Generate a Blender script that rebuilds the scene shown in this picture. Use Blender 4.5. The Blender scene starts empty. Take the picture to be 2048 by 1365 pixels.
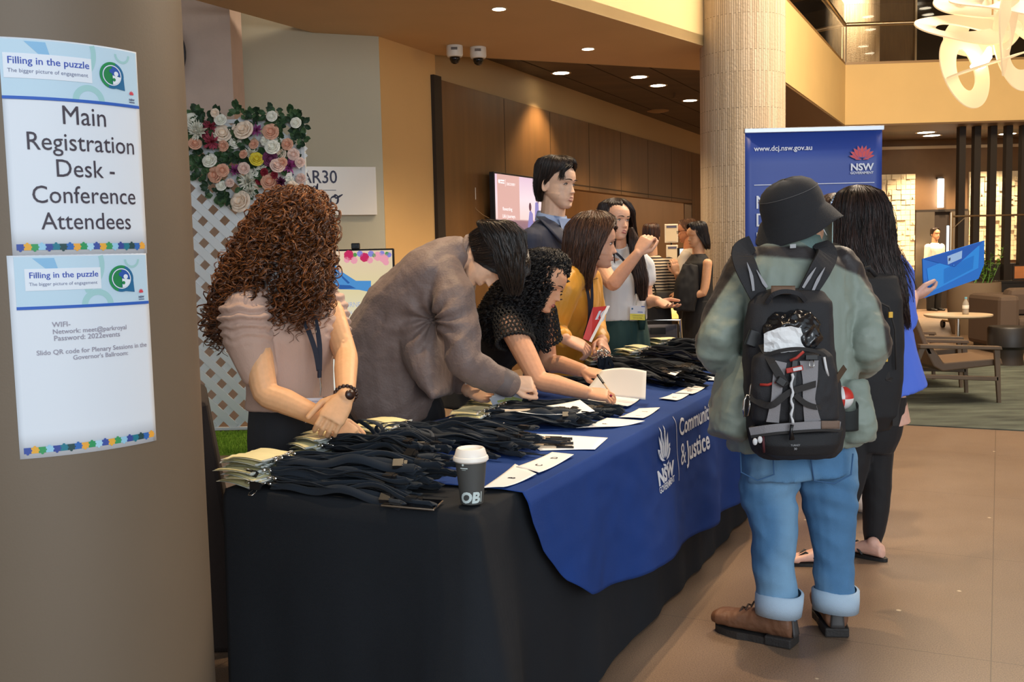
import bpy, bmesh, math, random
import numpy as np
from mathutils import Vector, Matrix, noise, Quaternion
random.seed(7); np.random.seed(7)
V = Vector
SC = bpy.context.scene
COL = SC.collection

# ------------------------------------------------------------------ camera
F = 2000.0; CX, CY = 1024.0, 682.5
CAM = V((0, 0, 1.4)); PITCH = math.radians(5.07); ROLL = 0.023
_f = V((0, math.cos(PITCH), -math.sin(PITCH)))
_r0 = V((1, 0, 0)); _u0 = _r0.cross(_f)
_r = _r0*math.cos(ROLL) - _u0*math.sin(ROLL)
_u = _u0*math.cos(ROLL) + _r0*math.sin(ROLL)
cam = bpy.data.objects.new('camera', bpy.data.cameras.new('camera'))
COL.objects.link(cam)
_m = Matrix((( _r.x, _u.x, -_f.x, CAM.x), (_r.y, _u.y, -_f.y, CAM.y), (_r.z, _u.z, -_f.z, CAM.z), (0, 0, 0, 1)))
cam.matrix_world = _m
cam.data.sensor_width = 36.0
cam.data.lens = 36.0*F/2048.0
cam.data.clip_start = 0.05; cam.data.clip_end = 200
SC.camera = cam

def P(px, py, Y):
    """Where the sight line through a picture point reaches the distance Y."""
    d = _f + _r*((px-CX)/F) - _u*((py-CY)/F)
    return CAM + d*(Y/d.y)
def G(px, py, z=0.0):
    d = _f + _r*((px-CX)/F) - _u*((py-CY)/F)
    return CAM + d*((z-CAM.z)/d.z)

def PV(px, py, p0, d):
    """where the sight line meets the upright plane through p0 along d"""
    n = V((d.y, -d.x, 0)); q = _f + _r*((px-CX)/F) - _u*((py-CY)/F)
    return CAM + q*((V((p0.x, p0.y, CAM.z))-CAM).dot(n)/q.dot(n))
def PN(px, py, p0, n):
    q = _f + _r*((px-CX)/F) - _u*((py-CY)/F)
    return CAM + q*((p0-CAM).dot(n)/q.dot(n))
# ------------------------------------------------------------------ light and exposure
SC.view_settings.view_transform = 'Standard'; SC.view_settings.look = 'None'
SC.view_settings.exposure = 0.3; SC.view_settings.gamma = 1.0; SC.view_settings.use_curve_mapping = False
SC.cycles.use_denoising = True
SC.cycles.max_bounces = 8; SC.cycles.diffuse_bounces = 4; SC.cycles.glossy_bounces = 3
SC.cycles.transmission_bounces = 6; SC.cycles.transparent_max_bounces = 12
SC.cycles.caustics_reflective = False; SC.cycles.caustics_refractive = False
SC.cycles.sample_clamp_indirect = 6.0
W = bpy.data.worlds.new('world'); SC.world = W; W.use_nodes = True
_bg = W.node_tree.nodes['Background']; _bg.inputs[0].default_value = (0.80, 0.90, 1.0, 1); _bg.inputs[1].default_value = 0.62

def area(name, loc, target, sx, sy, power, color):
    l = bpy.data.lights.new(name, 'AREA'); l.shape = 'RECTANGLE'; l.size = sx; l.size_y = sy; l.energy = power; l.color = color
    o = bpy.data.objects.new(name, l); COL.objects.link(o); o.location = loc
    o.rotation_euler = (V(target)-V(loc)).to_track_quat('-Z', 'Y').to_euler()
    return o
# daylight assumed, not seen: an added area light behind and right of the camera
area('assumed_daylight', (3.5, -6.0, 3.2), (0.3, 4.0, 0.9), 8.0, 4.0, 430, (0.86, 0.94, 1.0))
# assumed, unseen warm lamps high in the hall, then an added fill for the balcony
area('assumed_atrium_lamps', (4.6, 8.0, 6.3), (3.6, 7.0, 0), 3.5, 3.5, 640, (1.0, 0.82, 0.62))
area('balcony_fill', (6.0, 10.0, 6.2), (6.6, 16.6, 3.6), 3.0, 1.5, 420, (1.0, 0.74, 0.42))  # unseen fill light, added to brighten the balcony front

# ------------------------------------------------------------------ helpers
def lin(c):
    c = c/255.0
    return c/12.92 if c <= 0.04045 else ((c+0.055)/1.055)**2.4
def rgb(r, g, b): return (lin(r), lin(g), lin(b), 1.0)
MATS = {}
def mat(name, col, rough=0.6, metal=0.0, var=0.0, vscale=8.0, bump=0.0, bscale=60.0, stretch=None, emis=None, estr=0.0,
        trans=0.0, alpha=1.0, spec=None, sheen=0.0, attr=None, sss=0.0, ior=None, coat=0.0):
    if name in MATS: return MATS[name]
    m = bpy.data.materials.new(name); m.use_nodes = True; MATS[name] = m
    nt = m.node_tree; b = nt.nodes['Principled BSDF']; L = nt.links.new
    b.inputs['Roughness'].default_value = rough; b.inputs['Metallic'].default_value = metal
    b.inputs['Base Color'].default_value = col
    if spec is not None: b.inputs['Specular IOR Level'].default_value = spec
    if trans: b.inputs['Transmission Weight'].default_value = trans
    if ior: b.inputs['IOR'].default_value = ior
    if alpha < 1: b.inputs['Alpha'].default_value = alpha
    if sheen: b.inputs['Sheen Weight'].default_value = sheen
    if coat: b.inputs['Coat Weight'].default_value = coat
    if sss:
        b.inputs['Subsurface Weight'].default_value = sss
        b.inputs['Subsurface Radius'].default_value = (0.9, 0.35, 0.2); b.inputs['Subsurface Scale'].default_value = 0.006
    if emis is not None:
        b.inputs['Emission Color'].default_value = emis; b.inputs['Emission Strength'].default_value = estr
    tc = nt.nodes.new('ShaderNodeTexCoord'); mp = nt.nodes.new('ShaderNodeMapping')
    L(tc.outputs['Object'], mp.inputs[0])
    if stretch: mp.inputs['Scale'].default_value = stretch
    src = None
    if attr:
        a = nt.nodes.new('ShaderNodeAttribute'); a.attribute_name = attr; src = a.outputs['Color']
        L(src, b.inputs['Base Color'])
    if var > 0:
        n = nt.nodes.new('ShaderNodeTexNoise'); n.inputs['Scale'].default_value = vscale; n.inputs['Detail'].default_value = 4
        L(mp.outputs[0], n.inputs['Vector'])
        mr = nt.nodes.new('ShaderNodeMapRange'); mr.inputs[1].default_value = 0.3; mr.inputs[2].default_value = 0.7
        mr.inputs[3].default_value = 1-var; mr.inputs[4].default_value = 1+var
        L(n.outputs[0], mr.inputs[0])
        mx = nt.nodes.new('ShaderNodeMix'); mx.data_type = 'RGBA'; mx.blend_type = 'MULTIPLY'; mx.inputs[0].default_value = 1
        if src: L(src, mx.inputs[6])
        else: mx.inputs[6].default_value = col
        L(mr.outputs[0], mx.inputs[7]); L(mx.outputs[2], b.inputs['Base Color'])
    if bump > 0:
        n2 = nt.nodes.new('ShaderNodeTexNoise'); n2.inputs['Scale'].default_value = bscale; n2.inputs['Detail'].default_value = 3
        L(mp.outputs[0], n2.inputs['Vector'])
        bp = nt.nodes.new('ShaderNodeBump'); bp.inputs['Strength'].default_value = bump; bp.inputs['Distance'].default_value = 0.01
        L(n2.outputs[0], bp.inputs['Height']); L(bp.outputs[0], b.inputs['Normal'])
    return m
def emit(name, col, s):
    return mat(name, (0, 0, 0, 1), 0.8, emis=col, estr=s)

class MB:
    def __init__(s): s.v = []; s.f = []
    def add(s, vs, fs):
        k = len(s.v); s.v += [tuple(p) for p in vs]; s.f += [tuple(i+k for i in f) for f in fs]; return s
    def box(s, a, b, M=None):
        x0, y0, z0 = a; x1, y1, z1 = b
        vs = [V(p) for p in ((x0,y0,z0),(x1,y0,z0),(x1,y1,z0),(x0,y1,z0),(x0,y0,z1),(x1,y0,z1),(x1,y1,z1),(x0,y1,z1))]
        if M is not None: vs = [M @ p for p in vs]
        return s.add(vs, [(0,3,2,1),(4,5,6,7),(0,1,5,4),(1,2,6,5),(2,3,7,6),(3,0,4,7)])
    def prism(s, poly, z0, z1):
        n = len(poly)
        a = sum(poly[i][0]*poly[(i+1) % n][1]-poly[(i+1) % n][0]*poly[i][1] for i in range(n))
        if a < 0: poly = poly[::-1]
        vs = [(p[0], p[1], z0) for p in poly]+[(p[0], p[1], z1) for p in poly]
        return s.add(vs, [tuple(range(n-1, -1, -1)), tuple(range(n, 2*n))]+[(i, (i+1) % n, n+(i+1) % n, n+i) for i in range(n)])
    def slab(s, a, b, thick, z0, z1, side=1):
        """a wall panel from plan point a to b"""
        a = V(a).to_2d(); b = V(b).to_2d(); d = (b-a).normalized(); n = V((d.y, -d.x))*thick*side
        return s.prism([a, b, b+n, a+n], z0, z1)
    def loft(s, rings, cap=True, closed=False):
        n = len(rings[0]); vs = [p for r in rings for p in r]; fs = []
        m = len(rings)
        for i in range(m if closed else m-1):
            for j in range(n):
                i2 = (i+1) % m
                fs.append((i*n+j, i*n+(j+1) % n, i2*n+(j+1) % n, i2*n+j))
        if cap and not closed: fs.append(tuple(range(n-1, -1, -1))); fs.append(tuple(range((m-1)*n, m*n)))
        return s.add(vs, fs)
    def tube(s, pts, rad, sides=10, closed=False, cap=True, round_ends=False):
        pts = [V(p) for p in pts]
        if not hasattr(rad, '__len__'): rad = [rad]*len(pts)
        rad = list(rad)
        if round_ends:
            d0 = (pts[0]-pts[1]).normalized(); d1 = (pts[-1]-pts[-2]).normalized(); r0, r1 = rad[0], rad[-1]
            q0 = [pts[0]+d0*r0*k for k in (0.95, 0.7, 0.4)]; q1 = [pts[-1]+d1*r1*k for k in (0.4, 0.7, 0.95)]
            pts = q0+pts+q1; rad = [r0*0.3, r0*0.71, r0*0.92]+rad+[r1*0.92, r1*0.71, r1*0.3]
        n = len(pts); T = []
        for i in range(n):
            if closed: t = pts[(i+1) % n]-pts[i-1]
            else: t = pts[min(i+1, n-1)]-pts[max(i-1, 0)]
            T.append(t.normalized() if t.length > 1e-9 else V((0, 0, 1)))
        up = V((0, 0, 1)) if abs(T[0].z) < 0.9 else V((1, 0, 0))
        nrm = (up - T[0]*up.dot(T[0])).normalized(); rings = []
        for i in range(n):
            nrm = nrm - T[i]*nrm.dot(T[i]); nrm.normalize(); bn = T[i].cross(nrm)
            r = rad[i]; ra, rb = r if hasattr(r, '__len__') else (r, r)
            rings.append([pts[i]+nrm*ra*math.cos(2*math.pi*k/sides)+bn*rb*math.sin(2*math.pi*k/sides) for k in range(sides)])
        return s.loft(rings, cap=cap, closed=closed)
    def cyl(s, a, b, r, sides=20, r2=None):
        return s.tube([a, b], [r, r if r2 is None else r2], sides)
    def lathe(s, c, prof, sides=32, M=None):
        rings = []
        for r, z in prof:
            ring = [V((r*math.cos(2*math.pi*k/sides), r*math.sin(2*math.pi*k/sides), z)) for k in range(sides)]
            rings.append([(M @ p if M is not None else p)+V(c) for p in ring])
        return s.loft(rings)
    def ell(s, c, r, M=None, nu=16, nv=10):
        c = V(c); rings = []
        for j in range(1, nv):
            t = math.pi*j/nv; ring = []
            for i in range(nu):
                a = 2*math.pi*i/nu
                p = V((r[0]*math.sin(t)*math.cos(a), r[1]*math.sin(t)*math.sin(a), -r[2]*math.cos(t)))
                ring.append(c+(M @ p if M is not None else p))
            rings.append(ring)
        return s.loft(rings)
    def quad(s, a, b, c, d): return s.add([a, b, c, d], [(0, 1, 2, 3)])
    def grid(s, fn, nu, nv, cu=False):
        vs = [fn(i/nu, j/nv) for j in range(nv+1) for i in range(nu+1)]
        fs = [(j*(nu+1)+i, j*(nu+1)+i+1, (j+1)*(nu+1)+i+1, (j+1)*(nu+1)+i) for j in range(nv) for i in range(nu)]
        return s.add(vs, fs)
    def ribbon(s, pts, nrms, w, t):
        """flat strap of width w and thickness t; nrms = face directions"""
        pts = [V(p) for p in pts]; n = len(pts); rings = []
        for i in range(n):
            T = (pts[min(i+1, n-1)]-pts[max(i-1, 0)]).normalized()
            N = V(nrms[i]) if not isinstance(nrms, Vector) else nrms
            N = (N-T*N.dot(T)).normalized(); B = T.cross(N)
            ww = w[i] if hasattr(w, '__len__') else w
            rings.append([pts[i]+B*ww/2+N*t/2, pts[i]-B*ww/2+N*t/2, pts[i]-B*ww/2-N*t/2, pts[i]+B*ww/2-N*t/2])
        return s.loft(rings)

def mesh_from(vs, fs, name='m', smooth=True):
    me = bpy.data.meshes.new(name); me.from_pydata([tuple(v) for v in vs], [], fs); me.validate(); me.update()
    if smooth: me.polygons.foreach_set('use_smooth', [True]*len(me.polygons))
    return me
def link(name, me, m=None, parent=None, flat=None):
    o = bpy.data.objects.new(name, me); COL.objects.link(o)
    if m is not None:
        me.materials.clear()
        for x in (m if isinstance(m, (list, tuple)) else [m]): me.materials.append(x)
    if parent is not None:
        o.parent = parent
    return o
def fixn(me):
    bm = bmesh.new(); bm.from_mesh(me); bmesh.ops.recalc_face_normals(bm, faces=bm.faces); bm.to_mesh(me); bm.free()
def origin_of(parent):
    o = V((0, 0, 0))
    p = parent
    while p is not None: o += p.location; p = p.parent
    return o
def obj(name, mb, m, parent=None, smooth=False, bevel=0.0, base=None, autos=None, fix=True):
    """link a shape given in world coordinates (or around base) as one mesh object"""
    if parent is not None: off = origin_of(parent)
    elif base is not None: off = V(base)
    else: off = V((0, 0, 0))
    vs = [(v[0]-off.x, v[1]-off.y, v[2]-off.z) for v in mb.v]
    me = mesh_from(vs, mb.f, name, smooth)
    if fix: fixn(me)
    if autos is not None:
        me.polygons.foreach_set('use_smooth', [True]*len(me.polygons))
        try: me.set_sharp_from_angle(angle=math.radians(autos))
        except Exception: pass
    o = link(name, me, m, parent)
    if parent is None and base is not None: o.location = off
    if bevel:
        b = o.modifiers.new('bevel', 'BEVEL'); b.width = bevel; b.segments = 2; b.limit_method = 'ANGLE'
    return o
def tag(o, label, cat, group=None, kind=None):
    o['label'] = label; o['category'] = cat
    if group: o['group'] = group
    if kind: o['kind'] = kind
    return o
def thing(name, label, cat, loc=(0, 0, 0), group=None):
    o = bpy.data.objects.new(name, None); COL.objects.link(o); o.location = loc
    o.empty_display_size = 0.1
    return tag(o, label, cat, group)
def struct(name, mb, m, label=None, cat=None, smooth=False, autos=None, parent=None, bevel=0):
    o = obj(name, mb, m, parent, smooth=smooth, autos=autos, bevel=bevel)
    if parent is None:
        o['kind'] = 'structure'
        if label: o['label'] = label; o['category'] = cat or name.split('_')[0]
    return o

# lettering: flat outline of a text, then mapped into the scene
def text_flat(body, size, bold=0.0, shear=0.0, align='CENTER', spacing=1.0, line=1.0, res=3):
    cu = bpy.data.curves.new('t', 'FONT'); cu.body = body; cu.size = size; cu.offset = bold; cu.shear = shear
    cu.align_x = align; cu.space_character = spacing; cu.space_line = line; cu.resolution_u = res; cu.fill_mode = 'FRONT'
    o = bpy.data.objects.new('t', cu); COL.objects.link(o)
    dg = bpy.context.evaluated_depsgraph_get(); dg.update()
    me = o.evaluated_get(dg).to_mesh()
    vs = [(v.co.x, v.co.y) for v in me.vertices]; fs = [tuple(p.vertices) for p in me.polygons]
    o.to_mesh_clear(); bpy.data.objects.remove(o); bpy.data.curves.remove(cu)
    return vs, fs
class Flat:
    """2D shapes on a sheet"""
    def __init__(s): s.v = []; s.f = []
    def add(s, vs, fs):
        k = len(s.v); s.v += list(vs); s.f += [tuple(i+k for i in f) for f in fs]; return s
    def text(s, body, x, y, size, wfit=None, hscale=1.0, **kw):
        vs, fs = text_flat(body, size, **kw)
        if wfit and vs:
            xs = [p[0] for p in vs]; k = wfit/(max(xs)-min(xs)); vs = [(p[0]*k, p[1]*k*hscale) for p in vs]
        return s.add([(p[0]+x, p[1]+y) for p in vs], fs)
    def poly(s, pts): return s.add(pts, [tuple(range(len(pts)))])
    def rect(s, x0, y0, x1, y1, nx=1, ny=1):
        vs = [(x0+(x1-x0)*i/nx, y0+(y1-y0)*j/ny) for j in range(ny+1) for i in range(nx+1)]
        return s.add(vs, [(j*(nx+1)+i, j*(nx+1)+i+1, (j+1)*(nx+1)+i+1, (j+1)*(nx+1)+i) for j in range(ny) for i in range(nx)])
    def disc(s, x, y, r, n=32, ry=None, rot=0):
        ry = ry or r; c, q = math.cos(rot), math.sin(rot); out = []
        for k in range(n):
            a = 2*math.pi*k/n; px, py = r*math.cos(a), ry*math.sin(a); out.append((x+px*c-py*q, y+px*q+py*c))
        return s.poly(out)
    def ring(s, x, y, r0, r1, n=40, a0=0, a1=2*math.pi):
        vs = []; full = abs(a1-a0-2*math.pi) < 1e-6; m = n if full else n+1
        for k in range(m):
            a = a0+(a1-a0)*k/n; vs += [(x+r0*math.cos(a), y+r0*math.sin(a)), (x+r1*math.cos(a), y+r1*math.sin(a))]
        return s.add(vs, [(2*k, 2*k+1, (2*k+3) % (2*m), (2*k+2) % (2*m)) for k in range(n)])
    def mapped(s, fn, cut=0.0):
        mb = MB()
        if cut:
            me = bpy.data.meshes.new('c'); me.from_pydata([(p[0], p[1], 0) for p in s.v], [], s.f)
            bm = bmesh.new(); bm.from_mesh(me); bmesh.ops.triangulate(bm, faces=bm.faces)
            for _ in range(7):
                es = [e for e in bm.edges if e.calc_length() > cut]
                if not es: break
                bmesh.ops.subdivide_edges(bm, edges=es, cuts=1); bmesh.ops.triangulate(bm, faces=bm.faces)
            bm.verts.index_update()
            s2v = [(v.co.x, v.co.y) for v in bm.verts]; s2f = [tuple(v.index for v in f.verts) for f in bm.faces]
            bm.free(); bpy.data.meshes.remove(me)
            return mb.add([fn(*p) for p in s2v], s2f)
        return mb.add([fn(*p) for p in s.v], s.f)
def petal(f, cx, cy, ang, L, w, n=9):
    """pointed lens shape from (cx,cy) outward"""
    c, s_ = math.cos(ang), math.sin(ang); a = []; b = []
    for i in range(n):
        t = i/(n-1); h = w/2*math.sin(math.pi*t**0.8)**0.9 if 0 < t < 1 else 0
        a.append((t*L, h)); b.append((t*L, -h))
    pts = a+b[-2:0:-1]
    f.poly([(cx+x*c-y*s_, cy+x*s_+y*c) for x, y in pts])
def plane_map(o, ex, ey, lift=0.0):
    o, ex, ey = V(o), V(ex).normalized(), V(ey).normalized(); n = ex.cross(ey)*lift
    return lambda x, y: o+ex*x+ey*y+n

A1 = V((math.sin(math.radians(26.0)), math.cos(math.radians(26.0)), 0)); N1 = V((A1.y, -A1.x, 0))
# ================================================================== the setting
def floor_material():
    m = mat('terrazzo', rgb(150, 124, 98), 0.33, var=0.0)
    nt = m.node_tree; b = nt.nodes['Principled BSDF']; L = nt.links.new
    tc = nt.nodes.new('ShaderNodeTexCoord')
    def nz(sc, det=2):
        n = nt.nodes.new('ShaderNodeTexNoise'); n.inputs['Scale'].default_value = sc; n.inputs['Detail'].default_value = det
        L(tc.outputs['Object'], n.inputs['Vector']); return n.outputs[0]
    def ramp(src, stops):
        r = nt.nodes.new('ShaderNodeValToRGB'); L(src, r.inputs[0]); e = r.color_ramp.elements
        e[0].position, e[0].color = stops[0]; e[1].position, e[1].color = stops[1]
        for p, c in stops[2:]:
            q = e.new(p); q.color = c
        return r.outputs[0]
    def mix(fac, a, c):
        x = nt.nodes.new('ShaderNodeMix'); x.data_type = 'RGBA'; L(fac, x.inputs[0]); L(a, x.inputs[6]); L(c, x.inputs[7]); return x.outputs[2]
    base = ramp(nz(1.3, 3), [(0.35, rgb(120, 98, 80)), (0.65, rgb(137, 114, 94))])
    speck = ramp(nz(210, 4), [(0.36, rgb(70, 56, 46)), (0.58, rgb(140, 116, 96))])
    k = nt.nodes.new('ShaderNodeMix'); k.data_type = 'RGBA'; k.inputs[0].default_value = 0.5; L(base, k.inputs[6]); L(speck, k.inputs[7])
    vor = nt.nodes.new('ShaderNodeTexVoronoi'); vor.inputs['Scale'].default_value = 4.5; L(tc.outputs['Object'], vor.inputs['Vector'])
    chip = ramp(vor.outputs['Distance'], [(0.035, (1, 1, 1, 1)), (0.05, (0, 0, 0, 1))])
    w = nt.nodes.new('ShaderNodeRGB'); w.outputs[0].default_value = rgb(205, 188, 160)
    c1 = mix(chip, k.outputs[2], w.outputs[0])
    # joints of the stone slabs, laid square to the table
    mp = nt.nodes.new('ShaderNodeMapping'); L(tc.outputs['Object'], mp.inputs[0]); mp.inputs['Rotation'].default_value = (0, 0, math.radians(26))
    br = nt.nodes.new('ShaderNodeTexBrick'); L(mp.outputs[0], br.inputs['Vector']); br.inputs['Scale'].default_value = 1.0
    br.inputs['Brick Width'].default_value = 1.2; br.inputs['Row Height'].default_value = 1.2; br.inputs['Mortar Size'].default_value = 0.0025; br.offset = 0.0
    br.inputs['Mortar Smooth'].default_value = 0.3
    jc = nt.nodes.new('ShaderNodeRGB'); jc.outputs[0].default_value = rgb(92, 74, 60)
    L(mix(br.outputs['Fac'], c1, jc.outputs[0]), b.inputs['Base Color'])
    rr = nt.nodes.new('ShaderNodeMapRange'); L(nz(3.0, 4), rr.inputs[0]); rr.inputs[3].default_value = 0.30; rr.inputs[4].default_value = 0.5
    L(rr.outputs[0], b.inputs['Roughness'])
    bp = nt.nodes.new('ShaderNodeBump'); bp.inputs['Strength'].default_value = 0.06; bp.inputs['Distance'].default_value = 0.005
    L(nz(210, 2), bp.inputs['Height']); L(bp.outputs[0], b.inputs['Normal'])
    return m
struct('floor', MB().box((-8, -7, -0.1), (14, 34, 0)), floor_material(), 'brown speckled polished stone floor', 'floor')

c0 = G(1790, 850); ca = c0 - N1*0.45; cb = c0 + N1*4.6
carpet = MB().prism([ca.to_2d(), cb.to_2d(), (cb+A1*4.9).to_2d(), (ca+A1*4.9).to_2d()], 0.0, 0.008)
cpm = mat('carpet', rgb(84, 90, 80), 0.95, var=0.5, vscale=2.2, bump=0.6, bscale=300, stretch=(1.0, 3.0, 1))
o = obj('carpet', carpet, cpm); tag(o, 'mottled grey green carpet under the lounge chairs', 'carpet')

H = 3.40           # underside of the upper floor above the table
soffit_m = mat('soffit_paint', rgb(198, 168, 128), 0.75, var=0.03, vscale=2)
gold_m = mat('cream_wall_paint', rgb(226, 196, 140), 0.7, var=0.03, vscale=1.5)
s0 = G(390, 0, H); s1 = G(635, 68, H); s2 = G(757, 73, H); s3 = G(845, 108, H); s4 = G(1405, 140, H); s5 = G(1425, 97, H); s6 = G(1100, 0, H)
ld = (s1-s0).normalized(); rd = (s5-s6).normalized()
s0b = s0-ld*2.2; s6b = s6-rd*2.4
struct('ceiling', MB().prism([p.to_2d() for p in (s0b, s1, s2, s3, s4, s5, s6b)], H, H+0.10), soffit_m, 'low brown painted soffit above the registration table', 'ceiling')
# cream edge of the upper floor above the soffit's open side
struct('trim_1', MB().slab(s6b-rd*0.0, s5, 0.12, H+0.002, H+1.0, side=-1), gold_m, 'cream painted edge of the upper floor above the soffit', 'trim')

# dark tiled ceiling of the hall behind
H2 = 3.55
tile_m = mat('dark_ceiling_tiles', rgb(76, 58, 40), 0.55, var=0.35, vscale=1.2, stretch=(0.5, 2.5, 1), bump=0.1, bscale=5)
bA = G(1572, 166, H); bC = G(1690, 250, H); bR = G(2048, 240, H)
bR2 = V((13.5, bC.y+(bR.y-bC.y)*3, 0))
struct('ceiling_hall', MB().prism([p.to_2d() for p in (s2+V((-.6, .3, 0)), s3+V((0, .05, 0)), s4, s5+V((.5, .2, 0)), bA+V((0.25, 0.6, 0)), bC+V((-.06, .13, 0)), bR2+V((0, .1, 0)))]+[(13.5, 30), (1, 30)], H2, H2+0.1), tile_m, 'dark tiled ceiling of the hall behind the pillar', 'ceiling')
# seams of the ceiling tiles
sm = MB()
for k in range(5):
    q = s3 + N1*(0.35+0.55*k) + A1*(0.25+.35*k)
    sm.prism([(q).to_2d(), (q+A1*9).to_2d(), (q+A1*9+N1*0.012).to_2d(), (q+N1*0.012).to_2d()], H2-0.004, H2)
struct('trim_2', sm, mat('seam', rgb(40, 30, 20), 0.8), 'dark seams between the hall ceiling tiles', 'trim')
lipm = mat('beige_trim', rgb(186, 160, 120), 0.7)
struct('trim_3', MB().slab(s3, s4, 0.03, H-0.0, H2, side=-1), lipm, 'thin beige edge between soffit and hall ceiling', 'trim')

# walls on the left side of the hall
sage_m = mat('sage_plaster', rgb(186, 180, 158), 0.8, var=0.025, vscale=1.2, bump=0.05, bscale=40)
tan_m = mat('golden_plaster', rgb(208, 168, 110), 0.75, var=0.04, vscale=1.2)
w1r = s2; w1l = w1r + (V((-1.12, -.43, 0)).normalized())*2.2
struct('wall_sign', MB().slab(w1l, w1r, 0.2, 0, H+0.9, side=-1), sage_m, 'pale sage wall that carries the restaurant sign', 'wall')
d0 = V((s2.x, s2.y, 0)) + A1*1.02                          # where the dark panelling starts
struct('wall_side', MB().slab(s2+V((0.002, 0, 0)), d0, 0.2, 0, H+0.2, side=-1), tan_m, 'narrow golden wall between sign wall and dark panelling', 'wall')
conc_m = mat('board_concrete', rgb(198, 176, 162), 0.85, var=0.10, vscale=3.0, bump=0.15, bscale=25)
pr = P(472, 300, 8.5)
struct('wall_left', MB().prism([(pr.x, pr.y), (pr.x-5.7, pr.y-0.05), (pr.x-5.7, pr.y+0.4), (pr.x-.0, pr.y+0.36)], 0, H+1.2), conc_m, 'mottled pinkish concrete wall behind the flower lattice', 'wall')
wd = thing('wall_clock', 'dark round disc on the concrete wall beside the column', 'disc', (pr.x-1.0, pr.y-0.06, 0))
cc = P(296, 108, pr.y-0.05)
m_ = Matrix.Rotation(math.radians(90), 3, 'X')
obj('dial', MB().lathe(cc, [(0.02, 0.0), (0.30, 0.0), (0.32, 0.012), (0.32, 0.035), (0.01, 0.035)], 48, m_), mat('black_disc', rgb(34, 34, 38), 0.5), wd, autos=40)

# dark panelled wall with the wide opening
wood_m = mat('dark_veneer', rgb(112, 80, 46), 0.36, var=0.14, vscale=2.0, stretch=(4, 4, 0.35), bump=0.03, bscale=30)
def DW(t, z=0, n=0.0): return d0 + A1*t + N1*n + V((0, 0, z))
dk_m = mat('dark_edge', rgb(38, 30, 24), 0.6)
ztop = 3.17; t_o0, t_o1, z_o = 2.86, 9.38, 2.23
dw = MB()
dw.slab(DW(0.03), DW(t_o0), 0.15, 0, ztop, side=-1)
dw.slab(DW(t_o0), DW(t_o1), 0.15, z_o, ztop, side=-1)
dw.slab(DW(t_o1), DW(13.5), 0.15, 0, ztop, side=-1)
struct('wall_panelled', dw, wood_m, 'long dark brown veneer wall with a wide opening', 'wall')
struct('trim_4', MB().slab(DW(-0.10, 0, 0.04), DW(0.05, 0, 0.04), 0.22, 0, ztop+0.02, side=-1), dk_m, 'near black end frame of the panelled wall', 'trim')
sg = MB()
for t in (1.55, 2.86, 4.2, 5.5, 6.8, 8.1, 9.38, 10.7):
    z0 = 0 if t < t_o0+.01 or t > t_o1-.01 else z_o
    sg.slab(DW(t, 0, 0.002), DW(t+0.012, 0, 0.002), 0.01, z0, ztop-0.01, side=-1)
sg.slab(DW(t_o0, 0, 0.004), DW(t_o1, 0, 0.004), 0.02, z_o+0.05, z_o+0.065, side=-1)
struct('trim_5', sg, mat('panel_joint', rgb(48, 34, 20), 0.6), 'thin dark joints of the veneer panels', 'trim')
struct('wall_upper', MB().slab(DW(0.0, 0, -0.02), DW(13.5, 0, -0.02), 0.2, ztop, H2+0.02, side=-1), mat('beige_bulkhead', rgb(176, 148, 106), 0.7), 'plain beige band above the panelled wall', 'wall')
# room seen through the opening
bk = DW(0, 0, -4.2)
room_m = mat('inner_veneer', rgb(150, 108, 64), 0.45, var=0.08, vscale=2, stretch=(4, 4, 0.4))
struct('wall_inner', MB().slab(bk, bk+A1*13.0, 0.15, 0, 3.3, side=-1), room_m, 'brown wall seen through the wide opening', 'wall')
struct('wall_inner_end', MB().slab(DW(t_o1+.1, 0, -4.2), DW(t_o1+.1, 0, -0.15), 0.12, 0, 3.3, side=1), room_m, 'brown end wall beyond the wide opening', 'wall')
struct('ceiling_inner', MB().prism([DW(1, 0, -4.2).to_2d(), DW(10, 0, -4.2).to_2d(), DW(10, 0, -.1).to_2d(), DW(1, 0, -.1).to_2d()], 2.9, 3.0), tile_m, 'ceiling of the room behind the opening', 'ceiling')
struct('door_1', MB().slab(DW(6.6, 0, -4.18), DW(7.7, 0, -4.18), 0.05, 0, 2.2, side=1), mat('inner_door', rgb(120, 84, 50), 0.5), 'flush brown door in the room behind', 'door')
al = bpy.data.lights.new('assumed_inner_lamp', 'POINT'); al.energy = 160; al.color = (1, 0.7, 0.4); al.shadow_soft_size = 0.3  # added unseen lamp, assumed to light the room behind the opening
ao = bpy.data.objects.new('assumed_inner_lamp', al); COL.objects.link(ao); ao.location = DW(6.0, 2.7, -2.0)
# end wall of the hall, far behind the reception desk
hall_m = mat('hall_end_wall', rgb(150, 112, 70), 0.6, var=0.05, vscale=2)
e0 = DW(13.4)
struct('wall_hall_end', MB().slab(e0, e0+N1*2.3, 0.15, 0, H2, side=-1), hall_m, 'golden brown end wall of the reception hall', 'wall')

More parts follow.
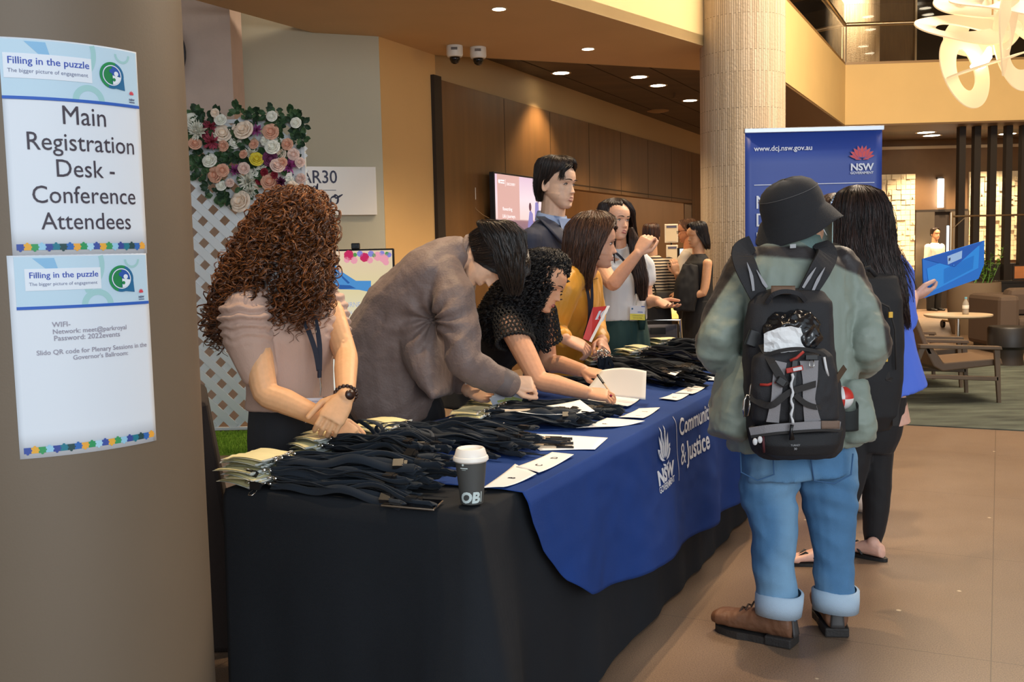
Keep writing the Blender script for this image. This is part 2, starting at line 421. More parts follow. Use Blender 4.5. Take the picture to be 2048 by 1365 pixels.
# pillar clad in thin stone strips
pc = V((2.377, 10.25, 0)); pcm = mat('ribbed_stone', rgb(202, 182, 154), 0.8)
def rib_material(m, sc):
    nt = m.node_tree; b = nt.nodes['Principled BSDF']; L = nt.links.new
    tc = nt.nodes.new('ShaderNodeTexCoord'); at = nt.nodes.new('ShaderNodeSeparateXYZ'); L(tc.outputs['Object'], at.inputs[0])
    ang = nt.nodes.new('ShaderNodeMath'); ang.operation = 'ARCTAN2'; L(at.outputs[1], ang.inputs[0]); L(at.outputs[0], ang.inputs[1])
    mu = nt.nodes.new('ShaderNodeMath'); mu.operation = 'MULTIPLY'; L(ang.outputs[0], mu.inputs[0]); mu.inputs[1].default_value = sc
    cb = nt.nodes.new('ShaderNodeCombineXYZ'); L(at.outputs[2], cb.inputs[0]); L(mu.outputs[0], cb.inputs[1])
    br = nt.nodes.new('ShaderNodeTexBrick'); L(cb.outputs[0], br.inputs['Vector']); br.inputs['Scale'].default_value = 1.0
    br.inputs['Brick Width'].default_value = 0.55; br.inputs['Row Height'].default_value = 0.022; br.inputs['Mortar Size'].default_value = 0.0022
    br.inputs['Color1'].default_value = rgb(212, 194, 168); br.inputs['Color2'].default_value = rgb(190, 170, 142); br.inputs['Mortar'].default_value = rgb(120, 104, 84)
    br.offset = 0.37; br.offset_frequency = 2; br.squash = 1.0
    L(br.outputs['Color'], b.inputs['Base Color'])
    bp = nt.nodes.new('ShaderNodeBump'); bp.inputs['Strength'].default_value = 0.9; bp.inputs['Distance'].default_value = 0.006
    rt = nt.nodes.new('ShaderNodeTexNoise'); L(cb.outputs[0], rt.inputs['Vector']); rt.inputs['Scale'].default_value = 40
    ad = nt.nodes.new('ShaderNodeMath'); ad.operation = 'ADD'; L(br.outputs['Color'], ad.inputs[0]); L(rt.outputs[0], ad.inputs[1])
    L(ad.outputs[0], bp.inputs['Height']); L(bp.outputs[0], b.inputs['Normal'])
rib_material(pcm, 0.42)
o = obj('pillar', MB().lathe(V((0, 0, 0)), [(0.42, 0), (0.42, 7.0)], 64), pcm, None, autos=40); o.location = pc
o['kind'] = 'structure'; o['label'] = 'tall round pillar clad in thin vertical stone strips'; o['category'] = 'pillar'

# painted drum column in the left foreground
colc = V((-1.081, 2.284, 0)); COLR = 0.346
cm = mat('taupe_column_paint', rgb(110, 95, 78), 0.55, var=0.03, vscale=3, bump=0.03, bscale=200)
o = obj('column', MB().lathe(V((0, 0, 0)), [(COLR, 0), (COLR, 7.0)], 96), cm, None, autos=40); o.location = colc
o['kind'] = 'structure'; o['label'] = 'thick taupe painted round column in the left foreground'; o['category'] = 'column'

# balcony of the upper floor
zt = P(1690, 130, bC.y).z
sb = bA - A1*2.2
bal = MB().slab(sb, bC, 0.25, H, zt, side=-1); bal.slab(bC, bR2, 0.25, H, zt, side=-1)
struct('wall_balcony', bal, gold_m, 'wide cream balcony front of the upper floor', 'wall')
struct('trim_6', MB().slab(sb, bC-A1*0.02, 0.27, zt, zt+0.04, side=-1).slab(bC-V((.0, .0, 0)), bR2, 0.27, zt, zt+0.04, side=-1), mat('balcony_cap', rgb(150, 118, 76), 0.4), 'narrow brown cap along the balcony front', 'trim')
struct('ceiling_under_balcony', MB().prism([p.to_2d() for p in (bA-N1*.7, bA-A1*.2, bC, bR2)]+[(13.5, bC.y+.9), (bC.x-1.2, bC.y+.9)], H-0.03, H-0.001), mat('brown_underside', rgb(112, 86, 58), 0.6), 'plain brown underside of the balcony edge', 'ceiling')
gl = mat('clear_glass', (0.93, 0.95, 0.94, 1), 0.02, trans=1.0, ior=1.45)
def glass_panel(a, b, z0, z1, name, th=0.012):
    return struct(name, MB().slab(a, b, th, z0, z1, side=-1), gl, 'clear glass balustrade panel above the balcony', 'glass')
for i, (a, b) in enumerate(((sb+A1*.9, bC-A1*0.06), (bC+V((.04, 0, 0)), bC+V((2.6, -.02, 0))), (bC+V((2.62, -.02, 0)), bR2))):
    glass_panel(a+V((0, .06, 0)), b+V((0, .06, 0)), zt+0.04, zt+1.0, 'window_%d' % (i+1))
rail = thing('handrail', 'long brushed steel handrail on the balcony glass', 'handrail', (bC.x, bC.y, zt+1.0))
zr = P(1627, 22, bC.y-1.0).z
def xy(p): return V((p.x, p.y, 0))
hp = [xy(sb+A1*.3)+V((0, 0, zr)), xy(bC)+V((-.0, 0.03, zr-.0)), xy(bR2)+V((0, .03, zr))]
steel = mat('brushed_steel', rgb(196, 178, 150), 0.28, 1.0)
obj('rail', MB().tube(hp, 0.035, 12), steel, rail, autos=40)
for q in (xy(bC)+V((.02, .03, 0)), xy(bC)+V((2.61, .03, 0)), xy(sb+A1*1.2)):
    obj('post', MB().cyl(q+V((0, 0, zt+.04)), q+V((0, 0, zr)), 0.012, 8), steel, rail)
# things behind the balcony glass
up = V((0, 0, zt))
ux = P(1705, 60, 19.5); upm = mat('ribbed_stone_upper', rgb(190, 170, 130), 0.8); rib_material(upm, 0.5)
o = obj('pillar_upper', MB().lathe(V((0, 0, 0)), [(0.49, zt-.3), (0.49, 7.5)], 48), upm, None, autos=40); o.location = (ux.x, ux.y, 0)
o['kind'] = 'structure'; o['label'] = 'stone strip pillar on the upper floor behind glass'; o['category'] = 'pillar'
u0 = P(1735, 60, 20.5); u1 = P(1826, 60, 20.5); u2 = P(1838, 60, 20.3)
struct('wall_upper_left', MB().box((5.0, 22.0, zt-.3), (13.5, 22.2, 7.4)), mat('upper_dark', rgb(70, 54, 38), 0.6), 'dark back wall of the upper floor', 'wall')
struct('wall_upper_dark', MB().box((u0.x-.3, u0.y, zt-.3), (u1.x, u0.y+.1, 7.4)), mat('upper_brown', rgb(96, 74, 46), 0.6, var=.15, vscale=5, stretch=(6, 6, .5)), 'brown textured wall panel on the upper floor', 'wall')
struct('trim_7', MB().box((u1.x, u1.y-.1, zt-.3), (u2.x, u1.y, 7.4)), steel, 'upright steel mullion on the upper floor', 'trim')
struct('wall_upper_glazed', MB().box((u2.x, u1.y, zt-.3), (13.5, u1.y+.1, 7.4)), mat('dark_gloss', rgb(38, 34, 30), 0.12, bump=0.15, bscale=2, stretch=(.3, 1, 4)), 'dark glossy wall on the upper floor', 'wall')
struct('floor_upper', MB().prism([p.to_2d() for p in (sb-N1*0.1+A1*.3, bC+V((-.05, .1, 0)), bR2+V((0, .1, 0)))]+[(13.5, 23), (3.5, 23)], zt-.35, zt-.05), mat('upper_floor', rgb(110, 90, 66), .5), 'floor slab of the upper storey', 'floor')
struct('ceiling_atrium', MB().box((-8, 0.5, 6.6), (14, 24, 6.7)), mat('atrium_ceiling', rgb(140, 116, 84), 0.8), 'high ceiling above the open hall', 'ceiling')
struct('wall_right', MB().box((13.4, 0, 0), (13.6, 30, 6.6)), gold_m, 'right wall of the lounge', 'wall')
struct('wall_far_left', MB().box((-8.1, 0, 0), (-7.9, 12, 6.6)), sage_m, 'left wall of the lobby', 'wall')

# lift lobby at the back right
YE = 21.2
dkb = mat('lift_wall', rgb(108, 80, 52), 0.6, var=.05)
struct('wall_lift_lobby', MB().box((4.5, YE, 0), (13.5, YE+.2, H2)), dkb, 'brown wall of the lift lobby', 'wall')
struct('trim_8', MB().box((4.5, YE-.03, 3.36), (13.5, YE, 3.42)), mat('light_strip', rgb(200, 180, 150), .5), 'pale strip under the lobby ceiling', 'trim')
def relief_panel(name, x0, x1, z0, z1, label):
    mb = MB(); n = int(round((x1-x0)/0.105)); m = int(round((z1-z0)/0.105)); rnd = random.Random(int(x0*100))
    w = (x1-x0)/n; h = (z1-z0)/m
    for i in range(n):
        for j in range(m):
            d = rnd.choice((0.008, 0.012, 0.016, 0.022, 0.04)); x = x0+i*w; z = z0+j*h
            mb.box((x+.004, YE-.03-d, z+.004), (x+w-.004, YE-.03, z+h-.004))
            if rnd.random() < .08: mb.box((x+w*.34, YE-.03-d-.02, z+h*.34), (x+w*.66, YE-.03-d, z+h*.66))
    mb.box((x0, YE-.03, z0), (x1, YE-.001, z1))
    return obj(name, mb, mat('cream_relief_tiles', rgb(232, 214, 178), 0.7), None)
xa = P(1752, 450, YE).x; xb = P(1828, 450, YE).x; xc = P(1936, 450, YE).x; xd = P(2075, 450, YE).x
zt_ = P(1800, 349, YE).z; zt2 = P(1990, 343, YE).z
o = relief_panel('relief_panel', xa, xb, 0.5, zt_, ''); tag(o, 'tall cream relief tile panel left of the lift doors', 'tile panel')
o = relief_panel('relief_panel', xc, xd, 1.0, zt2, ''); tag(o, 'wide cream relief tile panel behind the dark slat screen', 'tile panel')
lift = thing('lift', 'brushed steel lift with half open doors in the brown wall', 'lift', (P(1880, 600, YE).x, YE, 0))
st2 = mat('lift_steel', rgb(150, 140, 128), 0.3, 0.85, var=.12, vscale=1.5)
zd = P(1880, 424, YE).z
x1, x2, x3, x4 = [P(px, 500, YE).x for px in (1829, 1866, 1898, 1936)]
obj('door', MB().box((x1, YE-.06, 0), (x2, YE-.02, zd)), st2, lift); obj('door', MB().box((x3, YE-.06, 0), (x4-.03, YE-.02, zd)), st2, lift)
obj('doorway', MB().box((x2, YE-.015, 0), (x3, YE-.005, zd)), mat('lift_dark', rgb(40, 30, 24), .6), lift)
obj('light_strip', MB().box((P(1892, 500, YE).x, YE-.025, 1.1), (P(1898, 500, YE).x, YE-.015, 1.75)), emit('lift_glow', (.75, .9, 1, 1), 1.6), lift)
obj('header', MB().box((x1, YE-.05, zd), (x4-.03, YE-.01, zd+.05)), dk_m, lift)
lant = thing('wall_light', 'slim upright glowing lamp above the lift doors', 'lamp', (P(1882, 385, YE).x, YE-.1, 0))
lx0, lx1 = P(1877, 385, YE-.1).x, P(1887, 385, YE-.1).x; lz0, lz1 = P(1882, 415, YE-.1).z, P(1882, 358, YE-.1).z
obj('shade', MB().box((lx0, YE-.12, lz0), (lx1, YE-.05, lz1)), emit('lamp_glow', (1, .93, .8, 1), 7), lant)
obj('bracket', MB().box((lx0-.01, YE-.06, lz1), (lx1+.01, YE, lz1+.04)), dk_m, lant)

# low wall and slat screen
YS = 17.3
lw0 = P(1958, 600, YS).x
struct('wall_low', MB().box((lw0, YS+.2, 0), (13.4, YS+.45, P(2000, 528, YS).z)), mat('low_wall', rgb(52, 42, 34), .55), 'low dark wall under the slat screen', 'wall')
scr = thing('slat_screen', 'screen of upright dark slats in the lounge', 'screen', (lw0, YS, 0))
for px in (1921, 1951, 1983, 2014, 2045):
    q = P(px, 400, YS+.1)
    obj('slat', MB().box((q.x-.055, YS+.05, 0.0), (q.x+.055, YS+.17, H-.03)), dk_m, scr)
# ================================================================== ceiling lights, cameras, chandelier, TV, signs
glow_m = emit('downlight_glow', (1, 0.86, 0.62, 1), 14)
ringm = mat('downlight_ring', rgb(200, 186, 160), 0.4)
def downlight(loc, r, label, power=25, group='recessed ceiling lights', lamp=True, cone=100):
    t = thing('ceiling_light', label, 'ceiling light', loc, group)
    x, y, z = loc
    rg = [[V(loc)+V((q*math.cos(2*math.pi*k/28), q*math.sin(2*math.pi*k/28), h)) for k in range(28)] for q, h in ((r*1.25, -.004), (r*1.25, 0), (r, 0), (r, -.004))]
    obj('trim_ring', MB().loft(rg, closed=True), ringm, t, autos=40)
    obj('lens', MB().lathe(V(loc), [(.001, -.003), (r*.98, -.003), (r*.98, -.001), (.001, -.001)], 24), glow_m, t)
    if lamp:
        l = bpy.data.lights.new('downlight_lamp', 'SPOT'); l.energy = power; l.spot_size = math.radians(cone); l.spot_blend = 0.6
        l.color = (1.0, 0.74, 0.45); l.shadow_soft_size = 0.05
        lo = bpy.data.objects.new('downlight_lamp', l); COL.objects.link(lo); lo.parent = t; lo.location = (0, 0, -0.03)
    return t
downlight(G(998, 18, H), .055, 'small round downlight in the soffit above the bending person', 110)
downlight(G(1176, 98, H), .06, 'small round downlight near the far end of the soffit', 140)
hl = [((1122, 146), 'first large downlight of the dark hall ceiling, nearest the security cameras'), ((1278, 154), 'downlight in the dark hall ceiling, upper left of a close pair'),
      ((1316, 171), 'downlight in the dark hall ceiling, lower right of a close pair'), ((1380, 201), 'downlight in the dark hall ceiling nearest the pillar')]
for (px, py), lb in hl: downlight(G(px, py, H2), .10, lb, 150)
vt = thing('ceiling_vent', 'round unlit vent in the dark hall ceiling', 'vent', G(1316, 221, H2))
obj('grille', MB().lathe(G(1316, 221, H2), [(.01, -.03), (.10, -.03), (.17, -.012), (.17, 0), (.01, 0)], 28), mat('vent', rgb(150, 120, 84), .5), vt, autos=40)
for (px, py), lb in (((1852, 265), 'downlight in the lounge ceiling, upper of the pair beside the banner'), ((1863, 287), 'downlight in the lounge ceiling, lower of the pair beside the banner'),
                     ((2024, 255), 'lounge ceiling downlight seen between slats, upper'), ((2015, 279), 'lounge ceiling downlight seen between slats, lower')):
    q = G(px, py, H2) if py < 270 else P(px, py, 20.4); downlight((q.x, q.y, H2), .16, lb, 420 if py < 270 else 480)
downlight((6.95, 20.4, H2), .16, 'added ceiling downlight brightening the left relief panel, hidden behind the banner', 480)  # added wash for the left relief panel, kept out of sight
# lights assumed in the high ceiling, seen only as reflections in the balcony glass
for px, py in ((1730, 32), (1733, 58), (1845, 15), (1850, 28), (1612, 36), (1660, 84), (1716, 92), (1728, 106)):
    q = G(px, py, 6.6); yy = 2*bC.y-q.y
    downlight((q.x, yy, 6.6), .13, 'added or assumed unseen downlight in the high ceiling', lamp=False, group='high ceiling lights')
# assumed lamps out of the frame that light the people at the table
for x, y, pw in ((-0.75, 3.35, 620), (0.15, 4.5, 620), (0.95, 5.6, 500)):
    downlight((x, y, 6.6), .10, 'added or assumed unseen downlight in the high ceiling', pw, 'high ceiling lights', cone=34)
for x, y in ((6.2, 18.6), (9.0, 18.6)): downlight((x, y, 6.6), .12, 'added or assumed unseen downlight in the high ceiling', 420, 'high ceiling lights', cone=120)  # added out of frame to brighten the upper floor behind the glass
spr = mat('sprinkler_metal', rgb(120, 100, 76), .4, .8)
for (px, py), lb in (((1028, 152), 'small fire sprinkler near the beige ceiling edge'), ((1349, 186), 'small fire sprinkler among the hall downlights')):
    q = G(px, py, H2); t = thing('sprinkler', lb, 'sprinkler', q)
    obj('stem', MB().cyl(q, q-V((0, 0, .05)), .012, 8), spr, t)
    obj('deflector', MB().lathe(q, [(.002, -.075), (.035, -.07), (.035, -.065), (.002, -.06)], 10).cyl(q-V((0, 0, .04)), q-V((.0, 0, .07)), .005, 6), spr, t)
# security cameras under the soffit edge
wpl = mat('white_plastic', rgb(225, 222, 214), .4); blk = mat('black_plastic', rgb(22, 22, 24), .25)
for (px, py), lb in (((909, 92), 'white dome security camera, left of the pair'), ((956, 95), 'white dome security camera, right of the pair')):
    q = G(px, py, H); t = thing('security_camera', lb, 'security camera', q)
    obj('housing', MB().lathe(q, [(.01, 0), (.078, 0), (.08, -.02), (.08, -.085), (.07, -.105), (.05, -.108), (.01, -.108)], 28), wpl, t, autos=35)
    obj('dome', MB().lathe(q, [(.052, -.104), (.05, -.13), (.036, -.158), (.015, -.17), (.002, -.171)], 24), mat('smoked_dome', rgb(14, 12, 14), .08), t, smooth=True)
    obj('badge', MB().box(q+V((-.03, -.083, -.05)), q+V((.03, -.076, -.025))), mat('grey_mark', rgb(110, 104, 100), .5), t)
# wall speaker-like white box with cable left of the screen
q = DW(0.86, 2.05, .0)
t = thing('wall_socket_box', 'small white box with a cable left of the wall screen', 'box', q)
bx = P(948, 388, q.y)
obj('body', MB().box(bx+V((-.022, -.06, -.07)), bx+V((.022, 0.02, .07))), wpl, t, bevel=.01)
obj('cable', MB().tube([bx+V((.0, -.05, -.1)), bx+V((.02, -.06, -.17)), bx+V((.09, -.05, -.23)), bx+V((.16, -.02, -.27))], .0035, 6), mat('vent', None), t, smooth=True)

# chandelier of looping translucent bands
chc = P(1960, 95, 8.6)
ch = thing('chandelier', 'glowing chandelier of looping cream bands at the upper right', 'chandelier', chc)
band_m = mat('glowing_band', rgb(150, 128, 100), .6, emis=(1.0, .70, .38, 1), estr=0.60, var=.04, vscale=5)
def loop(cx, cy, Y, ru, rv, u, v, w, name='band', seg=72, a0=0, a1=2*math.pi, tilt=0.0):
    """flat ring band: centre line an ellipse in the plane (u,v), width w in that plane"""
    c = P(cx, cy, Y); u = V(u).normalized(); v = V(v); v = (v-u*v.dot(u)).normalized(); n = u.cross(v); rings = []; w *= 1.22
    full = abs(a1-a0-2*math.pi) < 1e-6
    for k in range(seg if full else seg+1):
        a = a0+(a1-a0)*k/seg
        d = u*math.cos(a)*ru+v*math.sin(a)*rv
        e = (u*math.cos(a)*rv+v*math.sin(a)*ru).normalized()
        e = (e+n*tilt*math.sin(a*2)).normalized()
        o_ = c+d
        rings.append([o_+e*w/2+n*.006, o_-e*w/2+n*.006, o_-e*w/2-n*.006, o_+e*w/2-n*.006])
    return obj(name, MB().loft(rings, closed=full), band_m, ch, autos=50)
k_ = 8.6/2000.
loop(1925, 58, 8.6, 76*k_, 34*k_, (1, .1, -.06), (0, 1.2, 1), 34*k_, tilt=.2)
loop(1930, 140, 8.6, 40*k_, 62*k_, (1, .35, .0), (-.3, .2, 1), 30*k_, tilt=.1)
loop(1978, 128, 8.4, 70*k_, 40*k_, (1, 0, .30), (-.2, 1, -.05), 18*k_, tilt=.1)
loop(1995, 0, 8.5, 62*k_, 40*k_, (1, .2, 0.1), (0, .9, .6), 52*k_, tilt=.3)
loop(2040, 90, 8.7, 50*k_, 70*k_, (1, .4, 0), (.3, .2, 1), 34*k_, tilt=.2)
loop(1965, 60, 8.9, 50*k_, 40*k_, (1, -.4, .3), (.2, .4, 1), 40*k_, tilt=.3)
loop(2055, 30, 8.9, 80*k_, 50*k_, (1, .3, -.3), (.2, .6, 1), 40*k_, tilt=.2)
loop(2015, 60, 8.3, 46*k_, 60*k_, (.6, .8, .2), (.2, .1, 1), 40*k_, tilt=.2)
loop(1950, 5, 8.8, 60*k_, 30*k_, (1, .2, .15), (-.1, .7, .7), 44*k_, tilt=.2)
obj('lamp_core', MB().tube([P(1945, 133, 8.55), P(1962, 128, 8.6), P(1975, 112, 8.62), P(1978, 98, 8.6)], [.02, .045, .04, .02], 10, round_ends=True), emit('lamp_core_glow', (1, .85, .55, 1), 12), ch, smooth=True)
obj('cord', MB().cyl(P(1985, 30, 8.6), V((P(1985, 30, 8.6).x, 8.6, 6.6)), .008, 6), steel, ch)
pl = bpy.data.lights.new('chandelier_light', 'POINT'); pl.energy = 60; pl.color = (1, .70, .38); pl.shadow_soft_size = .35
po = bpy.data.objects.new('chandelier_light', pl); COL.objects.link(po); po.parent = ch; po.location = (0, 0.0, -.05)

# television on the panelled wall
tq = DW(1.0, 0, 0.09); tv = thing('television', 'wall television showing two children under a pink sky', 'television', (tq.x, tq.y, 1.5))
t0, t1, z0, z1 = 1.0, 2.3, 1.60, 2.27
def tvm(x, y): return DW(t0+x, z0+y, 0.145)
bz = MB().slab(DW(t0-.02, 0, .08), DW(t1+.02, 0, .08), .06, z0-.02, z1+.02, side=1)
obj('bezel', bz, blk, tv, bevel=.004); obj('bracket', MB().slab(DW(1.4, 0, 0), DW(1.9, 0, 0), .08, 1.75, 2.1, side=1), blk, tv)
Wt, Ht = t1-t0, z1-z0
def scr_mat():
    m = mat('screen_picture', (0, 0, 0, 1), .3)
    nt = m.node_tree; b = nt.nodes['Principled BSDF']; L = nt.links.new
    tc = nt.nodes.new('ShaderNodeTexCoord'); s = nt.nodes.new('ShaderNodeSeparateXYZ'); L(tc.outputs['Object'], s.inputs[0])
    mr = nt.nodes.new('ShaderNodeMapRange'); L(s.outputs[2], mr.inputs[0]); mr.inputs[1].default_value = 0.1; mr.inputs[2].default_value = 0.77
    r = nt.nodes.new('ShaderNodeValToRGB'); L(mr.outputs[0], r.inputs[0]); e = r.color_ramp.elements
    e[0].position = 0.0; e[0].color = rgb(120, 96, 120); e[1].position = .24; e[1].color = rgb(150, 112, 120)
    for p_, c_ in ((.27, rgb(236, 205, 200)), (.6, rgb(238, 216, 222)), (1.0, rgb(222, 190, 208))):
        q_ = e.new(p_); q_.color = c_
    L(r.outputs[0], b.inputs['Emission Color']); b.inputs['Emission Strength'].default_value = .95
    return m
sc_o = obj('screen', MB().slab(DW(t0, 0, .14), DW(t1, 0, .14), .003, z0, z1, side=1), scr_mat(), tv)
def tvpart(name, fl, col, s=.9, lift=0.0):
    return obj(name, fl.mapped(lambda x, y: tvm(x, y)+N1*lift), emit('tv_'+name, col, s), tv, fix=False)
tvpart('picture_panel', Flat().rect(.04, .17, Wt*.47, Ht), rgb(226, 178, 168), .85, .001)
for nm, fl in (('lettering', Flat().text('DISCOVERY', Wt*.30, Ht-.115, .075, wfit=.22)), ('lettering', Flat().text('Rewarding', Wt*.22, .27, .08, wfit=.24)), ('lettering', Flat().text("Life's Journeys.", Wt*.25, .19, .08, wfit=.33)), ('rule', Flat().rect(.245, Ht-.13, .25, Ht-.05)),
       ('crest', Flat().disc(.09, Ht-.08, .022)), ('small_print', Flat().rect(.12, Ht-.075, .22, Ht-.06)), ('small_print', Flat().rect(.12, Ht-.10, .22, Ht-.088))): tvpart(nm, fl, rgb(255, 250, 250), 1.1, .002)
tvpart('pictured_hair', Flat().disc(Wt*.69, .33, .035, ry=.05), rgb(112, 72, 84), .7, .002); tvpart('pictured_hair', Flat().disc(Wt*.83, .45, .035, ry=.05).disc(Wt*.865, .40, .014, ry=.04), rgb(112, 72, 84), .7, .002)
for pts in ([(Wt*.63, .09), (Wt*.67, .27), (Wt*.70, .29), (Wt*.745, .25), (Wt*.75, .08)], [(Wt*.78, .09), (Wt*.80, .38), (Wt*.83, .40), (Wt*.875, .37), (Wt*.885, .09)]): tvpart('pictured_child', Flat().poly(pts), rgb(150, 140, 200), .8, .003)

# restaurant sign on the sage wall
wn = (w1r-w1l).normalized(); wnn = V((wn.y, -wn.x, 0))
w1x = w1r.copy(); w1x.z = 0; so_ = w1x+wnn*.05
b_ = PV(753, 334, so_, wn); zb = PV(752, 430, so_, wn).z; zt3 = b_.z
def sx_(px): return (PV(px, 380, so_, wn)-so_).dot(wn)
sg_t = thing('wall_sign', 'white restaurant sign board with dark blue lettering on the sage wall', 'sign', (b_.x, b_.y, zb))
SM = Matrix(((wn.x, -wnn.x, 0, so_.x), (wn.y, -wnn.y, 0, so_.y), (0, 0, 1, 0), (0, 0, 0, 1)))
obj('board', MB().box((sx_(505), 0, zb), (sx_(753), .045, zt3), SM), mat('white_acrylic', rgb(226, 218, 206), .18), sg_t, bevel=.003)
cx_ = sx_(630); h_ = zt3-zb
fl = Flat().text('BAR30', cx_, zb+h_*.66, .14, wfit=.40, hscale=1.12, bold=.001).text('&', cx_, zb+h_*.47, .09).rect(cx_-.19, zb+h_*.51, cx_-.05, zb+h_*.52).rect(cx_+.05, zb+h_*.51, cx_+.19, zb+h_*.52)
ink = mat('navy_ink', rgb(40, 40, 72), .5)
obj('lettering', fl.mapped(plane_map(so_+wnn*.004, wn, (0, 0, 1))), ink, sg_t, fix=False)
# the flowing second word, drawn as brush strokes
def brush(pts, w=.008):
    mb = MB(); P3 = []
    n = len(pts)
    for i in range(n-1):
        p0, p1, p2, p3 = [pts[max(0, min(n-1, i+k))] for k in (-1, 0, 1, 2)]
        for s in range(6):
            t = s/6; P3.append(tuple(.5*((2*p1[j])+(-p0[j]+p2[j])*t+(2*p0[j]-5*p1[j]+4*p2[j]-p3[j])*t*t+(-p0[j]+3*p1[j]-3*p2[j]+p3[j])*t**3) for j in (0, 1)))
    P3.append(pts[-1])
    return P3, w
def script_word(strokes, ox, oy, sc, y):
    mb = MB()
    for st in strokes:
        p3, w = brush(st)
        mb.tube([SM @ V((ox+p[0]*sc, y, oy+p[1]*.13)) for p in p3], [(.0068*(1+.35*math.sin(i*.7)), .0015) for i in range(len(p3))], 6)
    return mb
strokes = [[(0, 0), (.05, .9), (.1, 1.5), (.05, .7), (.2, 1.2), (.42, 1.3), (.4, .95), (.15, .8), (.45, .65), (.45, .2), (.1, 0), (.0, .2)],
           [(.55, .1), (.66, .7), (.62, .15), (.78, .2)], [(.68, 1.0), (.70, 1.03)],
           [(.8, .15), (1.0, .75), (1.08, .55), (1.06, .1), (.85, .05), (1.2, .3)],
           [(1.2, .3), (1.45, 1.5), (1.36, .6), (1.38, .1), (1.6, .3)], [(1.22, .95), (1.65, 1.05)],
           [(1.6, .3), (1.75, .9), (1.85, .7), (1.8, -.5), (1.95, .3), (1.85, .75), (2.0, .65)],
           [(2.35, .65), (2.1, .5), (2.12, .1), (2.4, .15), (2.45, .6), (2.3, .7), (2.35, .5), (2.7, .75)]]
obj('script_lettering', script_word(strokes, sx_(578), PV(640, 411, so_, wn).z, .178, -.003), ink, sg_t, smooth=True)
# ================================================================== the registration table
TZ = 0.745
TO = V((-0.11, 2.47, 0)); TL = 3.6; TD = 0.80
def T(t, s, z=TZ): return TO + A1*t - N1*s + V((0, 0, z))      # t along the front edge, s towards the back
black_cloth = mat('black_tablecloth', rgb(29, 32, 37), 0.9, var=.12, vscale=3, bump=.25, bscale=900, spec=.25)
def smooth(a, b, x):
    x = max(0, min(1, (x-a)/(b-a))); return x*x*(3-2*x)
def black_skirt():
    mb = MB(); r = .035; per = []
    # plan outline, counted along: front edge, far edge, back edge, near edge
    def side(p, q, nx, n):
        for i in range(n): per.append((p[0]+(q[0]-p[0])*i/n, p[1]+(q[1]-p[1])*i/n, nx))
    side((0, 0), (TL, 0), (0, -1), 170); side((TL, 0), (TL, TD), (1, 0), 30); side((TL, TD), (0, TD), (0, 1), 60); side((0, TD), (0, 0), (-1, 0), 60)
    n = len(per); rows = []
    zs = [TZ, TZ-.006, TZ-.02, TZ-.05, TZ-.1, .55, .4, .25, .1, .012]
    for z in zs:
        v = 1-(z/TZ); row = []
        for i, (t, s, nx) in enumerate(per):
            out = .004+.012*smooth(TZ, TZ-.03, z)
            fold = (noise.noise(V((t*7.0, s*7.0, z*.6)))*.5+.5)*.022*v+abs(math.sin(t*9+math.sin(t*3)*1.5))**3*.014*v*(1 if nx == (0, -1) else .25)
            d0_ = math.hypot(t, s)                        # flare at the near front corner
            fl = .13*v*math.exp(-(d0_/.16)**2)+.045*v*math.exp(-((t-.02)/.05)**2)*(nx == (0, -1))
            dc = (out+fold*min(1, d0_*4)+fl)
            cx = nx[0]; cy = nx[1]
            if d0_ < .12:
                k = 1-d0_/.12; cx += (-.7-cx)*k*.5; cy += (-.7-cy)*k*.5
            p = T(t+cx*dc, s+cy*dc, z+ .0*v); row.append(p)
        rows.append(row)
    # inner rows of the top
    ctr = [T(TL*.5+(t-TL*.5)*.98, TD*.5+(s-TD*.5)*.92, TZ) for t, s, nx in per]
    mb.loft([ctr]+rows, cap=False)
    mb.f.append(tuple(range(n)))
    return mb
tb = thing('folding_table', 'long table covered by a floor length black cloth', 'table', T(TL/2, TD/2, 0))
o = obj('tablecloth', black_skirt(), black_cloth, tb, smooth=True)
for f_ in o.data.polygons:
    if len(f_.vertices) > 10: f_.use_smooth = False
obj('tabletop', MB().prism([T(.02, .02).to_2d(), T(TL-.02, .02).to_2d(), T(TL-.02, TD-.02).to_2d(), T(.02, TD-.02).to_2d()], TZ-.04, TZ-.004), mat('table_board', rgb(140, 130, 115)), tb)
for t_ in (.3, TL-.3):
    for s_ in (.12, TD-.12): obj('leg', MB().cyl(T(t_, s_, 0), T(t_, s_, TZ-.03), .016, 10), steel, tb)

# blue cloth laid over the top and hanging down the front
drop = [(.22, .742), (.25, .66), (.32, .55), (.44, .43), (.58, .345), (.74, .305), (1.0, .262), (1.44, .214), (2.2, .175), (3.1, .146), (3.45, .16)]
def zbot(t):
    for (a, za), (b, zb_) in zip(drop, drop[1:]):
        if t <= b: return za+(zb_-za)*max(0, (t-a)/(b-a))
    return drop[-1][1]
def blue_pt(t, w, lift=0.0):
    """w<0: on the table (metres from the front edge); w>0: metres down the front"""
    r = .028
    if w <= 0:
        wr = .0025*noise.noise(V((t*5, w*6, 1)))+.0018*math.sin(t*19+w*5)
        return T(t, -w+r*.3, TZ+.006+abs(wr)+lift)
    k = smooth(0, .5, w)
    fold = .020*k*math.sin(t*10.5+1.7*math.sin(t*2.3)+w*1.2)+.014*k*noise.noise(V((t*4, w*3, 4)))
    crease = .004*noise.noise(V((t*9+w*9, w*14-t*6, 7)))*smooth(.02, .12, w)
    out = .026+.020*smooth(0, .05, w)+fold+crease+.03*k+lift
    return T(t, -out, TZ+.004-max(0, w-.012))
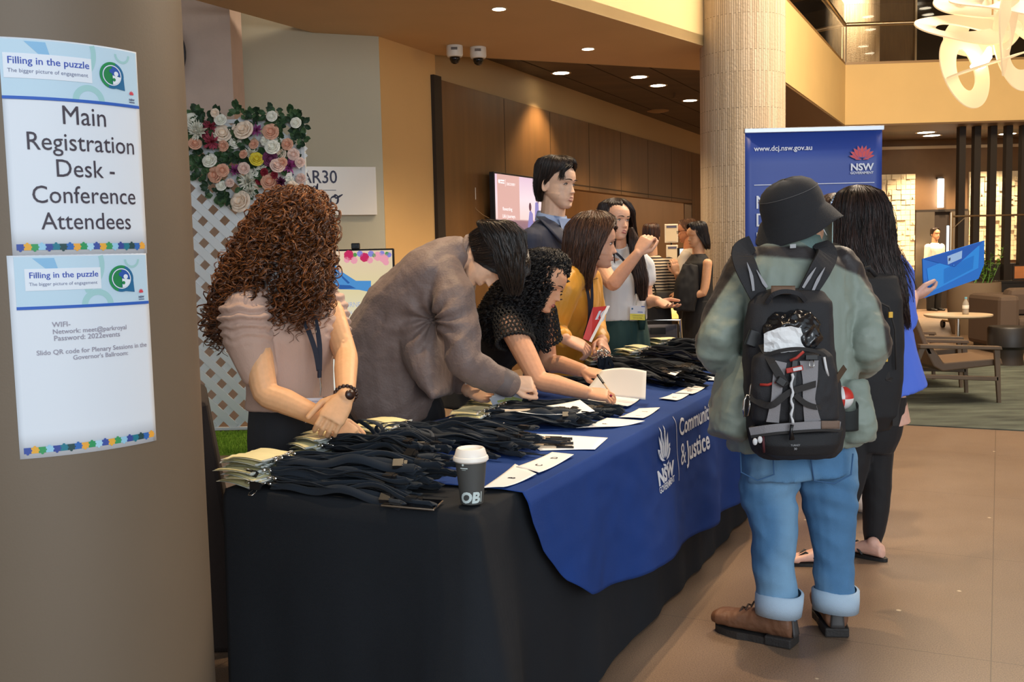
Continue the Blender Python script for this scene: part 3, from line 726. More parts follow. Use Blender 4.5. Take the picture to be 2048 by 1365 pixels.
def blue_cloth():
    t0_, t1_ = .235, 3.4; nu = 260; mb = MB(); rows = []
    for j in range(30):
        rows.append([blue_pt(t0_+(t1_-t0_)*i/nu, -(TD-.02)*(1-j/30)) for i in range(nu+1)])
    for j in range(46):
        q = j/45
        rows.append([blue_pt(t0_+(t1_-t0_)*i/nu, (TZ-zbot(t0_+(t1_-t0_)*i/nu))*q**1.15+.0005) for i in range(nu+1)])
    vs = [p for r in rows for p in r]; n = nu+1
    fs = [(j*n+i, j*n+i+1, (j+1)*n+i+1, (j+1)*n+i) for j in range(len(rows)-1) for i in range(nu)]
    return mb.add(vs, fs)
blue_m = mat('royal_blue_cloth', rgb(32, 63, 130), 0.85, var=.06, vscale=6, bump=.35, bscale=700, spec=.2)
bc_t = thing('banner_cloth', 'royal blue cloth with white department logo over the black cloth', 'tablecloth', T(1.6, 0, TZ))
o = obj('cloth', blue_cloth(), blue_m, bc_t, smooth=True, fix=False)
sm_ = o.modifiers.new('thickness', 'SOLIDIFY'); sm_.thickness = .0012; sm_.offset = -1
def petal_pts(x, y, a, L, w, n=9):
    f = Flat(); petal(f, x, y, a, L, w, n); return f.v
def emblem(parent, fn, x, y, s, fill, line, tall=False, lw=.012, cut=0.0):
    """layered flower emblem: fn(x, y, lift) maps onto the surface; petals are laid back to front with a fine outline"""
    if tall:
        P_ = [petal_pts(x+ox*s*.35, y, math.radians(a), L*s, w*s) for ox, a, L, w in ((-.42, 138, .62, .30), (.42, 42, .62, .30), (-.14, 99, 1.0, .24), (.12, 82, 1.0, .24), (-.30, 113, .84, .27), (.30, 67, .84, .27), (-.10, 97, .74, .19), (.10, 83, .74, .19))]
        for sg in (-1, 1):
            P_.append([(x+sg*px*s, y+py*s) for px, py in [(0, -.04), (.28, -.02), (.46, .08), (.54, .24), (.44, .32), (.28, .10), (.10, .0)]])
            P_.append([(x+sg*px*s, y+py*s) for px, py in [(.02, -.13), (.16, -.10), (.30, -.06), (.26, -.14), (.10, -.19), (.02, -.19)]])
    else:
        P_ = [petal_pts(x+.05*s*math.cos(math.radians(a)), y, math.radians(a), L*s, w*s) for a, L, w in ((12, .50, .15), (168, .50, .15), (32, .52, .18), (148, .52, .18), (72, .54, .18), (108, .54, .18), (52, .52, .20), (128, .52, .20), (90, .52, .19), (70, .36, .17), (110, .36, .17))]
        P_ += [[(x+sg*px*s, y+py*s) for px, py in [(.03, -.03), (.30, -.03), (.26, -.07), (.03, -.07)]] for sg in (-1, 1)]
    a_, b_ = MB(), MB()
    for k, p in enumerate(P_):
        h = .0003*k; c = (sum(q[0] for q in p)/len(p), sum(q[1] for q in p)/len(p))
        m = Flat().poly(p).mapped(lambda u, v: fn(u, v, h), cut=cut); a_.add(m.v, m.f); n = len(p)
        q = [(c[0]+(u-c[0])*(1+0*lw), c[1]+(v-c[1])) for u, v in p]; inn = [(u+(c[0]-u)*lw/max(.2*s, math.hypot(u-c[0], v-c[1]))*s, v+(c[1]-v)*lw/max(.2*s, math.hypot(u-c[0], v-c[1]))*s) for u, v in p]
        b_.add([fn(u, v, h+.00015) for u, v in q]+[fn(u, v, h+.00015) for u, v in inn], [(i, (i+1) % n, n+(i+1) % n, n+i) for i in range(n)])
    o = obj('flower_emblem', a_, fill, parent, fix=False, smooth=bool(cut)); obj('petal_outline', b_, line, o, fix=False)
def waratah(f, x, y, s):
    for a, L, w in ((90, .62, .20), (62, .58, .19), (118, .58, .19), (36, .50, .18), (144, .50, .18), (14, .46, .17), (166, .46, .17)): petal(f, x, y, math.radians(a), L*s, w*s)
def drape(x, y): return blue_pt(x, y, .0036)      # x = t along, y = metres down
def cl(fl, name, cut=.012): return obj(name, fl.mapped(lambda x, y: drape(x, -y), cut=cut), mat('white_print', rgb(222, 228, 240), .8), bc_t, fix=False, smooth=True)
mat('white_print', rgb(222, 228, 240), .8); emblem(bc_t, lambda x, y, h: blue_pt(x, -y, .0034+h), 1.43, -.155, .13, MATS['white_print'], blue_m, True, .035, .012)
cl(Flat().text('NSW', 1.43, -.232, .085, wfit=.225, hscale=.75, bold=.004), 'lettering'); cl(Flat().text('GOVERNMENT', 1.43, -.262, .03, wfit=.225, bold=.0006), 'lettering')
cl(Flat().rect(1.602, -.275, 1.607, -.02, 1, 12), 'rule')
cl(Flat().text('Communities', 1.645, -.105, .085, wfit=.54, hscale=.95, bold=.0018, align='LEFT'), 'lettering')
cl(Flat().text('&', 1.645, -.225, .09, wfit=.075, align='LEFT').text('Justice', 1.745, -.225, .085, wfit=.31, bold=.0018, align='LEFT'), 'lettering')

# ------------------------------------------------------------------ lanyards with card holders
strap_m = mat('black_webbing', rgb(29, 37, 47), .8, bump=.25, bscale=900, spec=.3, sheen=.08)
buckle_m = mat('buckle_plastic', rgb(24, 24, 26), .35); hook_m = mat('nickel', rgb(210, 205, 198), .2, 1.0)
card_m = mat('cream_card', rgb(236, 226, 176), .5, var=.05, vscale=20); sleeve_m = mat('clear_sleeve', rgb(215, 220, 215), .15, spec=.7)
rl = random.Random(3)
def lanyard_meshes(k):
    r = random.Random(100+k); L = r.uniform(.40, .47); out = {}
    mb = MB()
    tw = r.choice((0, .2, -.3, 1.1, -1.1)); a1, a2, p1, p2 = r.uniform(.006, .022), r.uniform(.002, .008), r.uniform(0, 6), r.uniform(0, 6)
    n = 26; bow = r.uniform(-.03, .03); hump = r.uniform(.004, .016)
    def strand(sgn, ph):
        pts, nr = [], []
        for i in range(n+1):
            u = i/n; x = .02+u*L
            y = sgn*.010*math.sin(math.pi*u)+a1*math.sin(u*5.5+p1)*u+a2*math.sin(u*13+p2+ph)*math.sin(math.pi*u)+bow*u*u
            z = .006+hump*math.sin(math.pi*u)**2*(1+.6*math.sin(u*9+ph))+.003*sgn*math.sin(u*15+ph)
            pts.append(V((x, y, max(.002, z)))); a = tw+.55*math.sin(u*4+p2)+.3*sgn
            nr.append(V((0, math.sin(a), abs(math.cos(a))+.25)))
        return pts, nr
    s1, n1 = strand(1, r.uniform(0, 3)); s2, n2 = strand(-1, r.uniform(0, 3))
    end = [s1[-1]+V((.012, .0, .002)), s1[-1]*.5+s2[-1]*.5+V((.022, 0, .004)), s2[-1]+V((.012, 0, .002))]
    pts = s1+end+s2[::-1]; nr = n1+[V((0, 0, 1))]*3+n2[::-1]
    mb.ribbon(pts, nr, .0165, .0018)
    out['strap'] = mesh_from(mb.v, mb.f, 'strap'); fixn(out['strap'])
    i = int(n*r.uniform(.86, .97)); c = s1[i]; ang = r.uniform(-.5, .5); M = Matrix.Translation(c+V((0, 0, .004))) @ Matrix.Rotation(ang, 4, 'Z') @ Matrix.Rotation(r.uniform(-.6, .6), 4, 'X')
    b = MB().box((-.016, -.011, -.004), (.012, .011, .004), M).box((.013, -.008, -.003), (.022, .008, .003), M)
    out['buckle'] = mesh_from(b.v, b.f, 'buckle', False)
    h = MB().tube([V((.018, 0, .008)), V((.008, .002, .010)), V((-.004, .007, .009)), V((-.012, .004, .007)), V((-.013, -.003, .006)), V((-.006, -.006, .007)), V((.004, -.002, .009))], .0018, 6)
    h.box((.012, -.006, .005), (.022, .006, .011))
    out['hook'] = mesh_from(h.v, h.f, 'hook'); fixn(out['hook'])
    ca_ = MB(); rot = Matrix.Rotation(r.uniform(-.12, .12), 4, 'Z')
    ca_.grid(lambda u, v: rot @ V((-.015-.115*u, -.045+.09*v, .004+.006*math.sin(u*2.5))), 6, 2)
    ca_.grid(lambda u, v: rot @ V((-.015-.115*u, -.045+.09*v, .0052+.006*math.sin(u*2.5))), 6, 2)
    out['card_holder'] = mesh_from(ca_.v, ca_.f, 'card')
    cs_ = MB().grid(lambda u, v: rot @ V((-.010-.125*u, -.05+.10*v, .003+.006*math.sin(u*2.5))), 6, 2)
    cs_.box((-.016, -.05, .005), (-.008, .05, .0075), rot)
    out['sleeve'] = mesh_from(cs_.v, cs_.f, 'sleeve', False)
    return out
LAN = [lanyard_meshes(k) for k in range(10)]
def lanyard_pile(badge, tip, n, spread, height, label, group, cards=True, seed=0, curl=0.0):
    """badge, tip: table positions (t,s) of the card end and the buckle end"""
    r = random.Random(seed); b = T(*badge); e = T(*tip); d = e-b; base = math.atan2(d.y, d.x); sc = d.length/.47
    side = V((-math.sin(base), math.cos(base), 0))
    for k in range(n):
        g = LAN[r.randrange(len(LAN))]; lv = k/n
        off = side*r.uniform(-spread, spread)*(1-.45*lv)+d.normalized()*r.uniform(-.02, .02)
        loc = b+off; loc.z = TZ+.008+height*lv*r.uniform(.75, 1.0)
        t = thing('lanyard', label, 'lanyard', loc, group); t.rotation_euler = (r.uniform(-.05, .05), r.uniform(-.03, .05), base+r.uniform(-.17, .17)+curl*r.random())
        t.scale = (sc*r.uniform(.92, 1.06), 1, 1+r.random()*.6)
        for nm, m in (('strap', strap_m), ('buckle', buckle_m), ('hook', hook_m), ('card_holder', card_m), ('sleeve', sleeve_m)):
            if nm in ('card_holder', 'sleeve') and (not cards): continue
            o = bpy.data.objects.new(nm, g[nm]); COL.objects.link(o); o.parent = t
            if not g[nm].materials: g[nm].materials.append(m)
def uv_of(px, py, z=TZ+.02):
    q = G(px, py, z)-TO; return (q.dot(A1), -q.dot(N1))
piles = [
 ((560, 958), (866, 976), 32, .080, .085, 'lanyard in the nearest pile, beside the phone and cup', 'lanyards in the nearest pile', 11),
 ((668, 918), (868, 940), 28, .085, .095, 'lanyard in the looped pile in front of the person in beige', 'lanyards in the looped pile', 12),
 ((800, 880), (1050, 905), 30, .075, .075, 'lanyard in the pile left of the bundled pens', 'lanyards left of the pens', 13),
 ((975, 845), (1170, 850), 26, .075, .06, 'lanyard in the pile beneath the phone and letter', 'lanyards beneath the letter', 14),
 ((1005, 816), (1215, 830), 20, .045, .030, "lanyard in the pile under the grey shirted person's hands", 'lanyards under the grey cuffs', 15),
 ((1115, 765), (1265, 775), 8, .05, .03, "lanyard in the pile behind the writing person's forearm", 'lanyards behind the forearm', 16),
 ((1215, 742), (1385, 772), 30, .09, .095, 'lanyard in the big pile right of the writing papers', 'lanyards right of the papers', 17),
 ((1290, 722), (1435, 738), 26, .085, .085, 'lanyard in the pile beyond the long white list', 'lanyards beyond the list', 18),
 ((1345, 700), (1480, 712), 24, .08, .09, 'lanyard in the farthest pile at the table end', 'lanyards at the table end', 19)]
for a, b, n, sp, ht, lb, gr, sd in piles:
    lanyard_pile(uv_of(*a), uv_of(*b), n, sp, ht, lb, gr, seed=sd)
# standing loops of the second pile
r = random.Random(5)
for k in range(5):
    c = T(*uv_of(800+r.uniform(-60, 40), 900+r.uniform(-8, 15)), TZ+.02); ru, rv = r.uniform(.05, .075), r.uniform(.035, .05)
    ax = A1*math.cos(.9+k*.35)+N1*math.sin(.9+k*.35); pts = []; nr = []
    for i in range(30):
        a = 2*math.pi*i/29; pts.append(c+ax*(ru*math.cos(a))+V((0, 0, rv+.0+rv*math.sin(a)))+ax.cross(V((0, 0, 1)))*.03*math.sin(a*2+k)); nr.append((ax*math.cos(a)+V((0, 0, math.sin(a)))))
    t = thing('lanyard', 'looped lanyard strap standing up from the looped pile', 'lanyard', c, 'standing lanyard loops')
    obj('strap', MB().ribbon(pts, nr, .0145, .0018), strap_m, t, smooth=True)
# binder clips on the bundles of cards
def binder_clip(px, py, w, label, z=.03, rot=0.0):
    q = T(*uv_of(px, py, TZ+z), TZ+z); t = thing('binder_clip', label, 'clip', q, 'binder clips on the card bundles'); h = w*.45
    R = Matrix.Translation(q) @ Matrix.Rotation(math.radians(-20)+rot, 4, 'Z')
    obj('body', MB().add([R @ V(p) for p in ((-w/2, -h/2, -.01), (w/2, -h/2, -.01), (w/2, h/2, 0), (-w/2, h/2, 0), (-w/2, -h/2, .012), (w/2, -h/2, .012), (w/2, h/2, .003), (-w/2, h/2, .003))],
        [(0, 3, 2, 1), (4, 5, 6, 7), (0, 1, 5, 4), (1, 2, 6, 5), (2, 3, 7, 6), (3, 0, 4, 7)]), buckle_m, t)
    for sg_ in (1, -1):
        pts = [V((-.007, -h/2, .012*sg_)), V((-.009, -h/2-.012, .016*sg_)), V((-.006, -h/2-.022, .02*sg_)), V((.006, -h/2-.022, .02*sg_)), V((.009, -h/2-.012, .016*sg_)), V((.007, -h/2, .012*sg_))]
        obj('handle', MB().tube([R @ p for p in pts], .0012, 6), hook_m, t, smooth=True)
binder_clip(512, 972, .032, 'small black binder clip on the nearest card bundle')
binder_clip(505, 948, .032, 'binder clip on the second card bundle near the table corner', .05)
binder_clip(622, 922, .032, 'binder clip on the bundle in front of the person in beige', .035)
binder_clip(648, 862 if False else 850, .03, 'binder clip hidden among bundles', .02) if False else None
binder_clip(994, 856, .05, 'large binder clip with silver handles above the pens sheet', .03, 1.2)

# ------------------------------------------------------------------ papers
paper_m = mat('white_paper', rgb(236, 236, 236), .7); prt = mat('black_print', rgb(40, 40, 44), .7)
def sheet(name, corners, label, cat, z=.008, sag=0.0, group=None, curl=None, n=10):
    """corners: picture points of the four corners lying on the table, in order"""
    q = [T(*uv_of(px, py, TZ+z), TZ+z) for px, py in corners]; c = sum(q, V())/4
    t = thing(name, label, cat, c, group)
    def fn(u, v):
        p = (q[0]*(1-u)+q[1]*u)*(1-v)+(q[3]*(1-u)+q[2]*u)*v
        p.z += sag*(math.sin(math.pi*u)*.6+math.sin(u*5+v*3)*.2) + (curl(u, v) if curl else 0)
        return p
    o = obj('page', MB().grid(fn, n, n), paper_m, t, smooth=True, fix=False)
    o.modifiers.new('thickness', 'SOLIDIFY').thickness = .0006
    return t, fn
def on_sheet(t, fn, items, hgt=.0016, name='lettering'):
    """letters at (u, v, size, text, angle)"""
    for u, v, sz, tx, an in items:
        p0 = fn(u, v); ex = (fn(u+.02, v)-fn(u-.02, v)).normalized(); ey = (fn(u, v+.02)-fn(u, v-.02)).normalized()
        nn = ex.cross(ey).normalized(); nn = nn if nn.z > 0 else -nn
        R = Matrix.Rotation(an, 3, nn); x_ = R @ A1; y_ = nn.cross(x_)
        f = Flat().text(tx, 0, -sz*.35, sz, bold=.0006); obj(name, f.mapped(lambda x, y: p0+x_*x+y_*y+nn*hgt), prt, t, fix=False)
lift_e = lambda h: (lambda u, v: h*abs(u-.5)**2*4)
cards = [(((965, 981), (1030, 932), (1073, 953), (1008, 979)), 'letter card B at the near table edge', [(.55, .5, .03, 'B', 0)]),
 (((1032, 938), (1104, 908), (1148, 914), (1078, 950)), 'letter card C D next to card B', [(.30, .5, .03, 'C', 0), (.75, .5, .03, 'D', 0)]),
 (((1152, 860), (1214, 839), (1290, 846), (1228, 857)), 'letter card F beyond the bundled pens', [(.5, .35, .03, 'F', 0)]),
 (((1237, 838), (1278, 820), (1320, 819), (1286, 840)), 'letter card I J beyond card F', [(.7, .5, .026, 'J', 0), (.25, .6, .026, 'I', 0)]),
 (((1318, 800), (1345, 790), (1378, 792), (1352, 804)), 'letter card K near the logo end of the papers', [(.5, .5, .026, 'K', 0)]),
 (((1350, 789), (1380, 774), (1416, 774), (1385, 791)), 'letter card O R left of the hatted person', [(.35, .5, .026, 'O', 0), (.8, .5, .026, 'R', 0)]),
 (((1390, 762), (1420, 750), (1462, 750), (1432, 764)), 'farthest letter card, beside the hatted person', [(.3, .4, .022, 'S', 0), (.8, .5, .022, 'W', 0)])]
for c, lb, it in cards:
    t, fn = sheet('letter_card', c, lb, 'card', .010, .004, 'letter cards along the front edge', lift_e(.006)); on_sheet(t, fn, it)
t, fn = sheet('paper_sheet', ((1030, 868), (1216, 876), (1190, 900), (1080, 902)), 'white sheet under the bundle of pens', 'paper', .010, .003)
t, fn = sheet('paper_sheet', ((1000, 825), (1160, 806), (1190, 830), (1040, 832)), 'white printed letter lying on the lanyards', 'paper', .060, .004, None, lift_e(.012))
for k in range(9):
    f = Flat().rect(-.05, 0, .05, .0016); p0 = fn(.45+.3*((k*7) % 3)/6, .2+.075*k); obj('print_line', f.mapped(lambda x, y: p0+N1*x*1.2+A1*y+V((0, 0, .003))), mat('grey_print', rgb(170, 170, 172), .7), t, fix=False)
t, fn = sheet('paper_sheet', ((838, 878), (850, 852), (905, 852), (890, 880)), 'white sheet beneath the looped lanyards', 'paper', .02, .004)
t, fn = sheet('paper_sheet', ((1262, 728), (1282, 718), (1366, 742), (1350, 752)), 'long white list lying over lanyards at the far end', 'paper', .075, .006)
# the form being written on and the sheet held up above it
t, fn = sheet('form_sheet', ((1155, 802), (1195, 768), (1290, 792), (1255, 818)), 'white form under the writing hand', 'form', .012, .004, None, lift_e(.01))
q0, q1, q2, q3 = P(1168, 786, 4.28), P(1204, 741, 4.33), P(1293, 743, 4.16), P(1291, 800, 4.06)
q4 = P(1240, 806, 4.06); t = thing('form_sheet', 'white sheet lifted by the left hand of the person writing', 'form', q3)
def held(u, v):
    a = q0*(1-u)+q1*u; b = (P(1248, 797, 4.06))*(1-u)+q2*u
    b = b if u > .5 else b
    top = q1*(1-v)+q2*v; bot = q0*(1-v)+q3*v
    p = bot*(1-u)+top*u; p += V((0, -.015, .014))*math.sin(math.pi*v)*u; return p
o = obj('page', MB().grid(held, 12, 12), paper_m, t, smooth=True, fix=False); o.modifiers.new('thickness', 'SOLIDIFY').thickness = .0006
# bundle of pens
pen_b = mat('pen_black', rgb(24, 22, 22), .3); pen_w = mat('pen_clear', rgb(214, 190, 160), .2)
r = random.Random(4)
for k in range(13):
    c = T(*uv_of(1092+r.uniform(-14, 14), 886+r.uniform(-7, 7), TZ+.02), TZ+.014+.005*(k % 4)); an = math.radians(-15)+r.uniform(-.16, .16)
    d = V((math.cos(an), math.sin(an), r.uniform(-.02, .02))).normalized()
    t = thing('ballpoint_pen', 'black capped ballpoint pen in the rubber banded bundle', 'pen', c, 'bundle of pens')
    obj('barrel', MB().cyl(c-d*.078, c+d*.02, .0038, 8), pen_w, t, smooth=False); obj('cap', MB().cyl(c+d*.015, c+d*.072, .0052, 8), pen_b, t); obj('tip', MB().cyl(c-d*.078, c-d*.09, .0035, 8, .001), pen_b, t)
c = T(*uv_of(1070, 884, TZ+.02), TZ+.02)
t = thing('rubber_band', 'tan rubber band around the bundle of pens', 'rubber band', c)
obj('band', MB().tube([c+V((0.004*math.cos(a), .026*math.cos(a), .017*math.sin(a))) for a in [2*math.pi*i/20 for i in range(20)]], .002, 6, closed=True), mat('rubber', rgb(206, 172, 120), .6), t, smooth=True)
def pen(a, b, label, capcol=pen_b):
    a, b = V(a), V(b); d = (b-a).normalized(); t = thing('ballpoint_pen', label, 'pen', a)
    obj('barrel', MB().cyl(a+d*.012, b-d*.05, .004, 10), pen_w, t); obj('tip', MB().cyl(a, a+d*.012, .0012, 8, .004), pen_b, t); obj('cap', MB().cyl(b-d*.055, b, .0052, 10), capcol, t)
    obj('clip', MB().box((-.001, -.001, 0), (.001, .001, .04), Matrix.Translation(b-d*.045+V((0, -.0065, 0))) @ d.to_track_quat('Z', 'Y').to_matrix().to_4x4()), capcol, t)
pen(T(*uv_of(1003, 826, TZ+.07), TZ+.076), T(*uv_of(1090, 823, TZ+.07), TZ+.078), 'pen with a black cap lying on the white letter')
PEN_TIP = P(1231, 800, 4.12); 
pen(PEN_TIP, P(1195, 750, 4.22), 'black capped pen between the hands of the person writing')
# phone
pq = [uv_of(*p) for p in ((760, 1003), (868, 1012), (888, 994), (790, 988))]
pm = MB(); c4 = [T(t_, s_, 0).to_2d() for t_, s_ in pq]
t = thing('smartphone', 'black phone with a silver rim lying by the coffee cup', 'phone', T(*pq[0], TZ))
obj('case', MB().prism(c4, TZ+.005, TZ+.011), mat('phone_rim', rgb(150, 140, 128), .25, .9), t, bevel=.003)
ctr = (c4[0]+c4[1]+c4[2]+c4[3])/4
obj('screen', MB().prism([ctr+(p-ctr)*.95 for p in c4], TZ+.0105, TZ+.0118), mat('phone_glass', rgb(8, 8, 10), .06), t)
# paper coffee cup
q = G(943, 1012, TZ+.006); cupm = mat('grey_cup_paper', rgb(72, 72, 70), .6, bump=.05, bscale=400)
cup = thing('coffee_cup', 'grey paper coffee cup with a white lid at the table corner', 'cup', V((q.x, q.y, TZ+.006)))
cb_ = V((q.x, q.y+.03, TZ+.007)); hc = .118; r0_, r1_ = .0295, .0415
obj('body', MB().lathe(cb_, [(r0_-.002, .0), (r0_, 0), (r0_+(r1_-r0_)*.5, hc*.5), (r1_, hc), (r1_-.002, hc)], 48), cupm, cup, autos=40)
lidm = mat('white_lid', rgb(244, 236, 226), .35)
obj('lid', MB().lathe(cb_, [(.02, hc-.006), (r1_+.001, hc-.008), (r1_+.005, hc-.004), (r1_+.005, hc+.002), (r1_+.003, hc+.006), (r1_+.001, hc+.007), (r1_-.004, hc+.024), (r1_-.007, hc+.027), (r1_-.010, hc+.026), (r1_-.013, hc+.020), (.004, hc+.019)], 48), lidm, cup, autos=30)
def cup_map(x, y):
    # 0 angle faces the camera
    rr = r0_+(r1_-r0_)*(y/hc)+.0006; a = -math.pi/2 + x/rr + math.atan2(cb_.x, cb_.y)*-1
    return cb_+V((rr*math.cos(a), rr*math.sin(a), y))
wpr = mat('pale_print', rgb(206, 218, 216), .6)
obj('lettering', Flat().text('OB', -.006, .006, .039, bold=.0018, shear=.15).mapped(cup_map, cut=.006), wpr, cup, fix=False)
obj('lettering', Flat().poly([(.0245, .006), (.0275, .006), (.0295, .034), (.0265, .034)]).mapped(cup_map, cut=.006), wpr, cup, fix=False)
obj('logo', Flat().disc(-.022, .107, .0032, 16).rect(-.030, .0965, -.009, .099, 6, 1).rect(-.026, .093, -.014, .0938, 6, 1).mapped(cup_map), wpr, cup, fix=False)

# ------------------------------------------------------------------ notices on the column
def col_map(px_l, py_t, w, h, tilt=0.0):
    """sheet taped to the column: returns map from sheet metres (origin top left) to the surface"""
    d = _f+_r*((px_l-CX)/F)-_u*((py_t-CY)/F)
    # hit the cylinder
    o2 = V((CAM.x-colc.x, CAM.y-colc.y)); d2 = V((d.x, d.y)); a = d2.dot(d2); b = 2*o2.dot(d2); c = o2.dot(o2)-COLR**2
    k = (-b-math.sqrt(max(0, b*b-4*a*c)))/(2*a); p = CAM+d*k
    a0 = math.atan2(p.y-colc.y, p.x-colc.x); z0_ = p.z
    ct, st = math.cos(tilt), math.sin(tilt)
    def fn(x, y, lift=.0012):
        xx = x*ct-y*st; yy = x*st+y*ct
        a_ = a0+xx/COLR; R = COLR+lift; return V((colc.x+R*math.cos(a_), colc.y+R*math.sin(a_), z0_+yy))
    return fn
def arc_map(fn, lift): return lambda x, y: fn(x, y, lift)
def notice(fn, w, h, label, big):
    t = thing('notice', label, 'notice', fn(w/2, -h))
    def part(name, fl, m, lift, cut=.02): return obj(name, fl.mapped(arc_map(fn, lift), cut=cut), m, t, fix=False, smooth=True)
    o = obj('page', MB().grid(lambda u, v: fn(u*w, -v*h, .0004), 24, 8), mat('bright_paper', rgb(222, 228, 236), .6), t, smooth=True, fix=False)
    o.modifiers.new('thickness', 'SOLIDIFY').thickness = .0008
    ml = .0 if big else .012; hb = h*.27 if big else h*.255
    part('header_band', Flat().rect(ml, -hb, w-.003, -.003, 12, 4), mat('pale_blue_print', rgb(190, 216, 232), .6), .0022)
    for fl in (Flat().ring(w*.42, -.02, .052, .062, 24, -1.2, .3), Flat().ring(w*.86, -.012, .013, .018, 20, math.pi, 2*math.pi), Flat().ring(w*.58, -hb-.0, .02, .032, 20, 0, math.pi)): part('header_ring', fl, mat('pale_teal_print', rgb(160, 204, 206), .6), .0026)
    part('header_wedge', Flat().poly([(w*.16, -.006), (w*.30, -.006), (w*.33, -.036), (w*.27, -.034)]), mat('sky_print', rgb(136, 186, 222), .6), .0026)
    part('title_box', Flat().rect(w*.02+ml*2, -hb*.68, w*.61, -hb*.26, 6, 2), mat('box_print', rgb(226, 233, 242), .6), .003)
    part('rule', Flat().rect(ml, -hb-.004, w-.002, -hb+.002, 14, 1), mat('blue_print', rgb(40, 94, 186), .6), .003)
    x0 = w*.045+ml*2; ww = w*.54-ml*2
    part('lettering', Flat().text('Filling in the puzzle', x0, -hb*.44, .02, wfit=ww, align='LEFT').text('Filling in the puzzle', x0+.0005, -hb*.44, .02, wfit=ww, align='LEFT').text('Filling in the puzzle', x0+.00025, -hb*.44+.0003, .02, wfit=ww, align='LEFT'), mat('royal_print', rgb(66, 92, 186), .6), .0036, .01)
    part('lettering', Flat().text('The bigger picture of engagement', x0, -hb*.585, .012, wfit=ww*.99, align='LEFT', bold=0), mat('slate_print', rgb(110, 118, 150), .6), .0036, .01)
    bx_, by_, br_ = w*.765, -hb*.5, w*.098
    part('speech_bubble', Flat().disc(bx_, by_, br_).poly([(bx_+br_*.25, by_-br_*.95), (bx_+br_*1.05, by_-br_*1.05), (bx_+br_*.98, by_-br_*.1)]), mat('teal_blue_print', rgb(28, 104, 150), .6), .0036)
    part('bubble_green', Flat().ring(bx_, by_, br_*.80, br_*1.0, 24, math.radians(70), math.radians(250)), mat('green_print', rgb(26, 140, 78), .6), .004)
    part('bubble_ring', Flat().ring(bx_, by_, br_*.70, br_*.77, 32), mat('box_print', None), .0042)
    part('puzzle_green', Flat().poly([(bx_+br_*.68*math.cos(a), by_+br_*.68*math.sin(a)) for a in [math.radians(90+180*i/16) for i in range(17)]]).disc(bx_+br_*.05, by_-br_*.1, br_*.16, 14), mat('leaf_print', rgb(22, 130, 72), .6), .0042)
    part('puzzle_blue', Flat().poly([(bx_, by_)]+[(bx_+br_*.68*math.cos(a), by_+br_*.68*math.sin(a)) for a in [math.radians(90*i/10) for i in range(11)]]).disc(bx_-br_*.05, by_+br_*.32, br_*.17, 14), mat('royal_blue_print', rgb(36, 84, 170), .6), .0046)
    part('puzzle_white', Flat().poly([(bx_+br_*.02, by_)]+[(bx_+br_*.68*math.cos(-a), by_+br_*.68*math.sin(-a)) for a in [math.radians(8+80*i/10) for i in range(11)]]).disc(bx_+br_*.32, by_+br_*.14, br_*.18, 14).rect(bx_+br_*.24, by_-.1*br_, bx_+br_*.40, by_+br_*.1), mat('box_print', None), .005)
    part('puzzle_notch', Flat().disc(bx_+br_*.12, by_-br_*.32, br_*.13, 14), mat('leaf_print', None), .0054)
    f = Flat(); waratah(f, w*.925, -hb*.80, w*.05); part('flower_emblem', f, mat('red_print', rgb(214, 68, 84), .6), .0036)
    part('lettering', Flat().text('NSW', w*.925, -hb*.91, .012, wfit=w*.05, bold=.0004), mat('navy_print', rgb(60, 68, 108), .6), .0036); part('rule', Flat().rect(w*.90, -hb*.945, w*.95, -hb*.93), mat('navy_print', None), .0036)
    cols = [rgb(58, 82, 160), rgb(232, 172, 60), rgb(54, 152, 92), rgb(150, 200, 226), rgb(52, 72, 150), rgb(30, 120, 140), rgb(30, 70, 74), rgb(44, 104, 180), rgb(236, 168, 60), rgb(40, 150, 90), rgb(170, 212, 232)]
    yb = -h+.016; nn = 20; ww = (w-.016)/nn; grp = {}
    for i in range(nn):
        fl = grp.setdefault(i, Flat()); xx = .008+i*ww; fl.rect(xx, yb-.006, xx+ww, yb+.006)
        fl.disc(xx+ww*.5, yb+(.0065 if i % 2 else -.0065), .0026, 10); fl.disc(xx+ww, yb, .002, 8)
    for k, fl in grp.items(): part('puzzle_piece', fl, mat('border_%d' % (k % 11), cols[k % 11], .6), .003)
    return t, part
mat('navy_print', rgb(60, 68, 108), .6)
dkp = mat('charcoal_print', rgb(62, 54, 66), .6); gyp = mat('grey_text_print', rgb(150, 146, 160), .6)
fA = col_map(-4, 73, .30, .42); fB = col_map(13, 512, .30, .42)
# the width of each page reaches the picture point of its right edge
def width_to(fn, px, py):
    best = min((abs(project(fn(w_*.001, 0))[0]-px), w_*.001) for w_ in range(150, 420)); return best[1]
def project(p):
    d = V(p)-CAM; z_ = d.dot(_f); return (CX+F*d.dot(_r)/z_, CY-F*d.dot(_u)/z_)
wA = width_to(fA, 272, 110); wB = width_to(fB, 292, 512)
hA = .43; hB = .40
for h_try in range(300, 520, 2):
    if project(fA(wA*.5, -h_try*.001))[1] > 508: hA = h_try*.001; break
for h_try in range(300, 560, 2):
    if project(fB(wB*.5, -h_try*.001))[1] > 903: hB = h_try*.001; break
t, part = notice(fA, wA, hA, 'upper white notice on the column reading Main Registration Desk', True)
for k, (tx, wf) in enumerate((('Main', .31), ('Registration', .78), ('Desk -', .42), ('Conference', .755), ('Attendees', .655))):
    part('lettering', Flat().text(tx, wA*(.53 if k else .54), -hA*(.385+.1235*k), .05, wfit=wA*wf, hscale=1.12), dkp, .003, .012)
t, part = notice(fB, wB, hB, 'lower white notice on the column with network details', False)
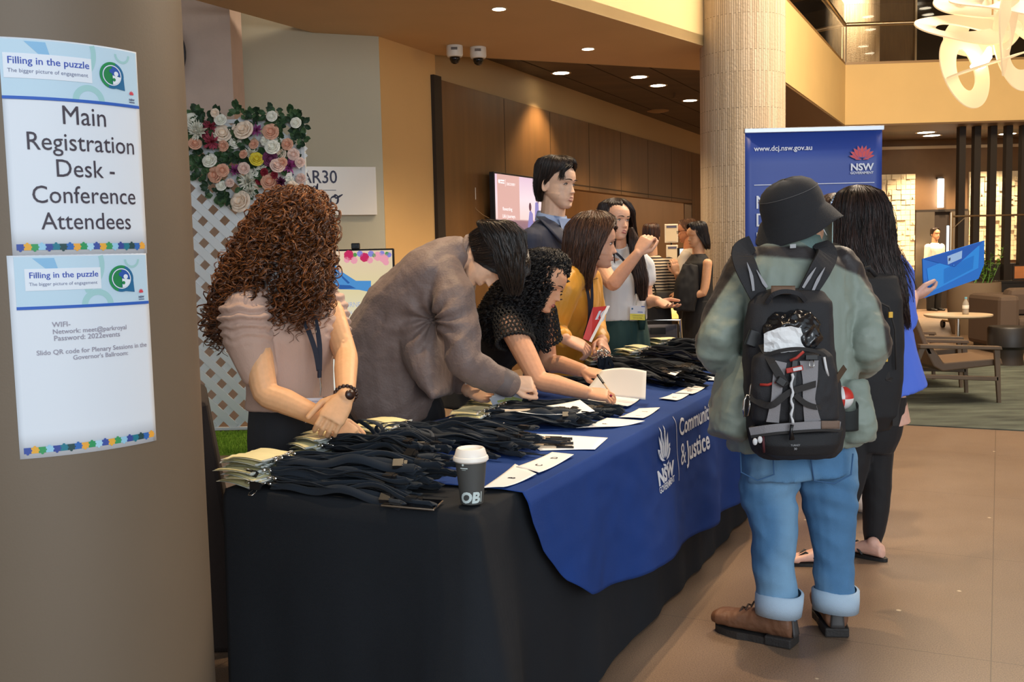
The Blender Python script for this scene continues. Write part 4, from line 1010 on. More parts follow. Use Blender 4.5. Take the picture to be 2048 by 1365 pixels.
for k, (tx, x_, wf) in enumerate((('WIFI-', .26, .12), ('Network: meet@parkroyal', .26, .52), ('Password: 2022events', .265, .46))):
    part('lettering', Flat().text(tx, wB*x_, -hB*(.355+.034*k), .014, wfit=wB*wf, align='LEFT', bold=.0001), gyp, .003, .01)
part('lettering', Flat().text('Slido QR code for Plenary Sessions in the', wB*.55, -hB*.49, .014, wfit=wB*.80, bold=.0001), gyp, .003, .01)
part('lettering', Flat().text("Governor's Ballroom:", wB*.585, -hB*.523, .014, wfit=wB*.40, bold=.0001), gyp, .003, .01)
# dark cloth covered stand behind the column
qa, qb = P(412, 790, 3.6), P(455, 968, 3.6)
ds = MB(); bx0 = -1.75
for_ring = []
for z_, xr in ((0.0, P(470, 1030, 3.6).x+.06), (.5, P(452, 955, 3.6).x), (qa.z, P(414, 790, 3.6).x)):
    for_ring.append([V((bx0, 3.45, z_)), V((xr*.96, 3.45, z_)), V((xr*1.10, 3.95, z_)), V((bx0, 3.95, z_))])
o = obj('draped_stand', ds.loft(for_ring), mat('dark_brown_cloth', rgb(40, 30, 26), .85, bump=.2, bscale=300), None, bevel=.02, base=(bx0, 3.7, 0)); tag(o, 'dark cloth draped stand half hidden behind the column', 'draped stand')
# ================================================================== lattice with flowers, kiosk, banner, lounge
YL = 7.95
lw = mat('white_painted_wood', rgb(226, 230, 232), .55)
lx0, lx1 = P(330, 500, YL).x, P(611, 330, YL).x; lz0, lz1 = P(430, 856, YL).z, P(600, 236, YL).z
lat = thing('lattice_screen', 'white diagonal lattice screen behind the person in beige', 'lattice', ((lx0+lx1)/2, YL, 0))
def clip_seg(c, sgn):
    # line z = sgn*x + c inside the rectangle
    pts = []
    for x in (lx0, lx1):
        z = sgn*x+c
        if lz0 <= z <= lz1: pts.append((x, z))
    for z in (lz0, lz1):
        x = (z-c)/sgn
        if lx0 < x < lx1: pts.append((x, z))
    if len(pts) < 2: return None
    pts.sort(); return pts[0], pts[-1]
step = .173; nslat = 0
for sgn, y in ((-1, 0.0), (1, .012)):
    k = lz0-max(sgn*lx0, sgn*lx1)-.2
    while k < lz1-min(sgn*lx0, sgn*lx1)+.2:
        s = clip_seg(k, sgn)
        if s:
            (xa_, za_), (xb_, zb_) = s; d = V((xb_-xa_, 0, zb_-za_)); L = d.length
            if L > .03:
                M = Matrix.Translation(V((xa_, YL+y, za_))) @ Matrix.Rotation(-math.atan2(d.z, d.x), 4, 'Y')
                obj('slat', MB().box((0, -.005, -.031), (L, .005, .031), M), lw, lat); nslat += 1
        k += step
for x in (lx0, lx1-.03): obj('frame', MB().box((x, YL-.012, lz0-.03), (x+.03, YL+.03, lz1)), lw, lat)
for z in (lz0-.03, lz1-.03): obj('frame', MB().box((lx0, YL-.012, z), (lx1, YL+.03, z+.03)), lw, lat)
obj('base', MB().box((lx0, YL-.03, 0.02), (lx1, YL+.10, lz0-.02)), mat('dark_base', rgb(70, 60, 48), .7), lat)
# artificial grass mat
ga, gb = G(436, 913), G(497, 908); gz = .03
gx1 = lx1+.3
gm = mat('artificial_grass', rgb(118, 156, 44), .9, var=.25, vscale=60)
mb = MB(); rg = random.Random(9)
gx0, gy0, gy1 = lx0, G(465, 911).y, YL-.03
mb.box((gx0, gy0, 0), (gx1, gy1, .012))
for k in range(9000):
    x, y = rg.uniform(gx0+.3, gx1-.6), rg.uniform(gy0, gy1); a = rg.uniform(0, 6.28); h = rg.uniform(.015, .03); w = .004
    mb.add([(x-w*math.cos(a), y-w*math.sin(a), .012), (x+w*math.cos(a), y+w*math.sin(a), .012), (x+rg.uniform(-.01, .01), y+rg.uniform(-.01, .01), .012+h)], [(0, 1, 2)])
o = obj('artificial_grass', mb, gm, None, fix=False); tag(o, 'bright green artificial grass mat before the lattice', 'grass mat', None, 'stuff')
# flowers
gar = thing('flower_garland', 'garland of artificial roses and leaves along the lattice top', 'flowers', P(490, 300, YL-.06))
fl_col = {'w': rgb(240, 238, 224), 'c': rgb(246, 226, 204), 'p': rgb(226, 170, 142), 'k': rgb(190, 84, 104), 'm': rgb(186, 92, 160), 'v': rgb(110, 42, 84), 'y': rgb(226, 206, 60), 'r': rgb(140, 26, 44), 'b': rgb(232, 200, 186)}
fmats = {k: mat('petals_'+k, c, .7, var=.10, vscale=40, sss=.0) for k, c in fl_col.items()}
def rose(c, r, key, seed, shaggy=False):
    rr = random.Random(seed); mb = MB(); axis = V((rr.uniform(-.35, .35), -1, rr.uniform(-.1, .45))).normalized()
    Q = axis.to_track_quat('Z', 'Y').to_matrix()
    if shaggy:
        for k in range(46):
            a, e = rr.uniform(0, 6.28), rr.uniform(.05, 1.45); d = Q @ V((math.cos(a)*math.sin(e), math.sin(a)*math.sin(e), math.cos(e))); s_ = d.cross(V((.3, .5, .8))).normalized()*r*.13
            tip = c+d*r*rr.uniform(.85, 1.1); m_ = c+d*r*.5
            mb.add([c, m_-s_, tip, m_+s_], [(0, 1, 2, 3)])
            s2 = d.cross(s_).normalized()*r*.12; mb.add([c, m_-s2, tip, m_+s2], [(0, 1, 2, 3)])
    else:
        mb.ell(c, (r*.42, r*.42, r*.42))
        for layer, (n, rad, open_, hh) in enumerate(((4, .34, .25, .62), (5, .52, .5, .55), (6, .74, .85, .42), (7, .98, 1.2, .25))):
            for k in range(n):
                a0 = 2*math.pi*(k+.5*layer+rr.uniform(-.12, .12))/n; wa = math.pi/n*1.45
                def fn(u, v, a0=a0, wa=wa, rad=rad, open_=open_, hh=hh):
                    a = a0+(u-.5)*2*wa; f_ = v**.7; R = r*(.18+(rad-.18)*f_)*(1-.10*(2*u-1)**2*v); z = r*(-.35+(hh+.35)*math.sin(f_*math.pi*.5)*(1-.25*(2*u-1)**2)) - r*.16*open_*max(0, v-.7)/.3*.6
                    return c+Q @ V((R*math.cos(a), R*math.sin(a), z))
                mb.grid(fn, 5, 4)
    o = obj('flower_head', mb, fmats[key], gar, smooth=True, fix=False); return o
flowers = [(386, 242, 17, 'w'), (398, 264, 24, 'w', 1), (390, 288, 13, 'p'), (421, 253, 17, 'k', 1), (424, 285, 20, 'k', 1), (441, 240, 12, 'w'), (445, 268, 18, 'c'), (447, 292, 11, 'p'), (488, 261, 20, 'c'), (514, 261, 15, 'm', 1),
 (542, 264, 16, 'p'), (544, 233, 11, 'w'), (470, 286, 13, 'w'), (508, 289, 10, 'p'), (487, 309, 9, 'p'), (554, 283, 11, 'w'), (575, 289, 12, 'p'), (545, 295, 15, 'w'), (561, 309, 13, 'c'), (502, 309, 15, 'w', 1),
 (513, 319, 14, 'y'), (524, 327, 14, 'w'), (541, 318, 16, 'v'), (555, 332, 15, 'b'), (579, 333, 18, 'm', 1), (420, 322, 15, 'w'), (445, 341, 13, 'p'), (470, 342, 14, 'm', 1), (431, 350, 16, 'p'), (488, 337, 12, 'b'),
 (497, 363, 22, 'w', 1), (529, 345, 9, 'r'), (549, 350, 8, 'r'), (520, 362, 9, 'r'), (540, 364, 18, 'p'), (562, 365, 14, 'v', 1), (578, 363, 11, 'w'), (587, 309, 12, 'b'), (600, 325, 10, 'b'), (602, 358, 11, 'b'), (443, 372, 11, 'w'),
 (460, 366, 9, 'b'), (500, 383, 17, 'w', 1), (482, 404, 22, 'c'), (592, 246, 11, 'w'), (506, 345, 12, 'w'), (585, 373, 11, 'c'), (430, 226, 9, 'c'), (474, 258, 10, 'c'), (530, 282, 10, 'w'), (565, 325, 10, 'p'), (410, 268, 12, 'k', 1)]
for i, fl_ in enumerate(flowers):
    px, py, pr_, key = fl_[:4]; c = P(px, py, YL-.05-.03*((i*7) % 3)); rose(c, pr_*YL/2000*1.05, key, i, len(fl_) > 4)
leaf_ms = [mat('leaf_a', rgb(52, 84, 50), .6), mat('leaf_b', rgb(74, 104, 66), .6), mat('leaf_c', rgb(40, 66, 44), .6)]
rf = random.Random(21); spots = []
for k in range(70):
    u = rf.random(); x = rf.uniform(376, 606); 
    top = 232+6*math.sin(x*.1); bot = 330+ (75*math.exp(-((x-480)/50)**2)) if x < 600 else 350
    if x < 420: bot = 345
    spots.append((x, rf.uniform(top, bot)))
spots += [(392, 230), (398, 218), (470, 222), (480, 228), (548, 220), (536, 228), (590, 240), (604, 250), (575, 230), (500, 232), (420, 375), (400, 350), (445, 392), (455, 398), (385, 325), (430, 390), (505, 226), (585, 228)]
for k, (x, y) in enumerate(spots):
    mb = MB(); c = P(x, y, YL-.04); 
    for j in range(6):
        a = rf.uniform(0, 6.28); d = V((math.cos(a), rf.uniform(-.9, -.1), math.sin(a))).normalized(); L = rf.uniform(.05, .085); s_ = d.cross(V((rf.uniform(-.4, .4), 1, rf.uniform(-.4, .4)))).normalized()*L*.34; n_ = d.cross(s_).normalized()*L*.12; b_ = c+d*.015
        mb.add([b_, b_+d*L*.35+s_*.9, b_+d*L*.7+s_*.8, b_+d*L, b_+d*L*.7-s_*.8, b_+d*L*.35-s_*.9, b_+d*L*.5-n_], [(0, 1, 6), (1, 2, 6), (2, 3, 6), (3, 4, 6), (4, 5, 6), (5, 0, 6)])
    obj('leaf_spray', mb, leaf_ms[k % 3], gar, fix=False)

# upright display screen with a webcam
YK = 7.2
kx0, kx1 = P(596, 560, YK).x, P(786, 560, YK).x; kz1 = P(712, 502, YK).z; kz0 = kz1-1.05
ki = thing('display_screen', 'upright display showing a blue dress poster behind the person in beige', 'screen', ((kx0+kx1)/2, YK, 0))
obj('bezel', MB().box((kx0-.012, YK, kz0-.02), (kx1+.012, YK+.05, kz1+.012)), blk, ki, bevel=.008)
obj('stand', MB().box(((kx0+kx1)/2-.04, YK+.02, 0.02), ((kx0+kx1)/2+.04, YK+.06, kz0)).box(((kx0+kx1)/2-.25, YK-.15, 0), ((kx0+kx1)/2+.25, YK+.25, .02)), blk, ki)
def kmat():
    m = mat('poster_light', (0, 0, 0, 1), .25); nt = m.node_tree; b = nt.nodes['Principled BSDF']; L = nt.links.new
    tc = nt.nodes.new('ShaderNodeTexCoord'); s = nt.nodes.new('ShaderNodeSeparateXYZ'); L(tc.outputs['Object'], s.inputs[0])
    mr = nt.nodes.new('ShaderNodeMapRange'); L(s.outputs[2], mr.inputs[0]); mr.inputs[1].default_value = kz0; mr.inputs[2].default_value = kz1
    r = nt.nodes.new('ShaderNodeValToRGB'); L(mr.outputs[0], r.inputs[0]); e = r.color_ramp.elements
    e[0].position = .3; e[0].color = rgb(236, 236, 222); e[1].position = 1; e[1].color = rgb(232, 206, 176)
    q_ = e.new(.75); q_.color = rgb(230, 214, 164)
    L(r.outputs[0], b.inputs['Emission Color']); b.inputs['Emission Strength'].default_value = .72; return m
obj('picture', MB().box((kx0, YK-.003, kz0), (kx1, YK+.001, kz1)), kmat(), ki)
km = plane_map((kx0, YK-.004, kz0), (1, 0, 0), (0, 0, 1)); kw, kh = kx1-kx0, kz1-kz0
def kpt(px, py): q = P(px, py, YK-.004); return (q.x-kx0, q.z-kz0)
def kp(name, fl, col, s=.75, lift=.001): return obj(name, fl.mapped(lambda x, y: km(x, y)+V((0, -lift, 0))), emit('poster_'+name+str(col[0])[:5], col, s), ki, fix=False)
kp('dress', Flat().poly([kpt(*p) for p in ((652, 508), (670, 509), (671, 522), (668, 524), (676, 538), (690, 548), (712, 562), (742, 562), (742, 585), (718, 580), (680, 579), (663, 573), (661, 582), (650, 570), (648, 530))]), rgb(78, 146, 208))
kp('dress_fold', Flat().poly([kpt(*p) for p in ((663, 573), (680, 579), (712, 577), (700, 571), (678, 570))]).poly([kpt(*p) for p in ((683, 550), (700, 566), (696, 568), (684, 556))]).poly([kpt(*p) for p in ((669, 535), (664, 560), (667, 562), (673, 540))]), rgb(46, 96, 168), .7, .002)
kp('arm', Flat().poly([kpt(*p) for p in ((669, 508), (674, 508), (677, 530), (683, 546), (680, 546), (674, 532))]), rgb(216, 170, 150), .75, .002)
for col, pts in ((rgb(198, 48, 96), ((698, 511, 10), (729, 515, 9))), (rgb(236, 160, 176), ((694, 520, 6), (708, 521, 7), (740, 521, 6), (768, 517, 9), (772, 525, 6))), (rgb(236, 234, 226), ((756, 513, 9),)), (rgb(140, 136, 210), ((720, 508, 6), (742, 508, 6), (764, 507, 5), (778, 510, 5))), (rgb(84, 150, 80), ((710, 510, 4), (748, 511, 4), (774, 508, 4)))):
    f = Flat()
    for x, y, r_ in pts:
        for k in range(7): f.disc(*[a+b for a, b in zip(kpt(x, y), (r_*.5*math.cos(k*.9)*YK/2000, r_*.5*math.sin(k*.9)*YK/2000))], r_*.55*YK/2000, 12)
    kp('blossoms', f, col, .75, .0025)
f = Flat(); q = kpt(676, 612); q2 = kpt(676, 627)
f.text('MELBOURNE', kpt(688, 612)[0], q[1]-.012, .05, wfit=.235, hscale=1.25).text('PARKROYAL', kpt(682, 627)[0], q2[1]-.006, .025, wfit=.175)
kp('lettering', f, rgb(170, 182, 214), .75, .002)
wc = P(711, 495, YK); wt = thing('webcam', 'small black webcam clipped on the display top', 'webcam', (wc.x, YK, kz1+.012))
obj('body', MB().box((wc.x-.03, YK-.01, kz1+.012), (wc.x+.03, YK+.03, kz1+.055)), blk, wt, bevel=.006); obj('lens', MB().cyl((wc.x-.004, YK-.01, kz1+.035), (wc.x-.004, YK-.022, kz1+.035), .014, 16), mat('lens_glass', rgb(10, 10, 14), .05), wt)

# roll up banner
YB = 6.1
b0, b1 = P(1489, 262, YB), P(1763, 262, YB); zb1 = P(1628, 262, YB).z
bn = thing('rollup_banner', 'tall blue government roll up banner in front of the pillar', 'banner', ((b0.x+b1.x)/2, YB, 0))
bw = b1.x-b0.x; bz0 = .09
ban_m = mat('banner_blue', rgb(46, 74, 160), .45, var=.03, vscale=2)
obj('panel', MB().grid(lambda u, v: V((b0.x+bw*u, YB+.012*math.sin(math.pi*u)*(1-v)-.010*(abs(2*u-1)**6), bz0+(zb1-bz0)*v)), 20, 10), ban_m, bn, smooth=True).modifiers.new('t', 'SOLIDIFY').thickness = .002
obj('top_bar', MB().box((b0.x-.002, YB-.014, zb1-.005), (b1.x+.012, YB+.012, zb1+.022)), mat('pale_aluminium', rgb(206, 212, 220), .35, .3), bn, bevel=.003)
obj('base', MB().box((b0.x-.01, YB-.12, 0), (b1.x+.01, YB+.10, .09)), mat('pale_aluminium', None), bn, bevel=.01)
obj('pole', MB().cyl((b0.x+bw/2, YB+.03, .08), (b0.x+bw/2, YB+.03, zb1), .012, 10), steel, bn)
bm_ = lambda px, py: (P(px, py, YB).x, P(px, py, YB).z)
bp_ = plane_map((0, YB-.016, 0), (1, 0, 0), (0, 0, 1)); wht = mat('banner_white', rgb(232, 236, 246), .5)
def bt(name, fl, m=wht): return obj(name, fl.mapped(bp_), m, bn, fix=False)
x_, z_ = bm_(1507, 303); x2_, _ = bm_(1623, 303); bt('lettering', Flat().text('www.dcj.nsw.gov.au', x_, z_, .04, wfit=x2_-x_, align='LEFT', bold=.0006))
cx_, cz_ = bm_(1722, 318); s_ = (bm_(1747, 318)[0]-bm_(1698, 318)[0])
emblem(bn, lambda x, y, h: bp_(x, y)-V((0, h, 0)), cx_, cz_+.004, s_, mat('banner_red', rgb(222, 72, 74), .5), ban_m, False, .022)
x_, z_ = bm_(1722, 341); bt('lettering', Flat().text('NSW', x_, z_, .06, wfit=s_*.94, bold=.002, hscale=.95)); x_, z_ = bm_(1722, 348.5); bt('lettering', Flat().text('GOVERNMENT', x_, z_, .02, wfit=s_*.94, bold=.0005))
x_, z_ = bm_(1507, 371); x2_, _ = bm_(1747, 371); bt('rule', Flat().rect(x_, z_-.002, x2_, z_+.002))
for py, tx in ((418, 'Making a'), (453.5, 'Difference'), (491, 'Ev')):
    x_, z_ = bm_(1509, py); f = Flat().text(tx[:1] if py != 491 else 'E', x_, z_, .113, align='LEFT', bold=0.0); bt('lettering', f)

# grey stacking chair behind the table end
YC = 6.75
gc = thing('stacking_chair', 'grey padded chair with a chrome frame behind the table end', 'chair', (P(1320, 720, YC).x, YC, 0))
cxl, cxr = P(1268, 640, YC).x, P(1362, 640, YC).x; cz1 = P(1320, 642, YC).z
grey_f = mat('grey_upholstery', rgb(92, 90, 96), .8, bump=.2, bscale=600); chrome = mat('chrome', rgb(220, 216, 210), .12, 1.0)
lean = lambda z: -.06*(z-.45)/.5
def bk_(u, v): z = .52+(cz1-.03-.52)*v; return V((cxl+.02+(cxr-cxl-.04)*u+.02*(1-v)*(2*u-1)*-0, YC+.02*math.sin(math.pi*u)-lean(z), z))
obj('backrest', MB().grid(bk_, 10, 8), grey_f, gc, smooth=True).modifiers.new('t', 'SOLIDIFY').thickness = .035
obj('grip_slot', MB().box(((cxl+cxr)/2-.05, YC-.03, cz1-.09), ((cxl+cxr)/2+.05, YC+.01, cz1-.045)), blk, gc)
obj('frame', MB().tube([V((cxl-.02, YC+.02, .01)), V((cxl-.01, YC+.03, .5)), V((cxl, YC+.05, cz1)), V((cxr, YC+.05, cz1)), V((cxr+.02, YC+.03, .5)), V((cxr+.03, YC+.02, .01))], .014, 10), chrome, gc, smooth=False)
obj('seat', MB().box((cxl, YC-.46, .42), (cxr, YC+.01, .49)), grey_f, gc, bevel=.02)
for x in (cxl+.02, cxr-.02): obj('leg', MB().cyl((x, YC-.42, 0.005), (x, YC-.40, .43), .012, 8), chrome, gc)

# reception desk with a lit stone front
YR = 11.3
rx0, rx1 = P(1343, 560, YR).x, P(1400, 560, YR).x; rz1 = P(1343, 531, YR).z; rz0 = P(1360, 638, YR).z
rd_ = thing('reception_desk', 'reception desk with a glowing yellow stone front', 'desk', (rx0, YR, 0))
def onyx():
    m = mat('lit_onyx', rgb(230, 180, 90), .3, emis=rgb(255, 198, 92), estr=.9); nt = m.node_tree; b = nt.nodes['Principled BSDF']; L = nt.links.new
    tc = nt.nodes.new('ShaderNodeTexCoord'); n = nt.nodes.new('ShaderNodeTexNoise'); n.inputs['Scale'].default_value = 3.5; n.inputs['Detail'].default_value = 6; n.inputs['Distortion'].default_value = 1.5; L(tc.outputs['Object'], n.inputs['Vector'])
    r = nt.nodes.new('ShaderNodeValToRGB'); L(n.outputs[0], r.inputs[0]); e = r.color_ramp.elements; e[0].position = .38; e[0].color = rgb(255, 228, 150); e[1].position = .62; e[1].color = rgb(240, 176, 70); q = e.new(.5); q.color = rgb(255, 214, 120)
    L(r.outputs[0], b.inputs['Emission Color']); return m
obj('lit_front', MB().box((rx0, YR, rz0), (rx1+.25, YR+.05, rz1)), onyx(), rd_)
obj('counter', MB().box((rx0-.02, YR-.03, rz1), (rx1+.3, YR+.6, rz1+.03)), dk_m, rd_); obj('plinth', MB().box((rx0+.05, YR+.04, 0), (rx1+.25, YR+.5, rz0)), dk_m, rd_); obj('side', MB().box((rx0-.01, YR+.05, rz0), (rx0+.03, YR+.6, rz1)), dk_m, rd_)
# framed notices and monitor by the desk
YN = 13.0
nm = mat('notice_paper', rgb(214, 198, 170), .6); nf = mat('notice_frame', rgb(224, 214, 196), .4)
for (x0, y0, x1_, y1_), lb in (((1330, 448, 1356, 486), 'upper framed white notice standing behind the reception desk'), ((1333, 490, 1356, 532), 'lower framed white notice standing behind the reception desk')):
    a = P(x0, y1_, YN); b = P(x1_, y0, YN); t = thing('framed_notice', lb, 'notice', a)
    obj('frame', MB().box((a.x, YN, a.z), (b.x, YN+.03, b.z)), nf, t, bevel=.004)
    obj('page', MB().box((a.x+.015, YN-.004, a.z+.015), (b.x-.015, YN, b.z-.015)), nm, t); obj('heading', MB().box((a.x+.02, YN-.006, b.z-.05), (b.x-.02, YN-.004, b.z-.02)), mat('slate_band', rgb(84, 84, 110), .6), t)
    obj('stand', MB().cyl(((a.x+b.x)/2, YN+.02, .0), ((a.x+b.x)/2, YN+.02, a.z), .012, 8), dk_m, t)
a, b = P(1357, 522, 11.6), P(1367, 496, 11.6); t = thing('monitor', 'computer monitor on the reception desk', 'monitor', (a.x, 11.6, rz1+.03))
obj('panel', MB().box((a.x-.01, 11.6, a.z), (b.x+.03, 11.63, b.z)), blk, t); obj('screen', MB().box((a.x+.015, 11.596, a.z+.01), (b.x+.025, 11.6, b.z-.01)), emit('monitor_glow', (.75, .88, 1, 1), 1.0), t); obj('stand', MB().box((a.x+.01, 11.61, rz1+.03), (b.x, 11.63, a.z)), blk, t)

# ------------------------------------------------------------------ lounge
leather = mat('brown_leather', rgb(112, 88, 66), .5, bump=.1, bscale=200); oak = mat('smoked_oak', rgb(104, 84, 64), .5, var=.15, vscale=6, stretch=(1, 1, 1))
def lounge_chair(off, label):
    """built in a side view, width along +Y"""
    t = thing('lounge_chair', label, 'armchair', G(1900, 800)+off, 'lounge chairs side by side')
    Wd = .62
    def S(px, py): q = P(px, py, 8.55); return V((q.x, 8.55, q.z))
    def pr(name, pts, y0, y1, m, bev=.006):
        vs = [S(*p) for p in pts]; mb = MB(); n = len(vs)
        mb.add([v+off+V((0, y0, 0)) for v in vs]+[v+off+V((0, y1, 0)) for v in vs], [tuple(range(n)), tuple(range(2*n-1, n-1, -1))]+[(i, n+i, n+(i+1) % n, (i+1) % n) for i in range(n)])
        return obj(name, mb, m, t, bevel=bev)
    for k, y in enumerate((0, Wd)):
        pr('arm', ((1838, 689), (2001, 693), (2003, 700), (1838, 697)), y-.025, y+.045, oak)
        pr('front_leg', ((1989, 700), (2001, 700), (2003, 811), (1996, 811)), y, y+.03, oak); pr('rear_leg', ((1840, 697), (1852, 697), (1828, 754), (1814, 778), (1808, 778)), y, y+.03, oak)
        pr('rail', ((1826, 749), (1998, 754), (1998, 763), (1822, 757)), y, y+.03, oak)
    pr('backrest', ((1821, 616), (1830, 611), (1862, 690), (1872, 712), (1860, 712), (1850, 690)), .045, Wd-.02, leather, .012)
    pr('seat', ((1851, 694), (1866, 690), (1893, 728), (2008, 718), (2012, 731), (1890, 745), (1872, 735)), .045, Wd-.02, leather, .012)
    return t
lounge_chair(V((0, 0, 0)), 'brown leather lounge chair with a wooden frame, the nearer of two')
lounge_chair(V((.1, .95, 0)), 'brown leather lounge chair with a wooden frame, the farther of two')
ct_ = P(1916, 629, 11.4); tbm = mat('pale_table_top', rgb(206, 182, 150), .35)
t = thing('side_table', 'round pale topped side table behind the lounge chairs', 'table', (ct_.x, ct_.y, 0)); zt2_ = ct_.z
obj('top', MB().lathe(V((ct_.x, ct_.y, 0)), [(.02, zt2_-.03), (.34, zt2_-.03), (.365, zt2_-.015), (.365, zt2_), (.02, zt2_)], 40), tbm, t, autos=40)
obj('stem', MB().cyl((ct_.x, ct_.y, .02), (ct_.x, ct_.y, zt2_-.02), .025, 14), chrome, t, autos=40); obj('foot', MB().lathe(V((ct_.x, ct_.y, 0)), [(.01, 0), (.22, 0), (.22, .012), (.03, .025)], 30), chrome, t, autos=40)
q = P(1931, 628, 11.35); t = thing('water_bottle', 'clear plastic water bottle with a blue cap on the side table', 'bottle', (q.x, q.y, zt2_))
bt0 = V((q.x, q.y, zt2_)); obj('body', MB().lathe(bt0, [(.004, .001), (.033, .002), (.035, .02), (.033, .06), (.035, .10), (.033, .13), (.014, .165), (.013, .18)], 20), mat('bottle_plastic', rgb(206, 196, 180), .15, trans=.5, ior=1.2), t, smooth=True)
obj('label', MB().lathe(bt0, [(.0355, .065), (.0358, .066), (.0358, .105), (.0355, .106)], 20), mat('bottle_label', rgb(220, 216, 205), .5), t, smooth=True); obj('cap', MB().cyl(bt0+V((0, 0, .178)), bt0+V((0, 0, .198)), .015, 14), mat('blue_cap', rgb(110, 170, 190), .4), t, autos=40)
ql = P(1948, 600, 15.2); t = thing('planter', 'big round stone grey planter behind the side table', 'planter', (ql.x, 15.2, 0))
ph = P(1948, 565, 15.2).z; obj('pot', MB().lathe(V((ql.x, 15.2, 0)), [(.02, 0), (.30, .0), (.36, ph*.3), (.385, ph*.65), (.37, ph), (.34, ph), (.33, ph-.05), (.02, ph-.06)], 40), mat('planter_stone', rgb(122, 104, 84), .8, bump=.1, bscale=60), t, autos=50)
pt = thing('potted_plant', 'green leafy plant growing in the stone planter', 'plant', (ql.x, 15.2, ph-.06)); rp = random.Random(2)
for k in range(9):
    mb = MB(); b = V((ql.x+rp.uniform(-.1, .22), 15.2+rp.uniform(-.15, .15), ph-.08)); tip = b+V((rp.uniform(-.1, .22), rp.uniform(-.1, .1), rp.uniform(.35, .62)))
    mb.tube([b, (b+tip)/2+V((.02, 0, 0)), tip], [.008, .006, .003], 5)
    for j in range(14):
        u = .25+.75*j/13; c = b+(tip-b)*u; a = rp.uniform(0, 6.28); d = V((math.cos(a), math.sin(a), .5)).normalized(); L = rp.uniform(.06, .1); s2 = d.cross(V((0, 0, 1))).normalized()*L*.32
        mb.add([c, c+d*L*.5+s2, c+d*L, c+d*L*.5-s2], [(0, 1, 2, 3)])
    obj('leaf_stem', mb, mat('plant_green', rgb(86, 128, 44), .5), pt, fix=False)
# sofa, drum stool, cabinet and picture at the right edge
YF = 12.3; fx0 = P(2000, 620, YF).x; sofm = mat('brown_sofa', rgb(86, 70, 58), .85, bump=.2, bscale=150)
t = thing('sofa', 'dark brown upholstered sofa at the right edge', 'sofa', (fx0+.9, YF, 0)); fz1 = P(2010, 592, YF).z
obj('armrest', MB().box((fx0, YF, .08), (fx0+.26, YF+.9, fz1)), sofm, t, bevel=.06); obj('backrest', MB().box((fx0+.2, YF+.65, .1), (fx0+2.0, YF+.9, fz1)), sofm, t, bevel=.05); obj('seat', MB().box((fx0+.25, YF+.02, .1), (fx0+2.0, YF+.7, .45)), sofm, t, bevel=.05); obj('cushion', MB().box((fx0+.30, YF+.35, .45), (fx0+.8, YF+.62, .8)), sofm, t, bevel=.08)
for x in (fx0+.05, fx0+1.9): obj('leg', MB().box((x, YF+.1, 0), (x+.05, YF+.8, .1)), dk_m, t)
q = G(2036, 735); t = thing('drum_stool', 'dark round drum stool before the sofa', 'stool', (q.x, q.y+.2, 0)); cs = V((q.x, q.y+.22, 0)); dr = .21
obj('cushion', MB().lathe(cs, [(.02, .44), (dr, .44), (dr+.015, .42), (dr+.015, .22), (dr-.02, .19), (.02, .19)], 36), mat('black_leather', rgb(34, 30, 28), .45), t, autos=40); obj('base', MB().lathe(cs, [(.02, 0), (dr-.05, 0), (dr-.06, .1), (dr-.05, .2), (.02, .2)], 30), mat('dark_wood', rgb(62, 50, 40), .6), t, autos=40)
YM = 16.1; mx0 = P(2003, 590, YM).x; t = thing('low_cabinet', 'low black cabinet against the dark wall', 'cabinet', (mx0+1, YM, 0)); mz = P(2020, 566, YM).z
obj('body', MB().box((mx0, YM, .06), (mx0+2, YM+.45, mz)), mat('black_lacquer', rgb(26, 24, 24), .4), t); obj('top', MB().box((mx0-.02, YM-.02, mz), (mx0+2.02, YM+.47, mz+.03)), mat('black_lacquer', None), t); obj('grille', MB().box((mx0+.1, YM-.01, .12), (mx0+1.9, YM, mz-.08)), dk_m, t)
a, b = P(2026, 562, YM+.2), P(2056, 530, YM+.2); t = thing('framed_picture', 'small framed sunset picture on the low cabinet', 'picture', (a.x, YM+.2, mz+.03)); obj('frame', MB().box((a.x, YM+.2, mz+.03), (b.x, YM+.22, b.z)), dk_m, t); obj('print', MB().box((a.x+.02, YM+.195, mz+.06), (b.x-.02, YM+.2, b.z-.02)), mat('sunset_print', rgb(190, 120, 70), .5, var=.5, vscale=3, stretch=(.2, 1, 1)), t)
# coat rail on castors
YG = 16.2; g0 = P(1899, 640, YG).x; g1 = P(2075, 640, YG).x; gz = P(1950, 432, YG).z
t = thing('coat_rail', 'slim steel coat rail on castors in front of the lift', 'coat rail', (g0, YG, 0))
obj('rail', MB().cyl((g0, YG, gz), (g1, YG, gz), .016, 8), steel, t)
for x in (g0, g1): obj('upright', MB().cyl((x, YG, .12), (x, YG, gz+.06), .028, 8), steel, t); obj('foot', MB().cyl((x, YG-.25, .12), (x, YG+.25, .12), .02, 8), steel, t)
obj('brace', MB().cyl((g0, YG, gz-.22), (g0+.25, YG, gz), .008, 6), steel, t)
for x in (g0-.0, g1):
    for dy in (-.25, .25): obj('wheel', MB().cyl((x-.02, YG+dy, .06), (x+.02, YG+dy, .06), .06, 18), blk, t)
